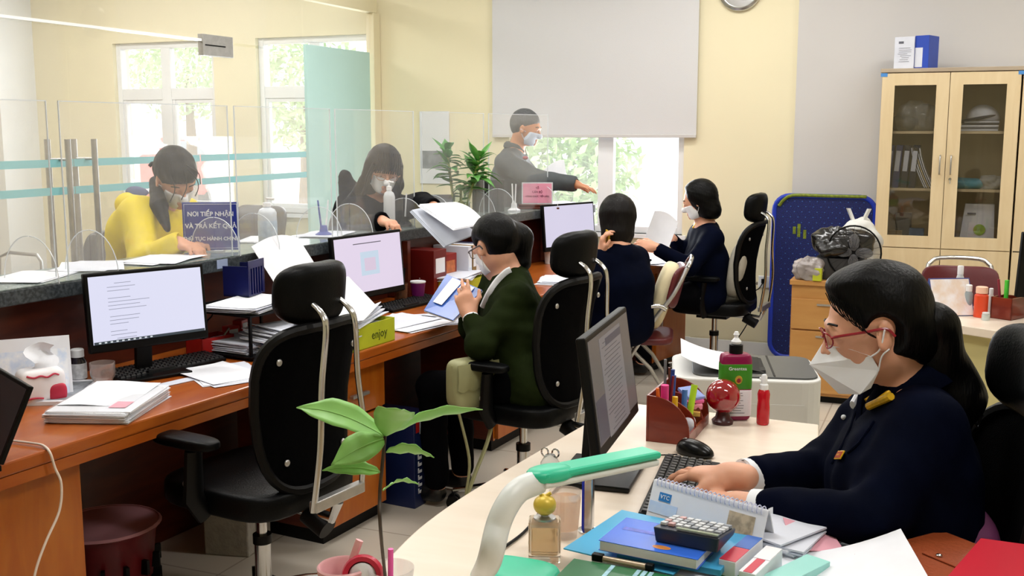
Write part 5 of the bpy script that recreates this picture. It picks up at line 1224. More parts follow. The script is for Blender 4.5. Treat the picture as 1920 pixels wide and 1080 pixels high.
v.ell(T(.11,0,-.055),(.08,.1,.10),F5,.012,'s'); v.ell(T(.004,.09,-.03),(.036,.03,.042),F5,.008,'s'); v.ell(T(.004,-.09,-.03),(.036,.03,.042),F5,.008,'s'); v.ell(T(0,0,-.11),(.07,.1,.06),F5,.01,'s')
v.cap(P_(290,340,4.66),P_(298,385,4.54),.024,.038,.006); v.cap(P_(298,385,4.54),P_(314,430,4.46),.036,.014,.01)
v.rough(.0012,150,2); h = v.mesh('hair', m_hair2, body, org=base)
strands(body,base,h,[[P_(352,318,4.5),P_(368,335,4.48),P_(372,352,4.47),P_(366,368,4.46)],[P_(345,320,4.5),P_(350,350,4.48),P_(340,375,4.46)],[P_(320,330,4.47),P_(328,355,4.46),P_(318,380,4.45)],[P_(350,310,4.5),P_(372,325,4.48),P_(376,345,4.47)]],.0022,m_hair2)
M().tube(cat_rom([P_(293,313,4.62),P_(286,306,4.62),P_(280,312,4.62)],4),.008,8).build('hair_ribbon', m_black, h, org=base, smooth=True)
nk = J['neck']
v = Vol([nk[i]-.24 for i in range(3)],[nk[i]+.24 for i in range(3)],.008); v.cap(P_(252,376,4.76),P_(312,396,4.80),.055,.05,.03); v.cap(P_(240,385,4.68),P_(266,392,4.62),.055,.05,.03); v.rough(.003,40,4)
v.mesh('hood', m_yel, jk, org=base)
M().sell(P_(258,362,4.72),(.06,.05,.022),rot=frame(-28,20)).build('hood_lining', mat('hood_grey','#5c6480',.8,noise=(10,.2)), jk, org=base, smooth='all')
# ---- customer with fringe in the black jacket
m_bj = mat('black_jacket','#0b0c11',.8,spec=.08,noise=(6,.3),bump=.1,bscale=60)
F6 = frame(-48, 22, -6); hc = P_(719,318,5.72)
pel = V(-3.12,5.13,.86)
J = dict(neck=P_(698,372,5.86), chest=V(-3.02,5.17,1.15), pelvis=pel, sL=P_(748,392,5.98), sR=P_(664,396,5.66), eL=P_(790,384,5.7), eR=P_(665,430,5.5), wL=P_(812,388,5.42), wR=P_(715,418,5.35))
J.update(stand_legs(pel, -25))
J['wR'].z = max(J['wR'].z, 1.15)
hd = dict(L=dict(d=V(.5,-.6,-.1), n=V(0,0,-1), t=V(-.3,-.9,0), curl=(15,30,20), k=.008), R=dict(d=V(.6,-.3,-.05), n=V(0,0,-1), t=V(.3,.9,0), curl=(25,40,25), k=.008))
body, base, jk = person('customer with long hair and fringe in a black jacket leaning on the counter', hc, F6, J, coat=m_bj, res=.0065, torso_r=.13, hands=hd, gap=.0, seed=21, folds=.003, sleeve=1.15)
surgical_mask(body, base, hc, F6, 1.0); T = lambda x,y,z: hc+F6@V(x,y,z)
v = hair_vol(hc, pad=.3, res=.006)
v.ell(T(-.012,0,.045),(.11,.09,.092),F6,.03); v.ell(T(.055,0,.052),(.052,.07,.042),F6,.02)
v.ell(T(.12,0,-.065),(.105,.085,.105),F6,.012,'s')
for y_ in (-1,1):
    v.cap(T(-.005,y_*.075,.02),T(.0,y_*.09,-.08),.03,.03,.03)
v.cap(T(-.01,-.09,-.08),T(-.02,-.125,-.2),.03,.036,.02); v.cap(T(-.02,-.125,-.2),T(-.01,-.12,-.27),.036,.014,.02); v.cap(T(.012,.088,-.08),T(.0,.10,-.14),.034,.02,.03)
v.cap(T(-.04,-.01,0),T(-.05,-.05,-.14),.085,.06,.02); v.box(T(.12,.0,-.075),(.065,.066,.095),F6,.02,.01,'s')
v.rough(.001,150,2); h = v.mesh('hair', m_hair2, body, org=base)
strands(body,base,h,[[T(.06,y,.12),T(.098,y*1.05,.085),T(.106,y*1.1,.045),T(.104,y*1.15,.022)] for y in (-.06,-.05,-.04,-.03,-.02,-.01,0,.012,.022,.034,.045,.055)],.0042,m_hair2)
strands(body,base,h,[[T(.06,s_*.075,.06),T(.05,s_*.092,-.02),T(.045,s_*.094,-.09),T(.06,s_*.11,-.15)] for s_ in (-1,1)]+[[T(.07,s_*.07,.05),T(.068,s_*.084,-.01),T(.06,s_*.088,-.08)] for s_ in (-1,1)],.008,m_hair2)
glasses(body, base, hc, F6, 1.0, mat('thin_frame','#a0785c',.3,metal=.5))
v = Vol([hc[i]-.3 for i in range(3)],[hc[i]+.3 for i in range(3)],.008); v.cap(P_(645,335,5.95),P_(660,368,5.92),.05,.06,.03); v.cap(P_(660,368,5.92),P_(700,380,5.98),.06,.05,.03); v.rough(.003,40,4)
v.mesh('hood', m_bj, jk, org=base)
M().sell(P_(782,371,5.68),(.03,.012,.02)).build('pink_patch', mat('pink_cloth','#d9607c',.7,noise=(9,.2)), jk, org=base, smooth='all')
# papers handed over the counter
a = P_(842,408,4.98)
def hand_over(pxs, nm, lab, mt=None):
    q = [P_(*t) for t in pxs]; o = sum(q, V(0,0,0))/4
    m = M()
    for k in range(3):
        m.sheet(lambda u,v,k=k: ((q[0]*(1-u)+q[1]*u)*(1-v)+(q[3]*(1-u)+q[2]*u)*v-o)+V(.004*k,.003*k,.004*k+.02*math.sin(u*3.1)*v), 8,8,.0012)
    return single(m,nm,mt or m_paper,lab,'papers',loc=tuple(o),smooth=True,group='papers handed over the counter')
hand_over([(768,397,5.15),(832,464,4.9),(890,441,4.95),(800,390,5.25)],'paper_sheet','lower white sheet being passed over the counter', mat('paper_shaded','#bcc2cf',.7,noise=(8,.05)))  # grey shading of the lower sheet is put into its colour
hand_over([(783,386,5.15),(850,432,4.82),(907,421,4.78),(850,382,5.22)],'paper_sheet','upper white sheaf being passed over the counter to the olive jacket woman')
# ---- standing man
m_gj = mat('grey_jacket','#4c5154',.8,noise=(7,.2))
F7 = frame(4, 16, 0); hc = P_(987,240,7.45)
pel = V(-2.98,6.98,.92)
J = dict(neck=P_(966,282,7.5), chest=V(-2.88,6.97,1.28), pelvis=pel, sL=P_(958,300,7.66), sR=P_(950,306,7.3), eL=P_(1010,345,7.5), eR=P_(1008,338,7.05), wL=P_(1025,350,7.3), wR=P_(1078,345,6.95))
J.update(stand_legs(pel, 0))
hd = dict(R=dict(d=P_(1118,358,6.9)-P_(1078,345,6.95), n=V(0,0,-1), t=V(.1,.9,.1), curl=(6,14,10), k=.008), L=dict(d=V(.8,-.3,.3), n=V(0,-.5,-.8), t=V(.2,-.5,.6), curl=(30,40,30), k=.008))
body, base, jk = person('man in grey jacket with short grey hair reaching over the far end of the counter', hc, F7, J, skin=m_skin2, coat=m_gj, res=.0075, torso_r=.135, hands=hd, gap=.01, seed=25, folds=.003, sleeve=1.2)
surgical_mask(body, base, hc, F7, 1.0, mt=mat('mask_blue','#c3cfe0',.7,noise=(9,.05)), res=.005)
v = hair_vol(hc, pad=.2, res=.006)
v.ell(hc+F7@V(-.02,0,.045),(.102,.082,.086),F7,.03); v.ell(hc+F7@V(-.05,0,.01),(.07,.078,.08),F7,.03)
v.ell(hc+F7@V(.10,0,-.045),(.085,.1,.095),F7,.008,'s'); v.ell(hc+F7@V(0,0,-.1),(.09,.1,.07),F7,.01,'s'); v.ell(hc+F7@V(.0,.09,-.03),(.036,.03,.04),F7,.008,'s'); v.ell(hc+F7@V(.0,-.09,-.03),(.036,.03,.04),F7,.008,'s')
v.rough(.0008,150,2); v.mesh('hair', m_greyhair, body, org=base)
nk = J['neck']; M().tube(cat_rom([nk+V(.06,.02,-.02),nk+V(.03,.06,.02),nk+V(-.05,.05,.04),nk+V(-.05,-.05,.04),nk+V(.03,-.06,.02),nk+V(.06,-.02,-.02)],4),.016,8,flat=1.6).build('jacket_collar', m_gj, jk, org=base, smooth=True)
M().sell(P_(985,296,7.2),(.02,.012,.012)).build('red_badge', mat('red_badge','#a8545c',.6,noise=(9,.2)), jk, org=base, smooth='all')
a = P_(1035,325,7.2)
hand_over([(1015,345,7.2),(1062,345,7.2),(1055,302,7.2),(1016,322,7.2)],'paper_sheet','white sheet held in the left hand of the standing man')
# ------------------------------------------------------------------ pale desk in front
DZ = .7505
pd = thing('office_desk', 'pale maple desk with softly curved left edge in the foreground', 'desk', (-.6,2.0,0)); og = (-.6,2.0,0)
pe = cat_rom([(-1.0,.9,0),(-1.0,1.3,0),(-1.005,1.7,0),(-1.03,1.95,0),(-1.03,2.15,0),(-1.015,2.35,0),(-.995,2.57,0),(-.965,2.86,0),(-.93,3.17,0)],4)
poly = [(q.x,q.y) for q in pe]+[(-.33,3.14),(-.27,2.6),(-.2,2.22),(.32,2.22),(.36,2.15),(.36,.9)]
M().prism(poly,.72,.75).build('desk_top', m_maple, pd, org=og, bevel=.004)
M().bb((-.9,1.1,.0),(-.87,3.05,.7195)).build('side_panel', m_cab, pd, org=og)
M().bb((-.9,3.05,.0),(-.4,3.08,.7195)).build('end_panel', m_cab, pd, org=og)
M().bb((.28,.95,0),(.31,2.1,.7195)).build('side_panel', m_cab, pd, org=og)
monitor('black monitor with dim grey screen on the pale desk in front', (-.745,2.455,DZ+.0015), R(5), 1.0, .46,.285,'#77716f',.42,8,kind=2)
def kbd_rz(): 
    a = PZ(1205,955,.77); b = PZ(1265,850,.77); return math.atan2((b-a).y,(b-a).x)-math.pi/2
k = PZ(1283,908,.765); keyboard('black keyboard under the hands of the uniformed woman', (k.x,k.y-.02), kbd_rz()+R(2), DZ+.0008, .44, .14)
k = PZ(1303,843,.765); mouse('black computer mouse beyond the keyboard on the pale desk', (k.x,k.y), R(-20), DZ+.0008)
single(M().tube(cat_rom([PZ(1270,852,.757),PZ(1230,853,.7535),PZ(1190,848,.7535),PZ(1120,862,.7535)],6),.0018,6),'mouse_cable',m_black,'thin black mouse cable running left on the pale desk','cable',smooth=True)
single(M().tube(cat_rom([PZ(1092,858,.79),PZ(1083,885,.757),PZ(1040,920,.7545),PZ(990,990,.7545),PZ(940,1030,.7545),PZ(905,1062,.7545),PZ(890,1085,.7545)],6),.0032,8),'monitor_cable',m_black,'thick black cable lying on the pale desk behind the perfume bottle','cable',smooth=True)
# pen organizer
m_mah = mat('mahogany','#6d2113',.3,wood=(2,2,8),col2='#82301a',coat=.3)
c = PZ(1290,832,.7505)
po_ = thing('pen_organizer', 'reddish wooden curved pen organizer beside the front monitor', 'desk organizer', (-.688,2.905,DZ), 0)
side = [(0,0),(.115,0),(.115,.03)]+[(.115*math.cos(a)**.9*1.0,.03+.1*math.sin(a)) for a in [math.pi/2*k/8 for k in range(1,8)]]+[(0,.13)]
for y in (-.125,-.04,.045,.12):
    sc_ = 1 if y < -.1 or y > .1 else .82
    M().prism([(-.057+a,b*sc_) for a,b in side],y,y+.006,fn=lambda u,v,d:(d,u,v) if False else (u,d,v)).build('side_panel', m_mah, po_, bevel=.001)
M().bb((-.063,-.125,0),(-.0575,.126,.13)).bb((-.057,-.119,0),(.058,.12,.005)).bb((.052,-.119,0.005),(.058,.12,.03)).bb((-.002,-.119,.005),(.003,.12,.07)).build('tray_wall', m_mah, po_)
o_ = po_.location
def stick(lab, nm, col, x, y, h, r=.005, lean=(.0,.0), cat='pen', fl=1, group='pens in the wooden organizer'):
    M_ = M().tube([(0,0,0),(lean[0],lean[1],h)],r,10,flat=fl)
    p_ = Matrix.Rotation(0,3,'Z')@V(x,y,0); return single(M_, nm, mat('st_'+col,col,.35,noise=(9,.1)), lab, cat, loc=(o_.x+p_.x,o_.y+p_.y,DZ+.006), group=group, smooth=True)
stick('pink highlighter standing in the wooden organizer','highlighter','#e83a8c',-.02,-.09,.15,.011,(.0,-.005),'highlighter')
stick('orange pen beside the pink highlighter','pen','#e8681c',-.025,-.105,.145,.005,(-.01,-.012))
stick('small yellow highlighter in the wooden organizer','highlighter','#e0b31c',.0,-.06,.11,.008,(.0,.004),'highlighter')
stick('dark red pencil in the wooden organizer','pencil','#7a1c2c',-.02,-.055,.165,.004,(.01,.012),'pencil')
stick('grey metal pen, tallest in the wooden organizer','pen','#6f7276',-.03,-.05,.21,.004,(-.004,.01))
stick('blue pen in the wooden organizer','pen','#2c4c9c',-.02,-.02,.16,.0065,(.004,.01))
stick('brown pencil leaning in the wooden organizer','pencil','#5c2c20',-.02,-.03,.19,.0035,(.0,-.02),'pencil')
stick('light blue cutter in the wooden organizer','cutter','#4c7cc0',.015,-.015,.12,.008,(.0,.01),'cutter')
stick('lime green highlighter leaning in the wooden organizer','highlighter','#b6dc2c',.02,.012,.125,.0095,(.012,.03),'highlighter')
stick('second blue pen, near the back of the organizer','pen','#23418c',-.03,-.005,.175,.0055,(.01,.0))
for i,(cl,z) in enumerate((('#f2c46c',.055),('#f59ab8',.075),('#e86aa8',.09),('#8c9cd8',.1))):
    p_ = Matrix.Rotation(0,3,'Z')@V(.018,.065,0)
    single(M().box((0,0,0),(.055,.06,.014 if i < 2 else .008),Matrix.Rotation(R(20),3,'X')),'sticky_notes',mat('note_'+cl,cl,.6,noise=(9,.06)),['orange','pale pink','bright pink','lavender'][i]+' sticky note pad in the wooden organizer','sticky notes',loc=(o_.x+p_.x,o_.y+p_.y,DZ+z),rz=R(10+i*14),group='sticky note pads')
p_ = Matrix.Rotation(0,3,'Z')@V(.025,-.01,0); single(M().sell((0,0,0),(.018,.02,.025),.7,.7),'eraser',m_paper2,'white eraser in the front slot of the organizer','eraser',loc=(o_.x+p_.x+.01,o_.y+p_.y-.02,DZ+.032),smooth='all')
# red glass ball
c = PZ(1341,800,.7505)
rg = thing('red_glass_ball', 'shiny red glass ball on a small dark base behind the organizer', 'ornament', (c.x+.012,c.y+.045,DZ))
M().sell((0,0,.082),(.05,.05,.05)).build('glass_ball', mat('red_glass','#9c0a1c',.05,coat=1,spec=.8,noise=(6,.2)), rg, smooth='all')
M().lathe([(.03,0),(.032,.01),(.022,.02),(.018,.036)],n=24).build('ball_base', mat('dark_brown_base','#3a1014',.3), rg, smooth=True)
# green handwash bottle, red spray
c = PZ(1376,785,.7505)
gb = thing('lotion_bottle', 'large magenta bottle with green and white label and white nozzle', 'bottle', (c.x,c.y+.0,DZ), R(-66))
mm_ = mat('magenta_plastic','#8c1048',.3,noise=(6,.1))
M().sell((0,0,.1),(.028,.046,.1),.22,.35).build('bottle_body', mm_, gb, smooth='all')
M().lathe([(.02,.198),(.02,.225),(.012,.228)]).build('bottle_neck', m_black, gb, smooth=True)
M().lathe([(.0125,.226),(.015,.235),(.006,.246),(.006,.252),(.009,.255),(.005,.264)]).build('nozzle', m_white, gb, smooth=True)
ml_ = mat('label_green','#3c8c1c',.4,noise=(4,.1))
for (z0,z1,mt_,nm) in ((.095,.172,ml_,'green_label'),(.014,.0945,m_paper,'white_label')):
    b_ = M().sell((0,0,(z0+z1)/2),(.0288,.0466,(z1-z0)/2),.08,.35).build(nm, mt_, gb, smooth=True)
    if nm == 'green_label':
        text('label_word','Greentea',.014,m_paper,b_,(.0293,0,.158),(R(90),0,R(90)))
        M().sell((.0285,.004,.125),(.0012,.011,.013)).build('label_emblem', mat('emb_y','#d9b03a',.5,noise=(50,.5)), b_, smooth='all')
        M().sell((.0295,.004,.123),(.0012,.006,.007)).build('label_emblem_heart', mat('emb_r','#8c1c2c',.5), b_, smooth='all')
    else:
        m = M(); g = random.Random(3)
        for k in range(9): m.box((.0292,g.uniform(-.004,.004),.085-k*.0075),(.0005,g.uniform(.02,.05),.0015))
        m.build('label_print', m_ink, b_)
c = PZ(1430,795,.7505)
sp = thing('spray_bottle', 'small translucent red spray bottle with white cap', 'bottle', (c.x,c.y,DZ))
M().lathe([(.016,0),(.0185,.004),(.0185,.05),(.017,.07),(.0185,.09),(.016,.1),(.011,.106)]).build('bottle_body', mat('red_liquid','#e0142c',.12,trans=.35,spec=.6,noise=(12,.15)), sp, smooth=True)
M().lathe([(.0125,.104),(.0125,.118),(.009,.122),(.009,.142),(.006,.148)]).tube([(0,0,.135),(-.013,0,.136)],.004,8).build('spray_cap', m_white, sp, smooth=True)
# printer on a low stand behind the desk
pc_ = PZ(1400,705,.74)
pr = thing('laser_printer', 'white laser printer with dark grey top behind the pale desk', 'printer', (-.66,3.74,.5), R(14))
m_prt = mat('printer_white','#d5d5d2',.45,noise=(4,.04)); m_prg = mat('printer_grey','#4b4c4c',.35,noise=(6,.15))
def rnd(w_,d_,r,n=5):
    o=[]
    for cx,cy,a0 in ((w_/2-r,d_/2-r,0),(-w_/2+r,d_/2-r,90),(-w_/2+r,-d_/2+r,180),(w_/2-r,-d_/2+r,270)):
        for k in range(n+1): a=R(a0+90*k/n); o.append((cx+r*math.cos(a),cy+r*math.sin(a)))
    return o
M().prism(rnd(.5,.42,.07),0.02,.27).build('printer_body', m_prt, pr, bevel=.006)
M().prism([(x+.03,y) for x,y in rnd(.42,.36,.05)],.2705,.276).build('top_cover', m_prg, pr, bevel=.002)
M().bb((-.05,-.13,.2765),(.06,.13,.279)).build('output_slot', m_black, pr)
M().add([(-.06,-.12,.277),(-.06,.12,.277),(.07,.12,.277),(.07,-.12,.277),(-.06,-.12,.30),(-.06,.12,.30)],[(0,1,2,3),(4,5,2,3),(0,4,3),(1,2,5),(0,1,5,4)]).build('output_ramp', m_black, pr)
M().bb((.09,-.17,.2765),(.097,.17,.2775)).bb((.05,-.1,.2792),(.07,-.04,.2805)).build('panel_seam', m_black, pr)
M().bb((-.15,-.212,.03),(.19,-.2105,.19)).build('front_panel', m_prt, pr, bevel=.001)
M().sheet(lambda u,v: (-.22+.2*u,-.16+.32*v,.285+.05*(1-u)**2),6,2,.0012).build('output_paper', m_paper, pr, smooth=True)
st_ = thing('low_cabinet', 'low pale cabinet under the white laser printer', 'cabinet', (-.66,3.74,0), R(14))
M().bb((-.27,-.22,0),(.27,.22,.48)).build('carcass', m_cab, st_, bevel=.003); M().bb((-.275,-.225,.4805),(.275,.225,.4995)).build('top', m_maple, st_, bevel=.002)
# ------------------------------------------------------------------ right of the lamp: books, calculator, calendar
def book(lab, c, rz, z, w_, l_, h_, cov, pg=None, name='book', group=None):
    t = thing(name, lab, 'book', (c[0],c[1],z), rz, group)
    M().bb((-w_/2+.003,-l_/2+.003,.0015),(w_/2,l_/2-.003,h_-.0015)).build('pages', pg or m_paper, t)
    M().bb((-w_/2,-l_/2,0),(w_/2,l_/2,.0014)).bb((-w_/2,-l_/2,h_-.0014),(w_/2,l_/2,h_)).bb((-w_/2-.0015,-l_/2,0),(-w_/2+.001,l_/2,h_)).build('cover', cov, t, bevel=.0006)
    return t
m_grn = mat('green_cover','#1c6b3c',.3,noise=(5,.12)); m_blu = mat('blue_cover_b','#3a70e0',.22,noise=(4,.12)); m_cyan = mat('cyan_folder','#4aaedb',.3,noise=(4,.08),alpha=.92)
c = PZ(1190,1075,.79)
gbk = book('thick green hardcover book with sticky tabs at the bottom of the picture', (-.49,1.725), R(-92), DZ, .15,.27,.055, m_grn)
m = M()
for i,(x,cl) in enumerate(((0,0),(.05,0),(.062,0),(.074,0))): m.bb((-.074,-.06+x,.0553),(-.02,-.052+x,.056))
m.build('sticky_tab', mat('tab_mix','#9cc8d8',.5,noise=(60,.3)), gbk)
# files lying under the blue book
c = PZ(1235,1000,.80); by, bx = c.y, c.x
fz = DZ
def slab(lab, cx, cy, z, w_, l_, h_, rz, mt, nm, cat, group=None, bevel=.0008):
    return single(M().bb((-w_/2,-l_/2,0),(w_/2,l_/2,h_)), nm, mt, lab, cat, loc=(cx,cy,z), rz=rz, group=group, bevel=bevel)
c = PZ(1255,1008,.81)
slab('white stack of papers under the light blue folder', -.47,1.93,DZ,.2,.24,.048,R(-96),m_paper,'paper_stack','papers')
slab('light blue translucent folder sticking out left under the blue book', -.525,1.955,DZ+.0492,.25,.23,.003,R(-100),m_cyan,'file_folder','folder')
slab('light blue folder under the calculator stack', -.445,1.935,DZ+.053,.19,.20,.012,R(-94),mat('cyan_b','#3f9ccc',.35,noise=(4,.1)),'file_folder','folder')
cb = PZ(1240,1002,.835)
bbk = book('blue paperback with small orange emblem under the calculator', (-.48,1.893), R(-96), DZ+.0657, .135,.195,.02, m_blu)
M().sell((.045,.02,.0203),(.009,.018,.0006),nu=20,nv=4).build('cover_emblem', mat('orange_emb','#e8964c',.4,noise=(30,.3)), bbk)
M().bb((-.02,-.08,.02005),(-.005,.08,.0204)).build('cover_title', mat('violet_print','#5c6cd8',.4,noise=(60,.3)), bbk)
z = DZ+.0657+.0205
cc = PZ(1300,975,.865)
cal_ = thing('calculator', 'grey desk calculator with white and grey keys on the blue paperback', 'calculator', (-.418,1.912,z), R(174))
M().add([(-.06,-.05,0),(.06,-.05,0),(.06,.05,0),(-.06,.05,0),(-.064,-.053,.014),(.064,-.053,.014),(.064,.053,.03),(-.064,.053,.03)],[(0,3,2,1),(4,5,6,7),(0,1,5,4),(1,2,6,5),(2,3,7,6),(3,0,4,7)]).build('calculator_body', mat('calc_dark','#2b3140',.35,noise=(6,.1)), cal_, bevel=.003)
mk1, mk2, mk3 = mat('calc_key_w','#c9ccd0',.4,noise=(9,.05)), mat('calc_key_g','#8f949c',.4,noise=(9,.05)), mat('calc_key_r','#c9a0a0',.4,noise=(9,.05))
tilt_ = Matrix.Rotation(math.atan2(.016,.106),3,'X')
for i in range(8):
    for j in range(4):
        x, y = -.052+i*.0149, -.04+j*.021; zz = .0145+(y+.053)*.151
        M().box((x,y,zz+.003),(.0115,.015,.006),tilt_).build('key', mk1 if (i+j)%3 else (mk3 if i > 5 else mk2), cal_, bevel=.001)
M().box((-.02,.0455,.033),(.08,.012,.002),tilt_).build('display', mat('lcd','#8c9a88',.2,noise=(5,.1)), cal_)
M().box((0,0,.019),(.124,.1,.001),tilt_).build('face_plate', mat('calc_face','#a9adb4',.35,metal=.4,noise=(8,.1)), cal_)
# clip pens in plastic
c = PZ(1165,1048,.815)
pn_ = thing('pen_case', 'clear plastic pen case with black end clips in front of the blue paperback', 'pen case', (-.53,1.815,DZ+.0525), R(-4))
M().tube([(-.05,0,.006),(.05,0,.006)],.006,12).build('case_tube', mat('pen_gold','#c9b49a',.25,metal=.4,noise=(14,.3)), pn_, smooth=True)
M().bb((-.06,-.007,.0),(-.038,.007,.014)).build('black_clip', m_black, pn_, bevel=.002)
M().bb((.045,-.007,.0),(.06,.007,.013)).build('black_clip', m_black, pn_, bevel=.002)
# spiral desk calendar
a_ = PZ(1222,935,.90); q0 = PZ(1215,992,.753); q1 = PZ(1447,1066,.753)
dirv = (q1-q0); dirv.z = 0; Lc = .275; ang = math.atan2(dirv.y,dirv.x)
dc = thing('desk_calendar', 'white spiral bound desk calendar standing before the uniformed woman', 'calendar', (q0.x+dirv.x*.5,q0.y+dirv.y*.5+.012,DZ), ang)
Hc = .113
for s_ in (-1,1):
    M().add([(-Lc/2,s_*.045,0),(Lc/2,s_*.045,0),(Lc/2,s_*.004,Hc),(-Lc/2,s_*.004,Hc),(-Lc/2,s_*.045-.003*s_,0),(Lc/2,s_*.045-.003*s_,0),(Lc/2,s_*.001,Hc),(-Lc/2,s_*.001,Hc)],[(0,1,2,3),(4,5,6,7),(0,1,5,4),(1,2,6,5),(2,3,7,6),(3,0,4,7)]).build('calendar_page', m_paper, dc)
m = M(); mh = M()
for k in range(25):
    x = -Lc/2+.012+k*(Lc-.024)/24; m.tube([(x,.009*math.cos(q),Hc-.003+.009*math.sin(q)) for q in [2*math.pi*j/10 for j in range(10)]],.0013,5,closed=True); mh.box((x,-.0073,Hc-.014),(.003,.001,.003))
m.build('spiral_binding', mat('spiral_white','#cfd3ec',.35,noise=(5,.05)), dc, smooth=True); mh.build('punch_hole', m_ink, dc)
rcal = Matrix.Rotation(math.atan2(.041,.113),3,'X')
Pc = lambda x,z: (x, -.004-.041*(Hc-z)/Hc-.0008, z)
lg = M().box(Pc(-.1,.085),(.03,.0008,.018),rcal.inverted()).build('logo_box', mat('logo_blue','#2c7cc0',.5), dc)
text('logo_letters','VTC',.012,m_paper,dc,(Pc(-.1,.085)[0],Pc(-.1,.085)[1]-.0008,.085),(R(90)-.36,0,0))
M().box(Pc(-.1,.062),(.07,.0006,.024),rcal.inverted()).build('sky_print', mat('sky_print','#8cb4f0',.6,noise=(9,.2),col2='#c9dcf5'), dc)
M().box(Pc(.085,.075),(.06,.0006,.045),rcal.inverted()).build('relief_print', mat('relief_print','#c9b79c',.7,noise=(60,.4)), dc)
m = M()
for k in range(6):
    for j in range(7): m.box(Pc(.05+j*.0115,.048-k*.0065),(.006,.0006,.004),rcal.inverted())
m.build('date_grid', m_ink, dc)
# small green and red books standing right of the blue pile
for i,(px_,py_,wd,col,lab,hh) in enumerate(((1350,1072,.16,'#2f8c4c','green pamphlet lying under the red and blue boxes',.03),)):
    c = PZ(px_,py_,.775); slab(lab, -.335,1.865,DZ,.075,.19,.0445,R(-11),mat('pam_green',col,.4,noise=(6,.1)),'booklet','booklet')
for i,(px_,py_,c1,c2,lab) in enumerate(((1378,1030,'#c93048','#2c60b4','narrow box with red and blue end standing by the desk calendar'),(1402,1044,'#c93048','#e6e6ea','narrow white box with red edge standing by the desk calendar'))):
    c = PZ(px_,py_,.80); t = thing('narrow_box', lab, 'box', ((-.332,1.925,DZ+.045) if i == 0 else (-.292,1.905,DZ+.012)), R(-11), 'narrow boxes by the desk calendar'); h0 = .03 if i == 0 else .055
    M().bb((-.016,-.07,0),(.016,.07,h0)).build('carton', m_paper, t, bevel=.001)
    M().bb((-.008 if i else -.0155,-.069,h0+.0002),(.008 if i else .0155,.0,h0+.001)).build('red_end', mat('box_red',c1,.4), t); M().bb((-.0155,.002,h0+.0002),(.0155,.069,h0+.001)).build('top_print', mat('bx'+c2,c2,.4), t)
c = PZ(1455,1075,.79); slab('pale turquoise folder edge beside the desk calendar', c.x+.02,c.y-.02,DZ,.05,.22,.05,R(-25),mat('turq','#9cdcd4',.4,noise=(4,.08)),'file_folder','folder')
c = PZ(1432,1075,.77); slab('orange paper pad beside the turquoise folder', c.x-.01,c.y-.05,DZ,.04,.12,.035,R(-25),mat('orange_pad','#e8a04c',.5,noise=(9,.1)),'note_pad','note pad')
# papers lower right
c = PZ(1480,1010,.78); papers('white papers standing on edge right of the desk calendar', (c.x,c.y), R(-20), n=14, th=.004, seed=91, w=.12,l=.2, spread=.012, rot=10, z=DZ)
def curlp(u,v): return (-.17+.34*u, -.1+.22*v, .03+.05*abs(u-.42)**1.5*3+.02*v)
c = PZ(1555,1062,.80); single(M().sheet(lambda u,v: (-.15+.30*u, -.12+.24*v, .002+.12*max(0,u-.35)**1.6+.02*max(0,.2-u)),12,6,.0015),'paper_sheet',m_paper,'large curled white sheet at the bottom of the picture before the uniformed woman','papers',loc=(c.x,c.y-.02,DZ+.03),rz=R(14),smooth=True)
papers('white papers under the large curled sheet', (c.x,c.y-.03), R(5), n=8, th=.003, seed=93, w=.28,l=.21, spread=.015, rot=8, z=DZ)
single(M().sheet(lambda u,v: (-.05+.1*u,-.05+.1*v,.004+.03*v*(1-u)),4,4,.001),'paper_note',mat('pink_paper','#e8a8b8',.6,noise=(9,.05)),'small pink paper behind the large curled sheet','note',loc=(PZ(1525,1020,.78).x,PZ(1525,1020,.78).y-.01,DZ+.035),rz=R(20),smooth=True)
# brown leather organizer and red folder
c = PZ(1760,1052,.80)
bn = thing('leather_notebook', 'brown leather ring notebook with snap button at the lower right', 'notebook', (c.x+.0,c.y+.0,DZ+.01), R(-38))
m_brn = mat('brown_leather','#9c4a26',.4,noise=(8,.12),bump=.15,bscale=120)
M().bb((-.10,-.13,-.009),(.10,.13,.045)).build('leather_cover', m_brn, bn, bevel=.008)
M().bb((-.08,-.115,.008),(.086,-.121,.037)).build('pages', m_paper, bn)
M().bb((-.03,-.012,.0455),(.091,.012,.049)).build('closing_strap', m_brn, bn, bevel=.002)
M().sell((.0,0,.051),(.006,.006,.003)).build('snap_button', m_chrome, bn, smooth='all')
m = M()
for k in range(3): m.tube([(-.095+.01*math.cos(q),-.07+k*.06,.022+.014*math.sin(q)) for q in [2*math.pi*j/10 for j in range(10)]],.003,6,closed=True)
m.build('binder_ring', mat('red_ring','#7a1c20',.3), bn, smooth=True)
c = PZ(1885,1060,.86)
rf = thing('red_folder', 'bright red folder with white label at the lower right corner', 'folder', (c.x+.02,c.y-.0,DZ+.065), (R(12),R(-8),R(-24)))
m_rf = mat('red_folder','#c81c34',.4,noise=(5,.08))
M().bb((-.11,-.16,0),(.15,.13,.02)).build('folder_cover', m_rf, rf, bevel=.002)
M().bb((-.03,-.12,.0203),(.05,-.04,.0212)).build('label', m_paper, rf)
slab('white box file supporting the red folder', c.x+.05,c.y-.03,DZ,.2,.26,.03,R(-24),m_paper2,'box_file','file')
# purple cushion on her chair
c = PW(1800,1035,2.3); single(M().sell((0,0,0),(.06,.14,.11),.6,.6,warp=pw_),'pillow',mat('purple_cushion','#6b2c58',.7,noise=(8,.2)),'purple cushion between the uniformed woman and her chair','pillow',loc=tuple(c),rz=R(196),smooth='all')
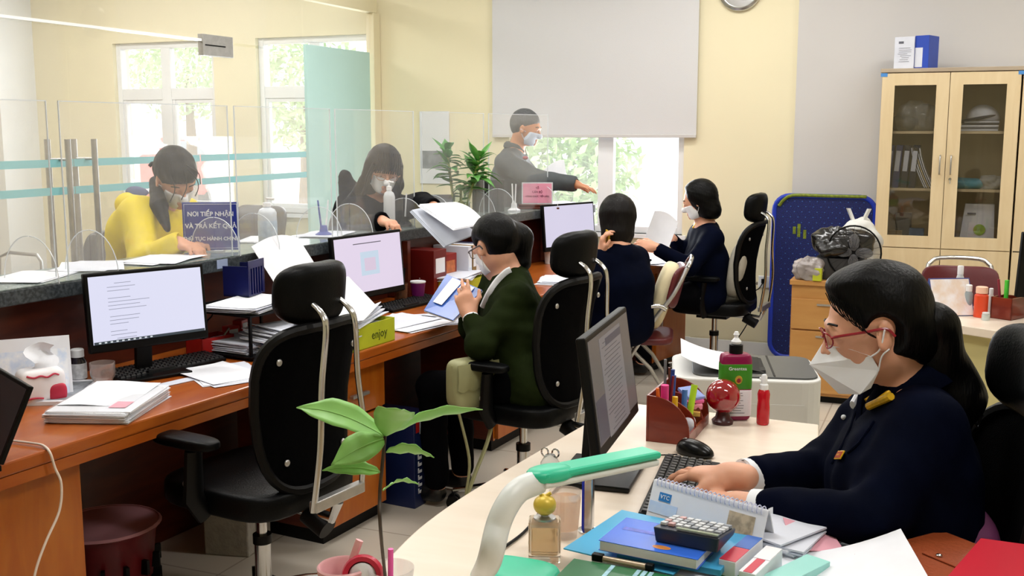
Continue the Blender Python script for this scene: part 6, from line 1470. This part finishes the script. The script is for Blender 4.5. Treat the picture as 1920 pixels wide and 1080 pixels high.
# ------------------------------------------------------------------ desk lamp
lm = thing('desk_lamp', 'white desk lamp with turquoise green head bent over the pale desk', 'lamp', (PZ(985,1100,.77).x+.0,PZ(985,1100,.77).y,DZ)); lo = lm.location
m_tq = mat('turquoise_plastic','#2fc49c',.35,noise=(5,.05)); m_lw = mat('lamp_white','#dfe3e2',.35,noise=(5,.05))
bs = M(); bs.sell((-.02,0,.028),(.08,.06,.028),.4,.6).build('lamp_base', m_tq, lm, smooth='all')
ap = [PW(905,1095,1.70),PW(918,1050,1.70),PW(934,985,1.70),PW(952,945,1.71),PW(975,918,1.73),PW(1010,903,1.76)]
ap[0] = V(lo.x-.075,lo.y-.03,DZ+.04)
M().tube([p-lo for p in cat_rom(ap,5)],[.0205]*26,14,flat=.9).build('lamp_arm', m_lw, lm, smooth=True)
h0 = PW(1005,906,1.755); h1 = PW(1222,862,1.93); dh = (h1-h0); Lh = dh.length; dx = dh.normalized(); dy = V(0,0,1).cross(dx).normalized(); dz = dx.cross(dy)
Mh = Matrix((dx,dy,dz)).transposed(); mid = (h0+h1)/2-lo
M().box(mid+dz*.014,(Lh,.05,.014),Mh).build('lamp_head', m_tq, lm, bevel=.006)
M().box(mid+dz*.0,(Lh*.985,.046,.0125),Mh).build('lamp_shade', m_lw, lm, bevel=.005)
M().sell(h0-lo+dx*.03+dz*.012,(.045,.027,.014),.8,.8,rot=Mh).build('head_joint', m_tq, lm, smooth='all')
# chrome post holder, clear cup, perfume, headphones ring
c = PZ(1102,996,.7505)
cp_ = thing('chrome_stand', 'slim chrome post stand with blue edge behind the perfume bottle', 'stand', (c.x,c.y,DZ))
M().bb((-.006,-.008,0),(.012,.008,.12)).build('chrome_post', m_chrome, cp_, bevel=.002)
M().bb((-.012,-.006,0),(-.0065,.006,.12)).build('blue_edge', mat('deep_blue','#2038c8',.3), cp_)
M().lathe([(.022,0),(.022,.004),(.012,.006)],n=20).build('stand_foot', m_chrome, cp_, smooth=True)
c = PZ(1055,1005,.7505)
cu_ = thing('plastic_cup', 'clear plastic cup with orange print behind the perfume bottle', 'cup', (c.x+.005,c.y,DZ))
M().lathe([(.026,0),(.034,.1),(.0332,.1),(.0253,.002),(0,.002)],n=28).build('cup_wall', film('cup_clear','#f3e6da',.25,.08), cu_, smooth=True)
M().lathe([(.0285,.02),(.0335,.085)],n=28).build('orange_print', film('cup_orange','#e8a860',.3,.05), cu_, smooth=True)
c = PZ(1021,1048,.7505)
pf = thing('perfume_bottle', 'square clear perfume bottle with gold sphere cap', 'perfume bottle', (c.x,c.y,DZ), R(20))
M().prism(rnd(.064,.05,.008,3),0,.084).build('bottle_glass', mat('perf_glass','#f4efe6',.04,trans=.9,ior=1.3), pf, bevel=.004)
M().prism(rnd(.052,.038,.005,3),.014,.072).build('perfume_liquid', mat('perf_liquid','#f0d0a4',.1,trans=.7,ior=1.33), pf, bevel=.003)
M().lathe([(.022,.0845),(.022,.088),(.008,.09),(.008,.098)],n=20).build('bottle_collar', m_alu, pf, smooth=True)
M().sell((0,0,.113),(.023,.023,.021)).build('gold_cap', mat('gold_cap','#e0c24a',.35,metal=.15,noise=(8,.2)), pf, smooth='all')
M().tube(cat_rom([(.0,0,.13),(-.012,0,.138),(-.02,0,.148)],4),[.004]*9,8).tube([(0,0,.13),(.012,.0,.138)],.004,8).build('cap_leaf', mat('gold_cap','#d9b03a'), pf, smooth=True)
c = PZ(1018,900,.7505)
gl_ = thing('glass_ornament', 'small clear glass ornament with looped handles behind the lamp', 'ornament', (c.x,c.y+.05,DZ))
M().lathe([(.02,0),(.026,.01),(.024,.03),(.015,.045),(.012,.05)],n=20).build('glass_body', mat('orn_glass','#e9eef0',.05,trans=.85,ior=1.3), gl_, smooth=True)
for s_ in (-1,1): M().tube([(s_*.014+.009*math.cos(q),0,.055+.011*math.sin(q)) for q in [2*math.pi*j/12 for j in range(12)]],.0022,6,closed=True).build('loop_handle', m_chrome, gl_, smooth=True)
# ------------------------------------------------------------------ near bottom cups and seedling
c = PZ(612,1062,.84)
pk_ = thing('pink_cup', 'pink plastic cup with pink spoon at the bottom of the picture', 'cup', (max(c.x,-.965),c.y+.02,DZ))
m_pk = mat('pink_plastic','#e8b0b4',.4,noise=(6,.1))
M().lathe([(.035,0),(.046,.085),(.043,.088),(.04,.084),(.032,.004),(0,.004)],n=32).build('cup_wall', m_pk, pk_, smooth=True)
single(M().tube([(0,0,0),(.035,.03,.12)],.0055,8,flat=1.4),'spoon',m_pk,'pale pink flat handle leaning in the pink cup','spoon',loc=(pk_.location.x-.012,pk_.location.y-.01,DZ+.01),smooth=True)
c = PZ(680,1066,.84)
rm = thing('red_tape_ring', 'red ring shaped tape cutter between the two cups', 'tape', (c.x,c.y+.0,DZ), R(20))
M().lathe([(.026,-.01),(.034,-.012),(.038,0),(.034,.012),(.026,.01),(.026,-.01)],c=(0,0,.075),rot=Matrix.Rotation(R(70),3,'X'),n=28).build('ring', mat('ring_red','#c01c3c',.3,noise=(6,.1)), rm, smooth=True)
M().sell((0,0,.075),(.025,.008,.025)).build('white_core', m_paper, rm, smooth='all'); M().bb((-.025,-.02,0),(.025,.02,.042)).build('ring_stand', m_paper2, rm, bevel=.004)
c = PZ(728,1068,.84)
pt = thing('seedling_cup', 'clear plastic cup holding the seedling at the bottom of the picture', 'cup', (c.x,c.y+.01,DZ))
M().lathe([(.03,0),(.041,.09),(.04,.09),(.029,.002),(0,.002)],n=28).build('cup_wall', film('cup_clear2','#eef0f2',.22,.1), pt, smooth=True)
M().lathe([(.0,.003),(.028,.003),(.034,.04),(0,.042)],n=24).build('soil', mat('soil','#6a5a44',.9,noise=(60,.4)), pt, smooth=True)
single(M().tube([(0,0,0),(.002,.0,.09)],.005,8),'drinking_straw',mat('straw_pink','#f25cb0',.4),'bright pink straw stub in the clear seedling cup','straw',loc=(c.x+.008,c.y-.008,DZ+.042),smooth=True)
sw = 1.66
def SP(x,y,d=0): return P_(x,y,sw+d)
root = V(c.x-.008,c.y+.01,DZ+.03)
sd_p = thing('seedling', 'young green seedling with broad leaves and thin dark stem in the foreground', 'plant', tuple(root))
stem = [root, SP(714,1000), SP(712,930), SP(717,870), SP(722,818)]
M().tube([p-root for p in cat_rom(stem,6)],.0028,8).build('stem', mat('dark_stem','#3a2a1c',.5,noise=(40,.3)), sd_p, smooth=True)
m_lf = mat('young_leaf','#93cf70',.45,noise=(9,.12)); m_vein = mat('leaf_vein','#9cd07a',.5)
def big_leaf(base, tip, W, sag=.01, bend=0, roll=0, tw=0):
    b, t = Vector(base)-root, Vector(tip)-root; d = t-b; L = d.length; dn = d.normalized(); s = dn.cross(V(0,0,1)).normalized(); u = s.cross(dn)
    s = s*math.cos(roll)+u*math.sin(roll); u = s.cross(dn); m = M(); n = 14; cols = 6; v = []; f = []
    for i in range(n+1):
        q = i/n; w_ = W*(math.sin(math.pi*min(1,q*.92+.04))**.75)*(1 if q < .6 else 1-.85*((q-.6)/.4)**2) if q > 0 else .001
        for j in range(cols+1):
            r = j/cols*2-1; v.append(b+dn*(L*q)+s*(w_*r)+u*(sag*math.sin(math.pi*q)*1.0+.22*w_*abs(r)**1.5+.0015*math.sin(q*22)*abs(r)))
    for i in range(n):
        for j in range(cols): f.append((i*(cols+1)+j,i*(cols+1)+j+1,(i+1)*(cols+1)+j+1,(i+1)*(cols+1)+j))
    m.add(v,f); o = m.build('leaf', m_lf, sd_p, smooth='all'); k = o.modifiers.new('t','SOLIDIFY'); k.thickness = .0008
    M().tube([b+dn*(L*q)+u*(sag*math.sin(math.pi*q)+.0006) for q in [i/10 for i in range(11)]],[.0011*(1-i/13) for i in range(11)],6).build('midrib', m_vein, o, smooth=True)
top = SP(722,818)
big_leaf(top, SP(556,764,.03), .024, .02, roll=R(38))
big_leaf(top, SP(905,768,.06), .020, .012, roll=R(40))
big_leaf(top, SP(752,768,-.12), .030, .01, roll=R(15))
big_leaf(SP(720,822), SP(621,872,-.05), .024, .012, roll=R(48))
big_leaf(SP(724,848), SP(814,858,-.03), .016, .008, roll=R(45))
big_leaf(SP(713,885), SP(604,882,-.03), .014, .010, roll=R(40))
big_leaf(SP(718,920), SP(785,908,.04), .010, .010, roll=R(30))
# ------------------------------------------------------------------ right back corner: cupboard, table, drawers
cx0, cx1, cy0, cy1 = -.465, .335, 7.25, 7.6
cb_ = thing('glass_cupboard', 'tall birch cupboard with two glass doors against the grey wall', 'cabinet', (cx0,cy0,0)); og = (cx0,cy0,0)
m = M().bb((cx0,cy0,.06),(cx0+.02,cy1,1.96)).bb((cx1-.02,cy0,.06),(cx1,cy1,1.96)).bb((cx0,cy1-.015,.06),(cx1,cy1,1.96)).bb((cx0,cy0,.06),(cx1,cy1,.08)).bb((cx0+.02,cy0,.84),(cx1-.02,cy1,.86)).bb(((cx0+cx1)/2-.01,cy0+.002,.86),((cx0+cx1)/2+.01,cy1,1.94))
m.build('carcass', m_cab, cb_, org=og)
M().bb((cx0-.01,cy0-.02,1.9605),(cx1+.01,cy1,1.985)).build('top_board', mat('top_board','#a89884',.5,wood=(2,8,8),col2='#b5a690'), cb_, org=og, bevel=.002)
M().bb((cx0+.01,cy0+.03,0),(cx1-.01,cy1-.01,.0595)).build('plinth', m_black, cb_, org=og)
for z in (1.22,1.58): M().bb((cx0+.021,cy0+.02,z),(cx1-.021,cy1-.016,z+.016)).build('shelf', m_cab, cb_, org=og)
mc = (cx0+cx1)/2
for i,(a,b) in enumerate(((cx0+.003,mc-.002),(mc+.002,cx1-.003))):
    z0, z1 = .862, 1.955; t = .075
    d = M().bb((a,cy0-.02,z0),(a+t,cy0-.001,z1)).bb((b-t,cy0-.02,z0),(b,cy0-.001,z1)).bb((a+t,cy0-.02,z0),(b-t,cy0-.001,z0+t)).bb((a+t,cy0-.02,z1-t),(b-t,cy0-.001,z1)).build('glass_door', m_cab, cb_, org=og)
    M().bb((a+t-.005,cy0-.012,z0+t-.005),(b-t+.005,cy0-.008,z1-t+.005)).build('door_glass', film('cupboard_glass','#5a523a',.27,.05), d, org=og)
    hx = b-.03 if i == 0 else a+.03
    M().tube(cat_rom([(hx,cy0-.02,1.33),(hx,cy0-.045,1.345),(hx,cy0-.045,1.43),(hx,cy0-.02,1.445)],4),.005,8).build('door_handle', m_alu, d, org=og, smooth=True)
    if i: M().cyl((hx,cy0-.02,1.3),(hx,cy0-.028,1.3),.008).tube([(hx,cy0-.03,1.3),(hx+.002,cy0-.035,1.27)],.003,6).build('door_key', m_chrome, d, org=og, smooth=True)
    M().bb((a,cy0-.02,.08),(b,cy0-.001,.856)).build('lower_door', m_cab, cb_, org=og, bevel=.001)
for x in (cx0+.012,cx1-.0): M().bb((x-.02,cy0-.0215,1.935),(x+.02,cy0-.0205,1.957)).build('blue_tape', mat('blue_tape','#4c8cd0',.5), cb_, org=og)
cb2 = thing('glass_cupboard', 'next birch cupboard cut by the right edge of the picture', 'cabinet', (cx1+.01,cy0,0)); 
M().bb((.0,-.02,.06),(.8,.35,1.985)).build('carcass', m_cab, cb2, bevel=.002)
M().bb((.005,-.021,.857),(.795,-.0195,.863)).build('door_seam', m_black, cb2)
def inbox(lab, nm, cat, x, z, sx, sy, sz, mt, rot=0, y=None, group='things in the glass cupboard'):
    return single(M().box((0,0,sz/2),(sx,sy,sz),Matrix.Rotation(R(rot),3,'Y')), nm, mt, lab, cat, loc=(x,y or cy0+.14,z), group=group, bevel=.002)
m_nf = mat('navy_file2','#27387a',.4,noise=(8,.2)); m_df = mat('dark_blue_file','#151d3a',.4,noise=(8,.2))
for k in range(4):
    inbox(['first navy binder with white label from the left','second navy binder with white label','dark blue binder third from the left','last dark binder'][k]+' on the middle cupboard shelf','ring_binder','binder',cx0+.065+k*.05,1.237,.04,.2,.27,m_nf if k < 2 else m_df,4)
    M().box((0,-.101,.17),(.028,.002,.13),Matrix.Rotation(R(4),3,'Y')).build('spine_label', m_paper2, bpy.data.objects['ring_binder.%03d'%(k+1)] if ('ring_binder.%03d'%(k+1)) in bpy.data.objects else bpy.data.objects['ring_binder'])
for k in range(5):
    x = cx0+.265+k*.012
    single(M().sheet(lambda u,v: (.0+.09*(1-v)**1.4,-.1+.2*u,.25*v),2,6,.006),'file_folder',[m_paper2,m_paper,m_cab][k%3],'slumped file folder leaning on the middle shelf, %s of five'%['first','second','third','fourth','last'][k],'folder',loc=(x-.07,cy0+.14,1.24),group='slumped folders in the cupboard',smooth=True)
for k in range(3): inbox(['blue flat file lying at the bottom of the middle shelf','dark blue flat file above the lowest one','white blue flat file, topmost of three on the middle shelf'][k],'file_folder','folder',cx0+.13,1.2365+k*.013-.0,.2,.2,.0115,[m_nf,m_df,m_nf][k],y=cy0+.125) if False else None
# plastic bag on the top left shelf
def crumple(lab, nm, cat, loc, r, mt, seed, amp=.18, group=None, ties=False, e=.8):
    g = np.random.default_rng(seed); ks = [g.normal(size=3)*s for s in (3,3,6,6,10,10,16)]; ph = g.uniform(0,6.28,7)
    def wp(p):
        q = p.normalized() if p.length > 1e-6 else p; d = sum(math.sin(k[0]*q.x+k[1]*q.y+k[2]*q.z+h)/(1+i*.6) for i,(k,h) in enumerate(zip(ks,ph)))
        p = p*(1+amp*d*.45)
        if p.z < -r[2]*.8: p.z = -r[2]*.8
        return p
    m = M().sell((0,0,r[2]*.8),r,e,e,nu=64,nv=40,warp=wp)
    t = thing(nm, lab, cat, loc, 0, group); m.build('bag_film', mt, t, smooth=True)
    if ties:
        for s_ in (-1,1): M().sheet(lambda u,v: (s_*(.01+.05*v)+.015*math.sin(u*4),(u-.5)*.05*(1-v*.6),r[2]*1.5+.12*v),5,6,.001).build('bag_handle', mt, t, smooth=True)
    return t
m_clr = mat('crinkled_clear','#c9cbc8',.12,trans=.0,alpha=.35,spec=.9,noise=(20,.3)); m_bp = mat('black_bag','#141416',.22,spec=.8,noise=(14,.3))
crumple('crumpled clear plastic bag on the top left cupboard shelf','plastic_bag','bag',(cx0+.21,cy0+.13,1.5975),(.12,.1,.1),m_clr,3,group='things in the glass cupboard')
single(M().sell((0,0,.05),(.08,.08,.05),.7,.7),'brown_pouch',mat('pouch_brown','#5a4a30',.7,noise=(9,.3)),'brown pouch behind the clear bag in the cupboard','pouch',loc=(cx0+.13,cy0+.2,1.597),smooth='all')
for k in range(5): inbox('magazine in the pile on the top right shelf, %s from the bottom'%['first','second','third','fourth','fifth'][k],'magazine','magazine',mc+.17+.006*k,1.597+k*.0125,.24-.01*k,.2,.011,[m_paper2,m_ink,m_paper,m_df,m_paper2][k],0,group='magazine pile in the cupboard')
hat = thing('cap', 'white cap with dark brim on the magazine pile in the cupboard', 'cap', (mc+.2,cy0+.15,1.597+.064))
M().sell((0,0,.0),(.1,.09,.1),warp=lambda p: V(p.x,p.y,max(p.z,0))).build('crown', m_paper, hat, smooth='all')
M().sell((-.04,-.03,.01),(.12,.1,.014),rot=Matrix.Rotation(R(-12),3,'Y')).build('brim', m_df, hat, smooth='all')
crumple('turquoise bag lying on the middle right cupboard shelf','plastic_bag','bag',(mc+.13,cy0+.14,1.237),(.13,.1,.035),mat('turq_bag','#5aa6b8',.4,noise=(9,.2)),5,group='things in the glass cupboard')
crumple('grey cloth bundle on the middle right cupboard shelf','cloth_bundle','cloth',(mc+.27,cy0+.12,1.237),(.07,.08,.045),mat('grey_cloth','#a9a8a2',.8,noise=(9,.2)),6)
crumple('dark bag at the right of the middle cupboard shelf','plastic_bag','bag',(mc+.27,cy0+.26,1.30),(.06,.05,.07),mat('brown_bag','#4a3c2c',.6,noise=(9,.2)),8) if False else None
pbg = thing('paper_bag', 'white paper bag with green emblem in the lower right of the cupboard', 'bag', (mc+.2,cy0+.12,.861))
M().add([(-.1,-.06,0),(.11,-.06,0),(.11,.06,0),(-.1,.06,0),(-.07,-.03,.28),(.1,-.03,.28),(.1,.03,.28),(-.07,.03,.28)],[(0,3,2,1),(4,5,6,7),(0,1,5,4),(1,2,6,5),(2,3,7,6),(3,0,4,7)]).build('bag_paper', m_paper, pbg, bevel=.003)
M().sell((.02,-.052,.12),(.035,.002,.035),rot=Matrix.Rotation(R(-6),3,'X')).build('green_emblem', mat('leaf_green','#9cc83c',.6,noise=(40,.4)), pbg, smooth='all')
M().box((-.03,-.044,.22),(.05,.001,.012),Matrix.Rotation(R(-6),3,'X')).build('printed_word', m_ink, pbg)
inbox('blue flat box at the lower left of the cupboard','carton','box',cx0+.16,.861,.2,.16,.03,mat('pale_blue_box','#8fb4c8',.5,noise=(12,.3)))
inbox('tan small box on the lower left cupboard shelf','carton','box',cx0+.12,.8925,.08,.08,.06,m_tan)
inbox('blue white small box on the lower left cupboard shelf','carton','box',cx0+.25,.8925,.09,.08,.08,mat('bluewhite','#7c98b8',.5,noise=(20,.4)))
inbox('dark bag shape standing at the back of the lower left cupboard','carton','box',cx0+.16,.8605,.1,.05,.2,m_df,y=cy0+.29)
# boxes on top
bx1 = thing('carton', 'white lilac carton with printed text on top of the cupboard', 'box', (-.335,7.4,1.9855), R(-8)); M().bb((-.06,-.08,0),(.06,.08,.2)).build('box_body', m_paper2, bx1, bevel=.002)
m = M(); g = random.Random(5)
for k in range(8): m.box((g.uniform(-.01,.01),-.081,.13-k*.012),(g.uniform(.04,.08),.001,.002))
m.box((-.02,-.081,.165),(.03,.001,.014)); m.build('printed_lines', m_ink, bx1)
bx2 = thing('carton', 'blue carton with pale panel beside the white carton on top of the cupboard', 'box', (-.22,7.39,1.9855), R(-20)); M().bb((-.04,-.08,0),(.05,.08,.205)).build('box_body', mat('royal_blue','#2448b4',.4,noise=(6,.1)), bx2, bevel=.002)
M().bb((-.036,-.0815,.01),(.012,-.0803,.13)).build('pale_panel', m_paper2, bx2)
# folding bed
bd_ = thing('folding_bed', 'folded dark blue mesh camp bed leaning on the wall', 'folding bed', (-1.14,7.47,0))
m_nav = mat('navy_mesh','#0f2270',.6,noise=(160,.5),col2='#0a1240'); m_frame = mat('blue_frame','#1c38b4',.35,noise=(5,.1)); m_lm = mat('lime_trim','#7c8c20',.6,noise=(60,.4))
rr = rnd(.66,1.12,.1,6); rr = [(x+.33,y+.6) for x,y in rr]
M().prism(rr,-.006,.006,fn=lambda u,v,d:(u,d,v)).build('mesh_panel', m_nav, bd_)
M().tube([(x,0,y) for x,y in rr],.017,10,closed=True).build('bed_frame', m_frame, bd_, smooth=True)
M().tube(cat_rom([(.03,-.008,1.09),(.07,-.01,1.14),(.13,-.01,1.163),(.33,-.01,1.163),(.6,-.01,1.163)],4),.012,8).build('lime_edging', m_lm, bd_, smooth=True)
m = M()
for i in range(12):
    for j in range(30): m.box((.06+i*.05+(j%2)*.025,-.0075,.08+j*.036),(.006,.002,.004))
o_b = m.build('woven_dots', mat('dot_blue','#3f78c0',.6), bd_)
M().bb((.13,-.009,.9),(.15,-.0078,.95)).bb((.16,-.009,.88),(.18,-.0078,.97)).bb((.2,-.009,.87),(.22,-.0078,.93)).build('lime_mark', m_lm, bd_)
for x in (.03,.5): M().tube([(x,-.0,.03),(x+.06,-.06,.012),(x+.14,-.06,.012)],.012,8).build('bed_foot', m_alu, bd_, smooth=True)
# wooden drawer pedestal with stuff
dp = thing('drawer_pedestal', 'light wooden three drawer pedestal beside the blue camp bed', 'drawer cabinet', (-.86,6.4,0))
m_pw = mat('beech_drawers','#c08a4c',.4,wood=(1,6,6),col2='#c99656')
M().bb((0,0,.04),(.42,.5,.70)).build('carcass', m_pw, dp, bevel=.003); M().bb((-.01,-.02,.7005),(.43,.51,.73)).build('top', m_pw, dp, bevel=.003)
M().bb((.01,.02,0),(.41,.48,.0395)).build('plinth', m_black, dp)
for k,(z0,z1) in enumerate(((.06,.24),(.25,.43),(.44,.62))):
    d = M().bb((.006,-.016,z0),(.414,-.001,z1)).build('drawer', m_pw, dp, bevel=.002); M().box((.21,-.02,z1-.03),(.12,.01,.01)).build('handle', m_alu, d)
crumple('white shopping bag with green print on the wooden pedestal','plastic_bag','bag',(-.53,6.72,.731),(.13,.11,.19),mat('white_bag','#dcdcd8',.5,noise=(7,.2)),11,.2,ties=True)
single(M().sell((0,0,0),(.05,.004,.035),rot=Matrix.Rotation(R(30),3,'Y')),'leaf_print',mat('green_print','#8cc060',.6),'green print patch on the white shopping bag','print',loc=(-.56,6.60,1.0),smooth='all') if False else None
crumple('black plastic bag on the wooden pedestal in front of the white shopping bag','plastic_bag','bag',(-.6,6.55,.86),(.17,.11,.09),m_bp,12,.22)
inbox('grey carton under the black plastic bag on the pedestal','carton','box',-.6,.731,.28,.2,.127,mat('dark_carton','#3a3a3c',.5,noise=(9,.2)),y=6.56,group='things on the pedestal')
crumple('clear plastic bag at the left end of the wooden pedestal','plastic_bag','bag',(-.77,6.44,.731),(.085,.07,.07),mat('clear_bag','#a89f9c',.25,spec=.8,noise=(12,.3)),13,.2)
inbox('lime green small box on the wooden pedestal','carton','box',-.715,.731,.05,.05,.075,m_lime,y=6.395-.0,group='things on the pedestal')
# fan on the pedestal
fn_ = thing('desk_fan', 'small desk fan with thin wire cage seen above the head of the uniformed woman', 'fan', (-.52,6.44,.731), R(-100))
m = M()
for q in range(24):
    a = 2*math.pi*q/24; m.tube([(.03,.0+.02*math.cos(a),.17+.02*math.sin(a)),(.045,.09*math.cos(a),.17+.09*math.sin(a)),(.01,.155*math.cos(a),.17+.155*math.sin(a))],.0009,5)
m.tube([(.01,.155*math.cos(2*math.pi*q/32),.17+.155*math.sin(2*math.pi*q/32)) for q in range(32)],.005,6,closed=True); m.build('wire_cage', m_black, fn_, smooth=True)
for q in range(4): M().sell((.01,.06*math.cos(q*1.57),.17+.06*math.sin(q*1.57)),(.004,.05,.03),rot=Matrix.Rotation(q*1.57,3,'X')).build('fan_blade', mat('smoke_plastic','#6f6f72',.3,alpha=.6), fn_, smooth='all')
M().cyl((-.06,0,.17),(.01,0,.17),.035).build('motor', m_black, fn_, smooth=True); M().cyl((-.03,0,.01),(-.03,0,.15),.012).lathe([(.07,0),(.07,.01),(.02,.02)],c=(-.03,0,0)).build('fan_stand', m_black, fn_, smooth=True)
# second table with chair behind
t2 = thing('office_table', 'pale table with olive panel front before the glass cupboard', 'table', (-.1,4.95,0)); og = (-.1,4.95,0)
M().add([(-.16,5.22,.70),(.9,4.62,.70),(.9,5.6,.70),(-.12,5.72,.70),(-.16,5.22,.74),(.9,4.62,.74),(.9,5.6,.74),(-.12,5.72,.74)],[(0,3,2,1),(4,5,6,7),(0,1,5,4),(1,2,6,5),(2,3,7,6),(3,0,4,7)]).build('table_top', m_maple, t2, org=og, bevel=.004)
m_pan = mat('olive_panel','#c9bf86',.6,noise=(2,.05)); a = math.atan2(-.6,1.06)
M().box((.36,5.02,.49),(1.02,.02,.41),Matrix.Rotation(a,3,'Z')).build('front_panel', m_pan, t2, org=og, bevel=.002)
for (x,y) in ((-.06,5.3),(-.04,5.62),(.84,4.78),(.84,5.5)): M().bb((x,y,0),(x+.04,y+.04,.6995)).build('leg', m_alu, t2, org=og, bevel=.003)
M().box((.36,5.05,.672),(1.0,.05,.05),Matrix.Rotation(a,3,'Z')).build('underframe', m_ink, t2, org=og)
c = PZ(1822,840,0.02); slab('brown cardboard box on the floor below the olive panel table', .09,4.98,.001,.26,.2,.3,R(-28),mat('cardboard','#9c7c4c',.7,noise=(4,.1)),'cardboard_box','box')
# hanging green bag with ring under the table
c = PW(1775,690,5.05)
gb2 = thing('cable_reel', 'lime green coiled strap with dark ring hanging on the olive panel', 'strap', tuple(c))
M().tube([(.055*math.cos(2*math.pi*k/20),-.02,.055*math.sin(2*math.pi*k/20)) for k in range(20)],.004,8,closed=True).build('ring', m_ink, gb2, smooth=True)
M().sheet(lambda u,v: (-.04+.2*u,-.01,.02-.05*u+.045*(v-.5)*2+.02*math.sin(u*9)),12,4,.006).build('strap', mat('lime_strap','#b0d83c',.5,noise=(20,.2)), gb2, smooth=True)
fc2 = another(fc, (.2,6.15,0), R(-86), 'maroon folding chair with chrome frame behind the pale table before the cupboard')
fc2.location = V(PY(1806,500,6.35).x, 6.12, 0)
# things on the table
TZ = .7405
c = PZ(1775,590,TZ)
c3 = thing('desk_calendar', 'small standing calendar with blue edges on the table before the cupboard', 'calendar', (c.x,c.y+.03,TZ), R(-62))
M().add([(-.05,-.1,0),(.07,-.1,0),(.07,.1,0),(-.05,.1,0),(-.002,-.1,.17),(-.002,.1,.17),(.002,-.1,.17),(.002,.1,.17)],[(0,1,2,3),(0,4,5,3),(1,6,7,2),(4,6,7,5),(0,1,6,4),(3,2,7,5)]).build('card_stand', mat('navy_edge','#3c4c8c',.5), c3)
M().add([(.0715,-.095,.004),(.0715,.095,.004),(.0045,.095,.166),(.0045,-.095,.166)],[(0,1,2,3)]).build('picture_page', mat('cal_pic','#eceaf0',.6,noise=(14,.25),col2='#e2cfc0'), c3)
def tb(lab,x,y,r,h,col,cap,cr=.8,**k):
    c = PZ(x,y,TZ); t = thing('bottle', lab, 'bottle', (c.x,c.y,TZ), 0, 'bottles on the far table')
    M().lathe([(r,0),(r,h*.72),(r*.7,h*.8)]).build('bottle_body', mat('tb'+col,col,.3,noise=(12,.15)), t, smooth=True); M().lathe([(r*cr,h*.8),(r*cr,h),(r*cr*.8,h*1.02)]).build('cap', mat('tbc'+cap,cap,.4), t, smooth=True)
tb('white cream tube behind the small calendar on the far table',1797,575,.018,.2,'#d5d8da','#e6e6e8')
tb('grey and white bottle left of the orange bottle on the far table',1814,590,.018,.14,'#9aa6ac','#e6e6e8')
tb('bright orange bottle with pale cap on the far table',1838,594,.031,.14,'#e8502c','#efc0a8',.85)
tb('thin white bottle behind the orange bottle on the far table',1856,588,.012,.12,'#e0dcd8','#e6e6e8')
tb('small clear jar in front of the orange bottle on the far table',1848,600,.018,.035,'#c9d0cc','#d0d4d4',.9)
c = PZ(1888,596,TZ); wb = thing('wooden_pen_box', 'square reddish wooden pen box on the far table', 'pen box', (c.x,c.y,TZ), R(-30))
M().bb((-.05,-.06,0),(.05,.06,.004)).bb((-.05,-.06,0),(-.044,.06,.1)).bb((.044,-.06,0),(.05,.06,.1)).bb((-.05,-.06,0),(.05,-.054,.1)).bb((-.05,.054,0),(.05,.06,.1)).build('box_wall', m_mah, wb)
single(M().tube([(0,0,0),(0,0,.17)],.01,10),'highlighter',mat('neon_green','#4cc83c',.4),'green highlighter standing in the square wooden pen box','highlighter',loc=(c.x-.01,c.y,TZ+.006),smooth=True)
single(M().tube([(0,0,0),(-.02,0,.17)],.006,10),'marker',mat('mk_red','#8c2c3c',.4),'dark red marker leaning in the square wooden pen box','marker',loc=(c.x-.025,c.y+.02,TZ+.006),smooth=True)
monitor('black monitor cut by the right edge on the far table', (PZ(2000,600,TZ).x,PZ(2000,600,TZ).y,TZ+.001), R(115), 1.0, .5,.3,'#0c0c0e',.05,5)
